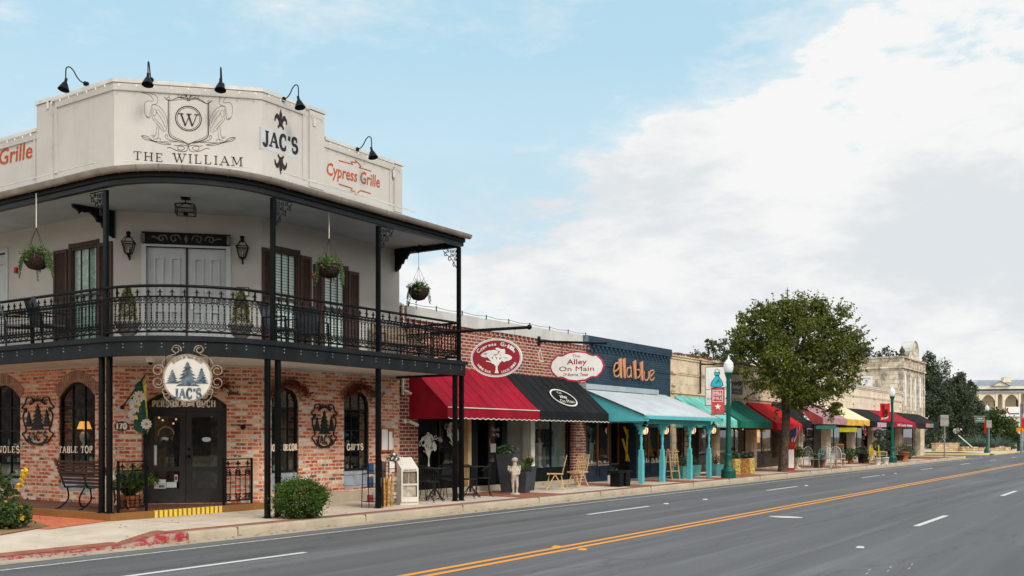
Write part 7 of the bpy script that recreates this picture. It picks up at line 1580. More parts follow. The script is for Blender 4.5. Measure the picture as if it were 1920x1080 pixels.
for px, zc, dg, lb in ((806, 22.5, 190, 'black iron cafe chair in front of the first table'), (842, 23.3, -40, 'black iron cafe chair between the first table and the iron posts'), (832, 24.2, 10, 'black iron cafe chair behind the first table against the glass'), (878, 23.9, 200, 'black iron cafe chair in front of the second table'), (905, 24.6, -50, 'black iron cafe chair right of the second table by the shop door')): copy_tree(ch, P_(px, zc), dg, lb)
def rattan(p, deg, label):
    t = thing('rattan_chair', label, 'chair', p, deg, 'pale rattan chairs outside the brick shop'); M = MW[t.name]; b = B(M)
    for i in range(9): x = -.20+i*.05; b.box(x-.015, x+.015, -.2, .2, .43, .455)
    b.box(-.22, .22, -.22, -.2, .42, .46); b.box(-.22, .22, .2, .22, .42, .46); b.ob('seat', 'rattan', t)
    b = B(M)
    for i in range(7): x = -.18+i*.06; b.bar((x, .2, .45), (x*1.05, .32, .94), .018)
    for z, y in ((.55, .225), (.68, .255), (.82, .29), (.94, .32)): b.bar((-.2, y, z), (.2, y, z), .02)
    b.ob('backrest', 'rattan', t)
    for x in (-1, 1):
        for y in (-1, 1): b = B(M); b.bar((x*.22, y*.24, 0), (x*.17, y*.0, .43), .024); b.bar((x*.22, y*.24, 0), (x*.05, y*.16, .43), .018); b.ob('leg', 'rattan', t)
    return t
rc = rattan(P_(1041, 27.6), -60, 'pale rattan chair standing sideways below the mannequin window'); copy_tree(rc, P_(1083, 29.0), -5, 'pale rattan chair seen from the front against the painted brick pillar')
t = thing('low_bench', 'small black bench with boxy legs on the kerb side of the pavement', 'bench', P_(1163, 29.4), 90); M = MW[t.name]
B(M).box(-.44, .44, -.18, .18, .40, .47).ob('seat', 'black_metal', t); B(M).box(-.34, -.10, -.16, .16, 0, .40).ob('leg', 'black_metal', t); B(M).box(.06, .34, -.16, .16, 0, .40).ob('leg', 'black_metal', t)
def planter(p, deg, label, name, wb, wt, h, mat, plant, seed, group=None, size=.06, rad=None, n=260, blade=False, cat='planter'):
    t = thing(name, label, cat, p, deg, group); M = MW[t.name]; b = B(M)
    b.add([(-wb, -wb, 0), (wb, -wb, 0), (wb, wb, 0), (-wb, wb, 0), (-wt, -wt, h), (wt, -wt, h), (wt, wt, h), (-wt, wt, h)], [(3, 2, 1, 0), (0, 1, 5, 4), (1, 2, 6, 5), (2, 3, 7, 6), (3, 0, 4, 7), (4, 5, 6, 7)]); b.ob('pot', mat, t)
    b = B(M); rad = rad or (wt*1.2, wt*1.2, .16)
    if blade: blades(b, (0, 0, h-.02), 90, .42, .34, .03, seed, .45)
    else: leaves(b, (0, 0, h+rad[2]*.6), rad, n, size, seed, .3)
    b.ob('plant', plant, t); return t
planter(P_(953, 26.2), 10, 'tall tapered charcoal planter with dark leafy plant left of the cherub', 'tall_planter', .14, .25, 1.02, 'planter_dark', 'leaf_dark', 1, size=.09, n=200)
planter(P_(979, 26.0), 10, 'square charcoal planter with pale grassy plant right of the cherub', 'square_planter', .15, .20, .55, 'planter_dark', 'leaf_basket', 2, blade=True)
planter(P_(991, 27.2), 10, 'slim charcoal planter with green blades behind the square planter', 'slim_planter', .12, .17, .66, 'planter_dark', 'leaf_mid', 3, blade=True)
# cherub
t = thing('cherub_statue', 'pale stone statue of a winged child standing between two planters', 'statue', P_(965, 25.2), 40); M = MW[t.name] @ Matrix.Scale(.86, 4)
skinned('figure', [(0, 0, .52), (0, -.01, .66), (0, 0, .80), (0, -.01, .88), (0, -.02, .98), (.06, 0, .46), (.07, -.03, .27), (.06, 0, .08), (.07, -.06, .05), (-.06, 0, .46), (-.05, .01, .27), (-.04, 0, .08), (-.04, -.06, .05), (.10, 0, .78), (.14, -.04, .64), (.06, -.11, .58), (-.10, 0, .78), (-.15, -.05, .66), (-.08, -.12, .72)],
        [(0, 1), (1, 2), (2, 3), (3, 4), (0, 5), (5, 6), (6, 7), (7, 8), (0, 9), (9, 10), (10, 11), (11, 12), (2, 13), (13, 14), (14, 15), (2, 16), (16, 17), (17, 18)], [.085, .095, .075, .045, .085, .06, .045, .032, .028, .06, .045, .032, .028, .045, .034, .026, .045, .034, .026], 'statue', t, loc=M)
b = B(M)
for k in (1, -1): b.use(M @ Matrix.Translation((0, .07, 0))); b.prism([(k*.02, .62), (k*.12, .60), (k*.20, .74), (k*.19, .86), (k*.10, .84), (k*.03, .78)], 0, .03)
b.ob('wing', 'statue', t); b = B(M); b.lathe((0, 0, 0), [(.15, 0), (.15, .04), (.12, .06)], 12); b.ob('plinth', 'statue', t)
b = B(M); b.ball((0, .005, 1.02), .095, 12, (1, 1.05, .85)); b.ob('hair', 'statue', t)
# mannequins and lamps in the windows
def mannequin(p, deg, label, top, bottom, h=1.7, jacket=None):
    t = thing('mannequin', label, 'mannequin', p, deg, 'mannequins in the shop windows'); M = MW[t.name] @ Matrix.Scale(h/1.75, 4)
    J = [(0, 0, .95), (0, 0, 1.15), (0, 0, 1.40), (0, 0, 1.50), (0, 0, 1.64), (.09, 0, .90), (.10, 0, .5), (.11, 0, .06), (.12, -.1, .03), (-.09, 0, .90), (-.10, 0, .5), (-.10, 0, .06), (-.11, -.1, .03), (.18, 0, 1.38), (.23, 0, 1.12), (.22, -.08, .88), (-.18, 0, 1.38), (-.23, 0, 1.12), (-.21, -.10, .90)]
    o = skinned('body', J, [(0, 1), (1, 2), (2, 3), (3, 4), (0, 5), (5, 6), (6, 7), (7, 8), (0, 9), (9, 10), (10, 11), (11, 12), (2, 13), (13, 14), (14, 15), (2, 16), (16, 17), (17, 18)], [.12, .10, .12, .05, .095, .085, .055, .035, .03, .085, .055, .035, .03, .05, .038, .028, .05, .038, .028], 'skin_white', t, loc=M)
    b = B(M); b.lathe((0, 0, 0), [(.165, .95), (.14, 1.12), (.17, 1.34), (.15, 1.43), (.06, 1.47)], 14)
    for k in (1, -1): b.tube([(k*.14, 0, 1.41), (k*.21, 0, 1.26), (k*.235, 0, 1.12)], [.07, .062, .055], 8)
    b.ob('top', top, t); b = B(M)
    if bottom == 'skirt': b.lathe((0, 0, 0), [(.34, .25), (.25, .6), (.16, .98)], 14); b.ob('skirt', 'cloth_mustard', t)
    elif bottom: 
        b.lathe((0, 0, 0), [(.17, .78), (.165, .98)], 12)
        for k in (1, -1): b.tube([(k*.09, 0, .9), (k*.10, 0, .5), (k*.105, 0, .14)], [.095, .07, .055], 8)
        b.ob('trousers', bottom, t)
    if jacket:
        b = B(M); b.lathe((0, .01, 0), [(.20, .80), (.18, 1.1), (.20, 1.36), (.16, 1.45)], 14, a0=-1.1, caps=False)
        for k in (1, -1): b.tube([(k*.15, 0, 1.41), (k*.22, 0, 1.2), (k*.235, -.03, .95)], [.08, .07, .06], 8)
        b.ob('jacket', jacket, t)
    return t
def inw(px, dep, z): s, _ = PA.hit(px, 850, dep); return PA.M @ Vector((s, dep, z))
m1 = mannequin(inw(990, 1.25, .30), 100, 'white mannequin in a mustard top in the dark shop window', 'cloth_mustard', 'cloth_dark')
mannequin(inw(1012, .45, .62), 110, 'white mannequin in a black sleeveless dress beside the window mullion', 'cloth_dark', None, 1.45)
mannequin(inw(1027, .45, .62), 120, 'white mannequin in a dark jacket and blue denim skirt', 'cloth_pink', 'cloth_denim', 1.45, 'cloth_dark')
mannequin(inw(1108, .4, .68), 90, 'bare armed mannequin behind the crossed pencils left of the blue door', 'cloth_dark', None, 1.3)
mannequin(inw(1213, .45, .66), 100, 'mannequin in a mustard skirt and white top in the blue shop window', 'cloth_white', 'skirt', 1.4)
mannequin(inw(1188, 1.2, .62), 90, 'mannequin in orange shorts beside the giant pencils', 'cloth_white', 'wood_orange', 1.4)
mannequin(inw(1379, .7, .6), 90, 'mannequin in a white top and teal skirt under the green awning', 'cloth_white', 'cloth_teal', 1.5); mannequin(inw(1386, .9, .6), 90, 'mannequin in a pale pink top and blue trousers under the green awning', 'cloth_pink', 'cloth_denim', 1.5)
mannequin(inw(1436, .6, .75), 90, 'mannequin in a long white dress right of the log pattern planter', 'cloth_white', 'cloth_white', 1.45); mannequin(inw(1703, .6, .6), 90, 'small dark clothed mannequin in the stone building shop window', 'cloth_dark', 'cloth_denim', 1.4)
def shoplamp(p, lb, s=1., mat='lime_shade'):
    t = thing('display_lamp', lb, 'lamp', p, 0); M = MW[t.name] @ Matrix.Scale(s, 4); B(M).lathe((0, 0, 0), [(.10, 0), (.12, .06), (.13, .3), (.06, .42), (.02, .44), (.02, .5)], 12).ob('lamp_base', 'wood_bench', t); B(M).lathe((0, 0, .48), [(.19, 0), (.165, .26)], 16, caps=False).ob('lamp_shade', mat, t)
shoplamp(inw(958, 1.2, 1.05), 'table lamp with tan drum shade in the dark window left of the mustard mannequin'); shoplamp(inw(980, 1.35, .95), 'smaller brown shaded table lamp right beside the mustard mannequin', .9, 'terracotta'); shoplamp(inw(1617, .7, .9), 'lamp with cream shade glowing in the window under the black awning', 1., 'offwhite')
t = thing('open_sign', 'wooden OPEN sign hanging in the shop entrance', 'sign', at(PA, 991, 860, .0), 90); w_, h_ = span(PA, 984, 997, 856, 864); M = MW[t.name]; B(M).box(-w_/2, w_/2, -.03, -.005, -h_/2, h_/2).ob('board', 'wood_pale', t); b = B(M); lettering(b, 'OPEN', -w_*.4, -h_*.28, w_*.4, -h_*.28, h_*.55, 'bold', y=-.035); b.ob('lettering', 'iron_soft', t); b = B(M); b.tube([(0, -.015, h_/2), (0, -.015, h_/2+.25)], .004, 4); b.ob('cord', 'iron_soft', t)
def rack_clothes(px, dep, z, lb, cols, seed, L=1.2):
    p = inw(px, dep, z); t = thing('clothes_rail', lb, 'clothes rail', p, 90); M = MW[t.name]; b = B(M); b.tube([(-L/2, 0, 0), (-L/2, 0, 1.4), (L/2, 0, 1.4), (L/2, 0, 0)], .015, 6); b.ob('rail', 'pole_grey', t); r = random.Random(seed); x = -L/2+.08
    while x < L/2-.08: b = B(M); hh = r.uniform(.5, .95); b.prism([(x-.10, 1.36), (x+.10, 1.36), (x+.13, 1.36-hh), (x-.13, 1.36-hh)], -.1+r.random()*.1, .08); b.ob('garment', r.choice(cols), t); x += .13
rack_clothes(1229, .7, .5, 'clothes rail with teal and white garments in the blue shop window', ['cloth_teal', 'cloth_white', 'cloth_dark'], 1, .9); rack_clothes(1277, .9, .4, 'clothes rail of dark green and red garments behind the first cream window', ['cloth_teal', 'cloth_dark', 'flag_red'], 2, 1.2); rack_clothes(1362, .9, .4, 'clothes rail with pale garments behind the street lamp', ['cloth_white', 'cloth_dark', 'cloth_denim'], 3)
# pots, planters along the row
planter(P_(1150, 31.0), 90, 'small white box planter with white flowers at the blue shop door', 'box_planter', .13, .13, .26, 'white', 'leaf_mid', 7, n=120); 
def trough(px, zc, lb, seed, leaf='leaf_dark', L=.42, h=.42, group='teal trough planters'):
    t = thing('trough_planter', lb, 'planter', P_(px, zc), 90, group); M = MW[t.name]; b = B(M); b.add([(-L*.86, -.18, 0), (L*.86, -.18, 0), (L*.86, .18, 0), (-L*.86, .18, 0), (-L, -.24, h), (L, -.24, h), (L, .24, h), (-L, .24, h)], [(3, 2, 1, 0), (0, 1, 5, 4), (1, 2, 6, 5), (2, 3, 7, 6), (3, 0, 4, 7), (4, 5, 6, 7)]); b.ob('box', 'planter_teal', t)
    b = B(M); leaves(b, (0, 0, h+.16), (L*1.15, .3, .22), 420, .07, seed, .3, .35); blades(b, (0, 0, h), 70, .5, .3, .02, seed, .6); b.ob('plant', leaf, t)
trough(1280, 35.2, 'teal trough planter of dark foliage behind the folding stand', 1, L=.5); trough(1296, 36.6, 'teal trough planter half hidden behind the third turquoise post', 2); trough(1342, 37.6, 'teal trough planter of purple heather left of the street lamp', 3, 'leaf_heather', .5)
t = thing('plant_stand', 'pale wooden folding plant stand against the blue wall', 'stand', P_(1260, 34.0), 90); b = B(MW[t.name])
for x in (-.32, .32): b.bar((x, -.15, 0), (x, -.02, 1.05), .03); b.bar((x, .15, 0), (x, .02, 1.05), .03)
for z in (.28, .6, .95): b.box(-.32, .32, -.12, .12, z, z+.02)
for z in (.75, .85): b.bar((-.32, -.05, z), (.32, -.05, z), .02)
b.ob('frame', 'wood_pale', t)
def logp(px, zc, lb, seed):
    t = thing('log_planter', lb, 'planter', P_(px, zc), 90, 'planters faced with yellow log slices'); M = MW[t.name]; b = B(M); b.box(-.25, .25, -.2, .2, 0, .62); b.ob('box', 'wood_log', t); r = random.Random(seed); b = B(M)
    for i in range(60): x, z = r.uniform(-.22, .22), r.uniform(.03, .59); b.prism(circ(x, z, r.uniform(.02, .04), n=8), -.215-i*.0004, -.19)
    b.ob('log_slices', 'flag_yellow', t); b = B(M); leaves(b, (0, 0, .74), (.33, .28, .14), 260, .12, seed, .3, .7); b.ob('plant', 'leaf_dark', t)
logp(1374, 38.2, 'planter of log slices partly hidden behind the street lamp', 1); logp(1401, 39.2, 'planter faced with yellow log slices under the green awning', 2)
def urn(px, zc, lb, seed, s=1., plant='leaf_mid'):
    t = thing('urn_planter', lb, 'planter', P_(px, zc), 0); M = MW[t.name] @ Matrix.Scale(s, 4); B(M).lathe((0, 0, 0), [(.16, 0), (.16, .05), (.07, .1), (.06, .2), (.14, .28), (.22, .42), (.25, .5), (.22, .5)], 16).ob('urn', 'statue', t); b = B(M); leaves(b, (0, 0, .72), (.42, .4, .30), 600, .09, seed, .2); b.ob('plant', plant, t)
urn(1494, 45.6, 'white stone urn spilling with leaves behind the big tree', 5)
def pot(px, zc, lb, mat, plant, seed, r0=.2, h=.35, rad=(.3, .3, .25), n=300, name='potted_plant', cat='potted plant', blade=0):
    t = thing(name, lb, cat, P_(px, zc), 0); M = MW[t.name]; B(M).lathe((0, 0, 0), [(r0*.7, 0), (r0, h*.9), (r0*1.1, h*.9), (r0*1.1, h), (r0*.9, h)], 14).ob('pot', mat, t); b = B(M); leaves(b, (0, 0, h+rad[2]*.8), rad, n, .08, seed, .2)
    if blade: blades(b, (0, 0, h), blade, .5, .4, .02, seed, .6)
    b.ob('plant', plant, t)
pot(1534, 46.5, 'dark basket draped with a striped cloth beside the grey metal chair', 'rail_brown', 'leaf_olive', 6, .28, .40, (.25, .2, .04), 60)
pot(1527, 49.0, 'bushy plant in a pink terracotta pot below the quilt shop window', 'terracotta', 'leaf_mid', 7); pot(1542, 50, 'bushy plant in a terracotta pot behind the pale blue bench', 'terracotta', 'leaf_mid', 8)
pot(1595, 53.0, 'fern like shrub below the yellow sign', 'terracotta', 'leaf_mid', 9, .16, .2, (.45, .4, .38), 700, blade=40); pot(1615, 55.0, 'dark potted plant under the hanging striped flag', 'iron_soft', 'leaf_dark', 10, .22, .55, (.38, .35, .28)); pot(1625, 55.6, 'small green shrub in a low pot near the white buckets', 'rail_brown', 'leaf_mid', 11, .18, .2, (.3, .3, .3))
pot(1686, 60.5, 'purple leafed plant in a dark pot beside the second street lamp', 'rail_brown', 'leaf_heather', 12, .3, .35, (.5, .45, .4), 500); pot(1695, 62.0, 'round terracotta pot of orange green foliage by the stone building', 'terracotta', 'leaf_olive', 13, .33, .5, (.4, .4, .35), 400); pot(1703, 63.5, 'feathery green shrub in front of the teal shop panel', 'rail_brown', 'leaf_mid', 14, .2, .2, (.45, .4, .42), 500)
for px, lb in ((1645.5, 'left one of two white buckets in front of yellow chairs'), (1660.5, 'right one of two white buckets in front of yellow chairs')):
    t = thing('white_bucket', lb, 'bucket', P_(px, 51.2 if px < 1650 else 52.4), 0, 'white buckets by the yellow chairs'); M = MW[t.name]; B(M).lathe((0, 0, 0), [(.13, 0), (.18, .34), (.19, .34), (.19, .37), (.16, .37)], 16).ob('bucket', 'white', t); b = B(M); b.tube([(0, 0, .35), (.02, 0, .62)], .02, 5); b.ob('stem', 'bark', t)
def topi(px, zc, lb, seed):
    t = thing('ball_topiary', lb, 'potted plant', P_(px, zc), 0, 'double ball topiaries'); M = MW[t.name]; B(M).lathe((0, 0, 0), [(.16, 0), (.22, .4), (.2, .4)], 12).ob('pot', 'iron_soft', t); b = B(M); b.tube([(0, 0, .4), (0, 0, 1.7)], .03, 6); b.ob('stem', 'bark', t)
    b = B(M); leaves(b, (0, 0, .95), (.34, .34, .34), 900, .07, seed, .75); leaves(b, (0, 0, 1.62), (.27, .27, .27), 700, .07, seed+1, .75); b.ob('foliage', 'leaf_dark', t)
topi(1647, 56.5, 'left double ball topiary beside the second street lamp', 1); topi(1662, 57.5, 'right double ball topiary beside the second street lamp', 3)
def garden_chair(px, zc, deg, lb, mat, w=.5, name='garden_chair', cat='chair', group=None):
    t = thing(name, lb, cat, P_(px, zc), deg, group); M = MW[t.name]; b = B(M)
    for i in range(5): b.box(-w/2, w/2, -.2+i*.08, -.14+i*.08, .42, .44)
    b.ob('seat', mat, t); b = B(M); ap = [(w/2*math.cos(R(a)), .22, .62+.38*math.sin(R(a))) for a in range(0, 181, 15)]; b.tube([(w/2, .2, .42)]+ap+[(-w/2, .2, .42)], .018, 5)
    for k in range(-3, 4): x = k*w/8; b.tube([(x, .2, .42), (x*.7, .22, .62+.33*math.sqrt(max(0, 1-(x*2/w)**2)))], .010, 4)
    b.stroke(circ(0, .72, .09, n=12), .015, .21, .015, True); b.ob('backrest', mat, t)
    for x in (-1, 1):
        for y in (-1, 1): b = B(M); b.tube([(x*w/2, y*.2, 0), (x*w/2*.95, y*.18, .42)], .018, 5); b.ob('leg', mat, t)
    b = B(M)
    for x in (-1, 1): b.tube([(x*w/2, -.18, .42), (x*w/2, -.2, .62), (x*w/2, .2, .66)], .016, 5)
    b.ob('armrest', mat, t); return t
garden_chair(1553, 46.8, 150, 'pale blue metal garden bench with an arched lattice back', 'blue_chair', .8, 'garden_bench', 'bench'); garden_chair(1571, 47.4, 170, 'off white lattice backed metal chair beside the pale blue bench', 'offwhite', .55); garden_chair(1521, 45.6, 60, 'grey metal garden chair beside the draped basket', 'pole_grey', .6)
garden_chair(1641, 53.5, 80, 'yellow chair left of the white buckets', 'yellow_chair', .5, group='yellow chairs'); garden_chair(1656, 54.2, 100, 'yellow chair between the two white buckets', 'yellow_chair', .5, group='yellow chairs')
t = thing('chalkboard', 'wooden framed A-board chalkboard on the pavement', 'chalkboard', P_(1574, 50.0), 70); M = MW[t.name]; b = B(M)
for q in ((-.32, -.27, 0, 1.1), (.27, .32, 0, 1.1), (-.27, .27, 1.04, 1.1), (-.27, .27, .3, .35)): b.box(q[0], q[1], -.03, .02, q[2], q[3])
b.ob('frame', 'wood_orange', t); B(M).box(-.27, .27, -.01, .01, .35, 1.04).ob('board', 'planter_dark', t)
t = thing('red_vending_box', 'red vending box with white panel behind the big tree trunk', 'vending box', P_(1478, 43.6), 60); M = MW[t.name]; B(M).box(-.2, .2, -.18, .18, 0, 1.25).ob('cabinet', 'red_box', t); B(M).box(-.15, .15, -.19, -.181, .1, .9).ob('front_panel', 'white', t)
# hanging boards over the pavement
def board(x0, x1, y0, y1, zc, mat, lb, txt=None, tm='white', style='bold'):
    p = W((x0+x1)/2, zc, zat((y0+y1)/2, zc)); t = thing('hanging_board', lb, 'sign', p, 22); M = MW[t.name]; w = (x1-x0)/FPX*zc/2/.98; h = (y1-y0)/FPX*zc/2; B(M).box(-w, w, -.02, .02, -h, h).ob('panel', mat, t)
    b = B(M)
    for x in (-w*.8, w*.8): b.tube([(x, 0, h), (x, 0, h+.18)], .006, 4)
    b.ob('chain', 'iron_soft', t)
    if txt: b = B(M); lettering(b, txt, -w*.8, -h*.4, w*.8, -h*.4, h*.9, style, y=-.026); b.ob('lettering', tm, t)
board(1531, 1566, 798, 804, 47, 'green_sign', 'narrow teal green hanging board under the pink awning'); board(1575, 1606, 802, 810, 50, 'lime_sign', 'lime yellow hanging board under the golden valance'); board(1634, 1652, 801, 807, 57, 'pink_sign', 'small pink hanging board under the black awning')
# flags
def usflag(px, pyt, zc, L, lb, deg=40, ang=.35):
    p = W(px, zc, zat(pyt, zc)); t = thing('striped_flag', lb, 'flag', p, deg, 'hanging american flags'); M = MW[t.name]; b = B(M)
    b.tube([(0, 0, -.1), (ang*.9, 0, .5)], .014, 5); b.ob('pole', 'pole_grey', t); b = B(M)
    for i in range(9):
        b.mi = i % 2
        for k in range(8):
            f = lambda q, s: (.02+s*.5*(.35+.65*(1-q))+ .03*math.sin(q*6), .05*math.sin(s*14+q*4), .12-L*q+s*.2)
            b.add([f(k/8, i/9), f(k/8, (i+1)/9), f((k+1)/8, (i+1)/9), f((k+1)/8, i/9)], [(0, 1, 2, 3)])
    b.mi = 2; b.add([(.02, -.07, .14), (.28, -.07, .26), (.26, -.07, -.12), (.03, -.07, -.22)], [(0, 1, 2, 3)]); b.ob('flag_cloth', ['flag_red', 'cloth_white', 'flag_blue'], t)
usflag(1481, 812, 43.8, 1.0, 'american flag hanging beside the big tree trunk'); usflag(1624, 803, 55, .55, 'american flag hanging under the yellow awning end', 150)
# street lamps
def street_lamp(px, zc, label):
    t = thing('street_lamp', label, 'street lamp', P_(px, zc), 20, 'green street lamps with acorn globes'); M = MW[t.name]
    B(M).lathe((0, 0, 0), [(.26, 0), (.27, .12), (.25, .22), (.27, .26), (.20, .32), (.16, .40), (.17, .46), (.13, .50), (.125, .78), (.14, .82), (.10, .86)], 20).ob('base', 'lamp_green', t)
    B(M).lathe((0, 0, 0), [(.10, .86), (.085, 1.6), (.075, 3.35), (.09, 3.40), (.075, 3.45), (.075, 3.5), (.13, 3.68), (.15, 3.70), (.15, 3.73)], 16).ob('pole', 'lamp_green', t)
    B(M).lathe((0, 0, 0), [(.11, 3.73), (.16, 3.80), (.175, 3.95), (.165, 4.03), (.17, 4.06), (.09, 4.16), (.03, 4.22), (.02, 4.30), (.005, 4.36)], 18).ob('globe', 'globe', t)
    return t
street_lamp(1366, 35.2, 'green street lamp with acorn globe beside the white dress sign'); street_lamp(1673, 56.2, 'green street lamp carrying the red tuba banner'); street_lamp(1851, 88, 'green street lamp carrying the restrooms sign at the far corner')
def banner(px0, px1, py0, py1, zc, mat, name, lb, deg=20):
    p = W((px0+px1)/2, zc, zat(py1, zc)); t = thing(name, lb, 'banner', p, deg); w = (px1-px0)/FPX*zc/2/math.cos(R(33.5-deg)); h = (py1-py0)/FPX*zc; b = B(MW[t.name]); n = 8
    b.add([(-w+2*w*i/n, .02*math.sin(i*1.1), z) for z in (0, h) for i in range(n+1)], [(i, i+1, n+2+i, n+1+i) for i in range(n)]); b.ob('cloth', mat, t)
    b = B(MW[t.name]); b.tube([(-w-.02, 0, h), (w+.12, 0, h)], .012, 5); b.tube([(-w-.02, 0, 0), (w+.12, 0, 0)], .012, 5); b.ob('rod', 'iron_soft', t); return t, w, h
t, w, h = banner(1334, 1358, 727, 777, 35.2, 'banner_red', 'street_banner', 'faded red street banner with a white frame and white star'); M = MW[t.name]; b = B(M)
b.stroke([(-w*.72, h*.48), (w*.72, h*.48), (w*.72, h*.90), (-w*.72, h*.90)], .018, -.035, .003, True); lettering(b, 'HILL', -w*.6, h*.76, w*.6, h*.76, h*.10, 'bold', y=-.035); lettering(b, 'COUNTRY', -w*.6, h*.70, w*.6, h*.70, h*.045, 'bold', y=-.035); lettering(b, 'MILE', -w*.6, h*.55, w*.6, h*.55, h*.11, 'bold', y=-.035)
b.prism([(.11*(1 if i % 2 == 0 else .42)*math.sin(i*math.pi/5)*1.1, h*.29+.12*(1 if i % 2 == 0 else .42)*math.cos(i*math.pi/5)) for i in range(10)][::-1], -.036, -.033); b.ob('print', 'white', t)
t, w, h = banner(1651, 1668, 757, 790, 56.2, 'banner_scarlet', 'street_banner', 'scarlet street banner with a black tuba on the second lamp'); M = MW[t.name]; b = B(M)
b.stroke([(q.x, q.y) for q in smooth([(-w*.45, h*.86), (-w*.3, h*.7), (-w*.28, h*.4), (-w*.1, h*.28), (w*.3, h*.3), (w*.42, h*.5), (w*.3, h*.66), (w*.1, h*.6), (w*.12, h*.42)], 5)], .07, -.04, .004); b.prism([(-w*.75, h*.9), (-w*.1, h*.9), (-w*.32, h*.72), (-w*.44, h*.72)], -.04, -.036); b.ob('tuba_print', 'iron_soft', t); b = B(M); lettering(b, 'Oompah!', -w*.8, h*.08, w*.7, h*.18, h*.13, 'boldscript', y=-.04); b.ob('lettering', 'white', t)
t, w, h = banner(1846, 1850, 786, 813, 88, 'banner_scarlet', 'street_banner', 'narrow red banner seen edge on at the far corner lamp', 20)
# hanging dress sign
zs_ = 36.6; p = W(1347, zs_, zat(724, zs_)); t = thing('dress_sign', 'tall white hanging sign printed with a turquoise party dress', 'sign', p, 14); M = MW[t.name]; w = 23.5/FPX*zs_; h = 35.5/FPX*zs_
b = B(M); b.box(-w, w, -.03, .03, -h*.04+.004, h); b.box(-w, w, -.03, .03, -h, -h*.04-.004); b.ob('panel', 'white', t); b = B(M); b.box(-w-.02, w+.02, -.028, .028, -h-.02, -h-.001); b.box(-w-.02, w+.02, -.028, .028, h+.001, h+.02); b.box(-w-.02, -w-.001, -.028, .028, -h, h); b.box(w+.001, w+.02, -.028, .028, -h, h); b.box(-w, w, -.032, -.0305, -h*.17-.01, -h*.17+.01); b.ob('border', 'iron_soft', t)
DX = lambda px, py: ((px-1347)/23.5*w, (724-py)/35.5*h); b = B(M)
poly = [DX(*q) for q in ((1341, 697), (1340, 702), (1343, 705), (1335, 716), (1333, 723), (1338, 725), (1345, 726), (1353, 725), (1356, 722), (1354, 715), (1347.5, 705), (1350, 701), (1349, 697), (1345, 699))]; b.prism([(x, z) for x, z in poly], -.036, -.031); b.ob('dress_print', 'dress_teal', t); b = B(M); b.stroke(poly, .02, -.038, .002, True); b.stroke([DX(1343, 704), DX(1348, 704)], .03, -.038); b.stroke([(q.x, q.y) for q in smooth([DX(1346, 704), DX(1349, 709), DX(1346, 716), DX(1343, 719), DX(1347, 713), DX(1350, 717)], 4)], .015, -.04, .002); b.stroke([DX(1340, 695), DX(1345, 691.5), DX(1349.5, 695)], .012, -.038); lettering(b, 'celeste', DX(1326, 748)[0], DX(0, 749)[1], DX(1366, 748)[0], DX(0, 749)[1], .10, 'thin', y=-.036); b.ob('outline_print', 'iron_soft', t)
t = thing('sign_arm', 'tall black bracket on the cream wall carrying the dress sign', 'sign bracket', at(PA, 1311, 738), 90); b = B(MW[t.name]); b.tube([(0, -.06, -.0), (0, -.06, 1.35)], .03, 6); b.tube([(0, 0, 0), (-.18, -.06, 0)], .03, 6); b.tube([(0, -.06, 1.15), (.2, -2.2, 1.15)], .03, 6); b.ob('bar', 'iron_soft', t)
t = thing('sign_arm', 'black bar projecting over the dark green awning', 'sign bracket', at(PA, 1377, 697), 90); b = B(MW[t.name]); b.tube([(0, 0, 0), (.2, -1.9, 0)], .028, 6); b.box(-.05, .05, -.03, 0, -.12, .12); b.ob('bar', 'pole_grey', t)
t = thing('wall_board', 'dark brown board with white handwriting on the cream wall', 'sign', at(PA, 1380, 728), 90); w_, h_ = span(PA, 1368, 1389, 717, 740); M = MW[t.name]; B(M).box(-w_/2, w_/2, -.05, -.001, -h_/2, h_/2).ob('panel', 'rail_brown', t); b = B(M); lettering(b, 'lekyi', -w_*.42, -h_*.05, w_*.42, h_*.02, h_*.32, 'script', y=-.055); lettering(b, 'BOUTIQUE', -w_*.25, -h_*.35, w_*.28, -h_*.35, h_*.1, 'thin', y=-.055); b.ob('lettering', 'white', t)
b = B(PA); 
for (a, c) in (((1424, 724), (1424, 752)), ((1424, 752), (1457, 757)), ((1441, 712), (1440, 748)), ((1457, 730), (1457, 757))): u_ = PA.hit(*a, -.1); v_ = PA.hit(*c, -.1); b.tube([(u_[0], -.1, u_[1]), (v_[0], -.1, v_[1])], .012, 4)
tag(b.ob('neon_sign', 'coir_pale'), 'unlit rusty outline sign on the cream wall above the scarlet awning', 'sign')
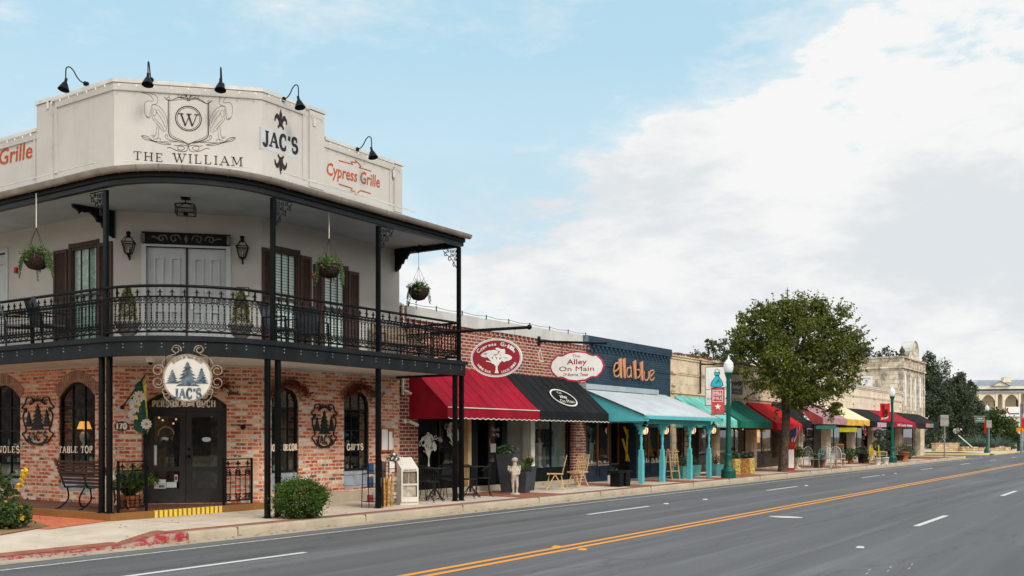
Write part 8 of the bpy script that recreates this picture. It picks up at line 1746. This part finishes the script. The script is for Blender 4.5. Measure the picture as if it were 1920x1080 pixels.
# ------------------------------------------------------------------ trees
p = P_(1468, 41.5); k_ = 41.5/FPX
def lobe(px, py, rx, rz, dz=0, z0=.12): # crown lobes in the tree's own space
    q = W(px, 41.5+dz, zat(py, 41.5+dz)); d = q-p; return ((d.x, d.y, d.z), (rx*k_, rx*k_*.85, rz*k_))
make_tree('large broad leafed street tree with a rounded green crown and yellowing tips', p, [(0, 0, 0), (.02, 0, .5), (.08, .05, 1.4), (.12, .05, 2.4), (.05, .1, 3.2)], [.22, .17, .16, .17, .16],
          [lobe(1492, 650, 100, 80), lobe(1430, 640, 62, 58, -1), lobe(1400, 615, 34, 34), lobe(1560, 640, 58, 62), lobe(1500, 600, 62, 44), lobe(1440, 592, 42, 32), lobe(1560, 598, 36, 32), lobe(1585, 690, 38, 46, .5), lobe(1540, 735, 52, 40, -.5), lobe(1455, 705, 62, 48, -1.5), lobe(1500, 740, 45, 34, -1), lobe(1565, 770, 22, 20), lobe(1608, 660, 20, 26), lobe(1384, 655, 22, 26), lobe(1478, 575, 24, 18), lobe(1530, 574, 22, 16)],
          38000, .12, 'leaf_elm', 5, limbs=16, clump=26, group='street trees')
st = [o for o in C.objects if o.get('group') == 'street trees'][0]; b = B(); r = random.Random(77); cc = W(1492, 41.5, zat(668, 41.5))
for i in range(150):
    d = Vector((r.gauss(0, 1), r.gauss(0, 1), r.gauss(.25, 1))).normalized(); a0 = cc+Vector((d.x*2.45, d.y*2.2, d.z*2.0)); d = (d+Vector((0, 0, .35))).normalized(); L = r.uniform(.3, .9)
    for k in range(16): leaves(b, a0+d*L*k/15, (.07, .07, .07), 2, .10, r.randint(0, 99999), .1)
b.ob('shoots', 'leaf_elm', st)
def bgtree(px, zc, pyt, wpx, lb, seed, leaf='leaf_dark', n=3500, size=.3, shape=None, name='tree', base_z=0., cl=46):
    p0_ = W(px, zc, base_z); k = zc/FPX; H = zat(pyt, zc); r = random.Random(seed); lob = []
    for dx, dz, rx, rz in shape: lob.append(((dx*wpx*k*CT, dx*wpx*k*ST, H*dz), (rx*wpx*k, rx*wpx*k, rz*H)))
    return make_tree(lb, p0_, [(0, 0, 0), (.1, 0, H*.2), (0, .1, H*.4)], [.3, .24, .16], lob, n, size, leaf, seed, name, 'tree', 'background trees', limbs=8, clump=cl)
RD = [(0, .62, .42, .34), (-.22, .5, .26, .26), (.24, .5, .28, .26), (.05, .85, .2, .13)]
bgtree(1335, 62, 632, 120, 'thin grey green tree showing behind the cream shop roof', 41, 'leaf_olive', 4200, .17, [(-.34, .74, .2, .12), (-.1, .80, .22, .14), (.15, .86, .2, .13), (.38, .84, .2, .15), (0, .93, .12, .06)], cl=16)
bgtree(1640, 84, 634, 84, 'dark pointed tree showing behind the stone building roof', 42, 'leaf_dark', 2600, .26, [(-.4, .75, .4, .2), (.2, .78, .36, .16), (-.25, .9, .25, .09)])
bgtree(1682, 90, 652, 50, 'second dark tree top behind the stone building parapet', 43, 'leaf_dark', 800, .3, [(-.2, .8, .3, .15), (.3, .8, .3, .14)])
bgtree(1752, 108, 655, 66, 'tall dark cedar directly right of the stone building', 44, 'leaf_dark', 12600, .24, [(-.05, .28, .5, .28), (.05, .5, .48, .24), (-.1, .7, .38, .18), (-.12, .86, .22, .13)])
bgtree(1793, 112, 690, 70, 'broad dark cedar beside the green sign and retaining wall', 45, 'leaf_dark', 14400, .24, [(0, .3, .5, .3), (.05, .55, .46, .24), (-.15, .72, .36, .18), (.1, .86, .2, .12)])
bgtree(1777, 122, 668, 62, 'dark cedar filling the gap between the two tall cedars', 51, 'leaf_dark', 5000, .24, [(0, .4, .5, .34), (-.1, .72, .36, .24), (.25, .6, .3, .2)])
bgtree(1820, 116, 708, 60, 'dark cedar in front of the verandah house', 46, 'leaf_dark', 10800, .24, [(0, .3, .5, .3), (0, .6, .38, .26), (-.05, .84, .2, .12)])
bgtree(1866, 118, 745, 84, 'lighter green rounded tree right of the cedars in front of the house', 47, 'leaf_mid', 7000, .28, [(-.15, .5, .36, .42), (.12, .38, .36, .36), (.38, .22, .22, .2)])
bgtree(1915, 170, 716, 40, 'small dark tree behind the house at the right edge', 48, 'leaf_dark', 700, .5, [(0, .6, .5, .35)])
bgtree(1745, 118, 800, 44, 'yellow green shrubbery in the shade behind the stone wall', 49, 'leaf_olive', 900, .25, [(0, .45, .5, .45)], name='shrubbery')
# ------------------------------------------------------------------ far corner
t = thing('retaining_wall', 'low tan stone retaining wall under the dark cedars', 'wall', W(1778, 98), 20); a = W(1755, 96); c = W(1799, 97.5); b = B(); d = (c-a).normalized(); n_ = Vector((-d.y, d.x, 0))
Mw = Matrix(((d.x, n_.x, 0, a.x), (d.y, n_.y, 0, a.y), (0, 0, 1, .0), (0, 0, 0, 1))); b.use(Mw); Lw = (c-a).length; b.box(0, Lw, 0, .5, 0, .88); b.ob('stone_blocks', 'stone_wall', t); b = B(Mw); b.box(-.05, Lw+.05, -.05, .55, .881, .95); b.ob('cap', 'stone_wall', t)
t = thing('garden_edging', 'very low rough stone edging in front of the grey green grasses', 'wall', W(1850, 99), 20); a = W(1805, 97); c = W(1893, 101); d = (c-a).normalized(); n_ = Vector((-d.y, d.x, 0)); Mw = Matrix(((d.x, n_.x, 0, a.x), (d.y, n_.y, 0, a.y), (0, 0, 1, .0), (0, 0, 0, 1))); b = B(Mw); r = random.Random(2); x = 0
while x < (c-a).length: w = r.uniform(.5, 1.1); b.box(x, x+w-.05, 0, .5, 0, r.uniform(.4, .62)); x += w
b.ob('stone_blocks', 'stone_wall', t)
sheet('far_sidewalk', [tuple(W(1742, 93)[:2]), tuple(W(1800, 92.5)[:2]), (KX, 92.5), (KX, 140), (-40, 140), (-60, 92.5)], .12, 'concrete')
kerb('far_kerb', [(-60, 92.5, 0, -1, .14), (-14.2, 92.5, 0, -1, .14), (-13.1, 92.8, .5, -.8, .14), (KX, 93.6, 1, 0, .14), (KX, 200, 1, 0, .14)], 'kerb_yellow')
ss = [(0, 0), (1, 0)]
gr = [(1815, 100, 1.5), (1834, 100.5, 1.9), (1852, 101, 1.6), (1873, 103, 1.8), (1889, 104, 1.4), (1803, 101, 1.1)]
for i, (px, zc, h_) in enumerate(gr):
    pp = W(px, zc, .1); t = thing('agave_clump', ('leftmost low spiky grey green clump by the leaning sign board', 'spiky grey green clump left of the far lamp', 'spiky grey green clump behind the far lamp', 'spiky grey green clump right of the far lamp', 'rightmost spiky grey green clump beside the house steps', 'small dark clump at the end of the retaining wall')[(i+5) % 6 if i == 5 else i] if i < 5 else 'small spiky clump at the end of the retaining wall', 'plant', pp, 0, 'spiky grey green clumps'); b = B(MW[t.name]); blades(b, (0, 0, 0), 260, h_, 1.5, .06, 60+i, .35); blades(b, (0, 0, 0), 120, h_*.7, 1.9, .06, 80+i, .5); b.ob('leaf_blades', 'leaf_agave', t)
t = thing('leaning_sign', 'slanted pale board leaning among the plants', 'sign', W(1803, 97, .4), 30); b = B(MW[t.name]); b.bar((-.3, 0, 1.3), (1.0, 0, .15), .14, .06); b.ob('board', 'white', t); b = B(MW[t.name]); leaves(b, (-.3, 0, 1.7), (.45, .2, .25), 14, .3, 3, .1, .8); b.ob('pale_figure', 'sign_back', t)
def road_sign(px, zc, pyt, plates, lb):
    t = thing('road_sign', lb, 'road sign', P_(px, zc), 15, 'road signs seen from behind'); M = MW[t.name]; H = zat(pyt, zc)-.12; B(M).tube([(0, 0, 0), (0, 0, H)], .045, 8).ob('pole', 'pole_grey', t); k = zc/FPX
    for y0_, y1_, w in plates: B(M).box(-w*k/2, w*k/2, -.075, -.05, zat(y1_, zc)-.12, zat(y0_, zc)-.12).ob('sign_plate', 'sign_back', t)
    return t
road_sign(1771, 70, 778, [(778, 785, 14), (785.6, 799, 14)], 'pair of grey sign plates on a thin pole near the stone building'); road_sign(1854.5, 87, 788, [(788, 802, 9)], 'single grey sign plate on a thin pole behind the far lamp')
t = thing('restrooms_sign', 'green oval hanging sign reading PUBLIC RESTROOMS', 'sign', W(1837, 88, zat(787, 88)), 22); M = MW[t.name]; k = 88/FPX; b = B(M); b.box(-9*k, 9*k, -.05, .05, -5.5*k, 5.5*k); b.ob('backing_board', 'wood_orange', t); b = B(M); b.box(-11*k, 11*k, -.08, .08, 6*k, 7.2*k); b.ob('top_bar', 'pole_grey', t); b = B(M); b.prism(circ(0, 0, 8.6*k, 5.2*k), -.08, -.051); b.ob('oval_panel', 'green_sign', t); b = B(M); lettering(b, 'PUBLIC', -4.5*k, 1.4*k, 4.5*k, 1.4*k, 2.2*k, 'bold', y=-.09); lettering(b, 'RESTROOMS', -7*k, -2.6*k, 7*k, -2.6*k, 2*k, 'bold', y=-.09); b.ob('lettering', 'white', t)
# verandah house
ZH = 128; kh = ZH/FPX; hp = W(1885, ZH, 0); t = thing('verandah_house', 'cream two storey house with arched verandah and grey metal hipped roof', 'building', hp, 22); M = MW[t.name]
HX = lambda px: (px-1885)*kh/.97; HZ = lambda py: zat(py, ZH)
b = B(M); b.box(HX(1795), HX(1975), 1.6, 9, 0, HZ(722)); b.ob('wall', 'siding', t)
b = B(M); rz0, rz1 = HZ(723), HZ(708); x0, x1 = HX(1788), HX(1880); b.add([(x0, .8, rz0), (x1, .8, rz0), (x1, 9.5, rz0), (x0, 9.5, rz0), (HX(1803), 4.5, rz1), (HX(1828), 4.5, rz1)], [(0, 1, 5, 4), (1, 2, 5), (2, 3, 4, 5), (3, 0, 4)]); b.add([(HX(1860), .9, rz0), (HX(1990), .9, rz0), (HX(1990), 9, rz0+1.2), (HX(1860), 9, rz0+1.2)], [(0, 1, 2, 3)]); b.ob('roof', 'house_seam', t)
b = B(M); gx = HX(1878); b.prism([(HX(1864), rz0), (HX(1893), rz0), (gx, HZ(714.5))], .3, 1.0); b.ob('gable', 'house_cream', t); b = B(M)
for s_, e_ in (((HX(1862), rz0-.02), (gx, HZ(714))), ((gx, HZ(714)), (HX(1895), rz0-.02))): b.add([(s_[0], .1, s_[1]), (e_[0], .1, e_[1]), (e_[0], 6, e_[1]), (s_[0], 6, s_[1])], [(0, 1, 2, 3)])
b.ob('gable_roof', 'house_seam', t)
b = B(M); b.box(HX(1818), HX(1826), 1, 1.8, rz0-.3, HZ(710)); b.ob('chimney', 'house_cream', t); b = B(M); b.box(HX(1889), HX(1901), 2, 3.2, rz0, HZ(715)); b.prism([(HX(1888), HZ(715.5)), (HX(1902.5), HZ(715.5)), (HX(1901), HZ(705)), (HX(1891), HZ(705))], 1.8, 3.4); b.ob('cupola', 'house_cream', t)
b = B(M); b.box(HX(1812), HX(1985), .6, 1.6, HZ(729), rz0-.02); b.ob('cornice', 'house_cream', t)
b = B(M); b.add([(HX(1812), -.6, HZ(736)), (HX(1985), -.6, HZ(736)), (HX(1985), 1.6, HZ(729)), (HX(1812), 1.6, HZ(729))], [(0, 1, 2, 3)]); b.ob('verandah_roof', 'house_seam', t)
posts_ = [1822, 1841, 1869, 1881, 1908, 1919, 1946]
for z0_, z1_ in ((HZ(840), HZ(783)), (HZ(776), HZ(738))):
    b = B(M)
    for i, px in enumerate(posts_):
        b.box(HX(px)-.14, HX(px)+.14, -.4, -.12, z0_, z1_)
        if i < len(posts_)-1:
            x0, x1 = HX(px)+.14, HX(posts_[i+1])-.14; hh = min(1.2, (x1-x0)*.6); ap = [(x0, z1_-hh)]+[(x0+(x1-x0)*j/10, z1_-hh*.15-hh*.85*abs(2*j/10-1)**2.2) for j in range(11)]+[(x1, z1_-hh)]
            b.prism([(x0, z1_)]+[q_ for q_ in ap]+[(x1, z1_)], -.34, -.22)
    b.ob('verandah_arcade', 'house_cream', t)
b = B(M); b.box(HX(1812), HX(1985), -.45, 1.6, HZ(782), HZ(776)); b.ob('verandah_floor', 'house_cream', t); b = B(M); b.box(HX(1812), HX(1985), -.45, 1.6, HZ(738), HZ(735.5)); b.ob('verandah_beam', 'house_cream', t)
for px, w_ in ((1875, 7), (1913, 7)):
    b = B(M); x = HX(px); z0_, z1_ = HZ(762), HZ(741); b.prism([(x-w_*kh/2, z0_), (x+w_*kh/2, z0_), (x+w_*kh/2, z1_-.6), (x, z1_), (x-w_*kh/2, z1_-.6)], 1.55, 1.6); b.ob('window', 'house_dark', t)
b = B(M); b.box(HX(1888), HX(1908), 1.5, 1.6, HZ(838), HZ(795)); b.ob('window', 'house_dark', t); b = B(M); b.box(HX(1892), HX(1910), -1.2, .0, 0, .5); b.ob('yellow_step', 'paint_yellow', t)
t2 = thing('house_banner', 'white banner with a red mark hung on the verandah rail', 'banner', M @ Vector((HX(1896), -.5, HZ(781))), 22); M2 = MW[t2.name]; hb = HZ(763)-HZ(781); B(M2).box(-12*kh, 12*kh, -.05, -.03, 0, hb).ob('cloth', 'white', t2); b = B(M2); b.stroke([(q.x, q.y) for q in smooth([(-9.5*kh, hb*.9), (-10*kh, hb*.6), (-8.5*kh, hb*.4), (-6.5*kh, hb*.35)], 4)], .18, -.07, .01); b.ob('red_mark', 'flag_red', t2); b = B(M2); lettering(b, 'THE DIENGER', -8*kh, hb*.18, 9.5*kh, hb*.18, hb*.14, 'bold', y=-.07) if False else b.box(-8*kh, 11*kh, -.065, -.055, hb*.22, hb*.34); b.ob('blue_line', 'cloth_denim', t2)
t2 = thing('dark_board', 'black board with white lettering under the verandah floor', 'sign', M @ Vector((HX(1893), -.5, HZ(800))), 22); B(MW[t2.name]).box(-7*kh, 7*kh, -.05, 0, 0, 6*kh).ob('panel', 'iron_soft', t2)
t = thing('signal_pole', 'grey traffic signal pole with an amber pedestrian signal at the right edge', 'traffic signal', W(1916, 92, .1), 20); M = MW[t.name]; k = 92/FPX; b = B(M); b.tube([(0, 0, 0), (0, 0, zat(756, 92)-.1)], .14, 10); b.ob('pole', 'pole_grey', t)
b = B(M); b.box(-9*k, -2.5*k, -.3, .1, zat(809, 92)-.1, zat(802.5, 92)-.1); b.box(-2*k, 1*k, -.35, -.16, zat(809, 92)-.1, zat(803, 92)-.1); b.ob('pedestrian_signal', 'signal_amber', t); b = B(M); b.box(-1*k, 3*k, -.3, -.15, zat(804, 92)-.1, zat(784, 92)-.1); b.ob('red_banner', 'banner_scarlet', t); b = B(M); b.box(1*k, 7*k, -.4, -.2, zat(772, 92)-.1, zat(756, 92)-.1); b.ob('signal_head', 'pole_grey', t)
t = thing('litter_bin', 'dark slatted litter bin below the signal pole', 'bin', W(1914, 97, .1), 0); M = MW[t.name]; b = B(M)
for i in range(14): a = i*.449; b.bar((.32*math.cos(a), .32*math.sin(a), .05), (.34*math.cos(a), .34*math.sin(a), .95), .07, .03)
b.ob('slats', 'lamp_green', t); b = B(M); b.lathe((0, 0, .95), [(.38, 0), (.4, .05), (.3, .1)], 14); b.ob('lid', 'iron_soft', t)
# ------------------------------------------------------------------ far side of the street (behind and beside the camera), seen only as reflections
t = thing('opposite_building', 'grey stucco building across the side street from the hotel', 'building', (-30, -22, 0), 0); B().box(-90, -28, -30, -5, 0, 8).ob('wall', 'brick_blue', t)
for i, (y0, y1, h, m_, lb) in enumerate(((-30, -6, 5.5, 'block_light', 'pale stucco block across the street, first from the south'), (-5.9, 16, 6.5, 'brick_red', 'red brick block across the street facing the hotel'), (16.1, 45, 6, 'block_stucco', 'tan stucco block across the street facing the blue shop'), (45.1, 95, 7, 'brick_red', 'long red brick block across the street facing the cream row'))):
    t = thing('opposite_building', lb, 'building', (8, (y0+y1)/2, 0), -90); b = B(); b.box(8, 20, y0, y1, 0, h); b.ob('wall', m_, t); b = B(); n = int((y1-y0)/3)
    for k in range(n): b.box(7.95, 8.0, y0+.5+k*3, y0+2.8+k*3, .5, 2.7)
    for k in range(n): b.box(7.95, 8.0, y0+1+k*3, y0+2.1+k*3, 4.2, 6)
    b.ob('shop_glazing', 'planter_dark', t); b = B(); b.box(6.9, 8, y0+.3, y1-.3, 2.9, 3.0); b.ob('canopy', 'awn_charcoal', t)

for own, x0, x1, zz, sd, lb, k, dp in ((BR1, 898, 918, (.9, 1.35, 1.8), 11, 'behind the street number door', 2, 1.2), (BR1, 923, 940, (1.0, 1.3), 12, 'behind the tall script lettered pane', 1.6, .5), (CR1, 1270, 1288, (.75, 1.2), 13, 'in the first cream shop window', 2.2, .6),
        (CR1, 1351, 1368, (.7, 1.1), 14, 'in the window behind the nearest street lamp', 2.4, .6), (CR1, 1420, 1454, (.8, 1.5), 15, 'in the window under the dark green awning', 2.6, .8), (CR2, 1507, 1532, (.7, 1.3, 1.9), 16, 'in the window under the pink awning', 3, .6),
        (CR2, 1559, 1582, (.7, 1.2, 1.7, 2.1), 17, 'in the window under the yellow awning', 3, .5), (CR2, 1604, 1624, (.7, 1.2, 1.7), 18, 'in the window under the plain black awning', 3, .5), (CR2, 1643, 1668, (.7, 1.3, 1.8), 19, 'in the window under the crimson awning', 3, .5)):
    goods(PA, fy(x0), fy(x1), zz, sd, lb, 'goods '+lb, k, own, dp)
for i, (px, py, dp) in enumerate(((1164, 795, 1.2), (1170, 794, 1.4), (1182, 793, 1.2), (1185, 795, 1.5), (1320, 818, .45), (1373, 806, .5), (1380, 807, .6), (1041, 810, .8), (1393, 805, .4))):
    o = B(); o.ball(at(PA, px, py, dp), .035, 6); tag(o.ob('shop_bulb', 'bulb'), 'small warm bulb glowing behind the shop glass of the street row', 'bulb', 'bulbs in the shop windows')
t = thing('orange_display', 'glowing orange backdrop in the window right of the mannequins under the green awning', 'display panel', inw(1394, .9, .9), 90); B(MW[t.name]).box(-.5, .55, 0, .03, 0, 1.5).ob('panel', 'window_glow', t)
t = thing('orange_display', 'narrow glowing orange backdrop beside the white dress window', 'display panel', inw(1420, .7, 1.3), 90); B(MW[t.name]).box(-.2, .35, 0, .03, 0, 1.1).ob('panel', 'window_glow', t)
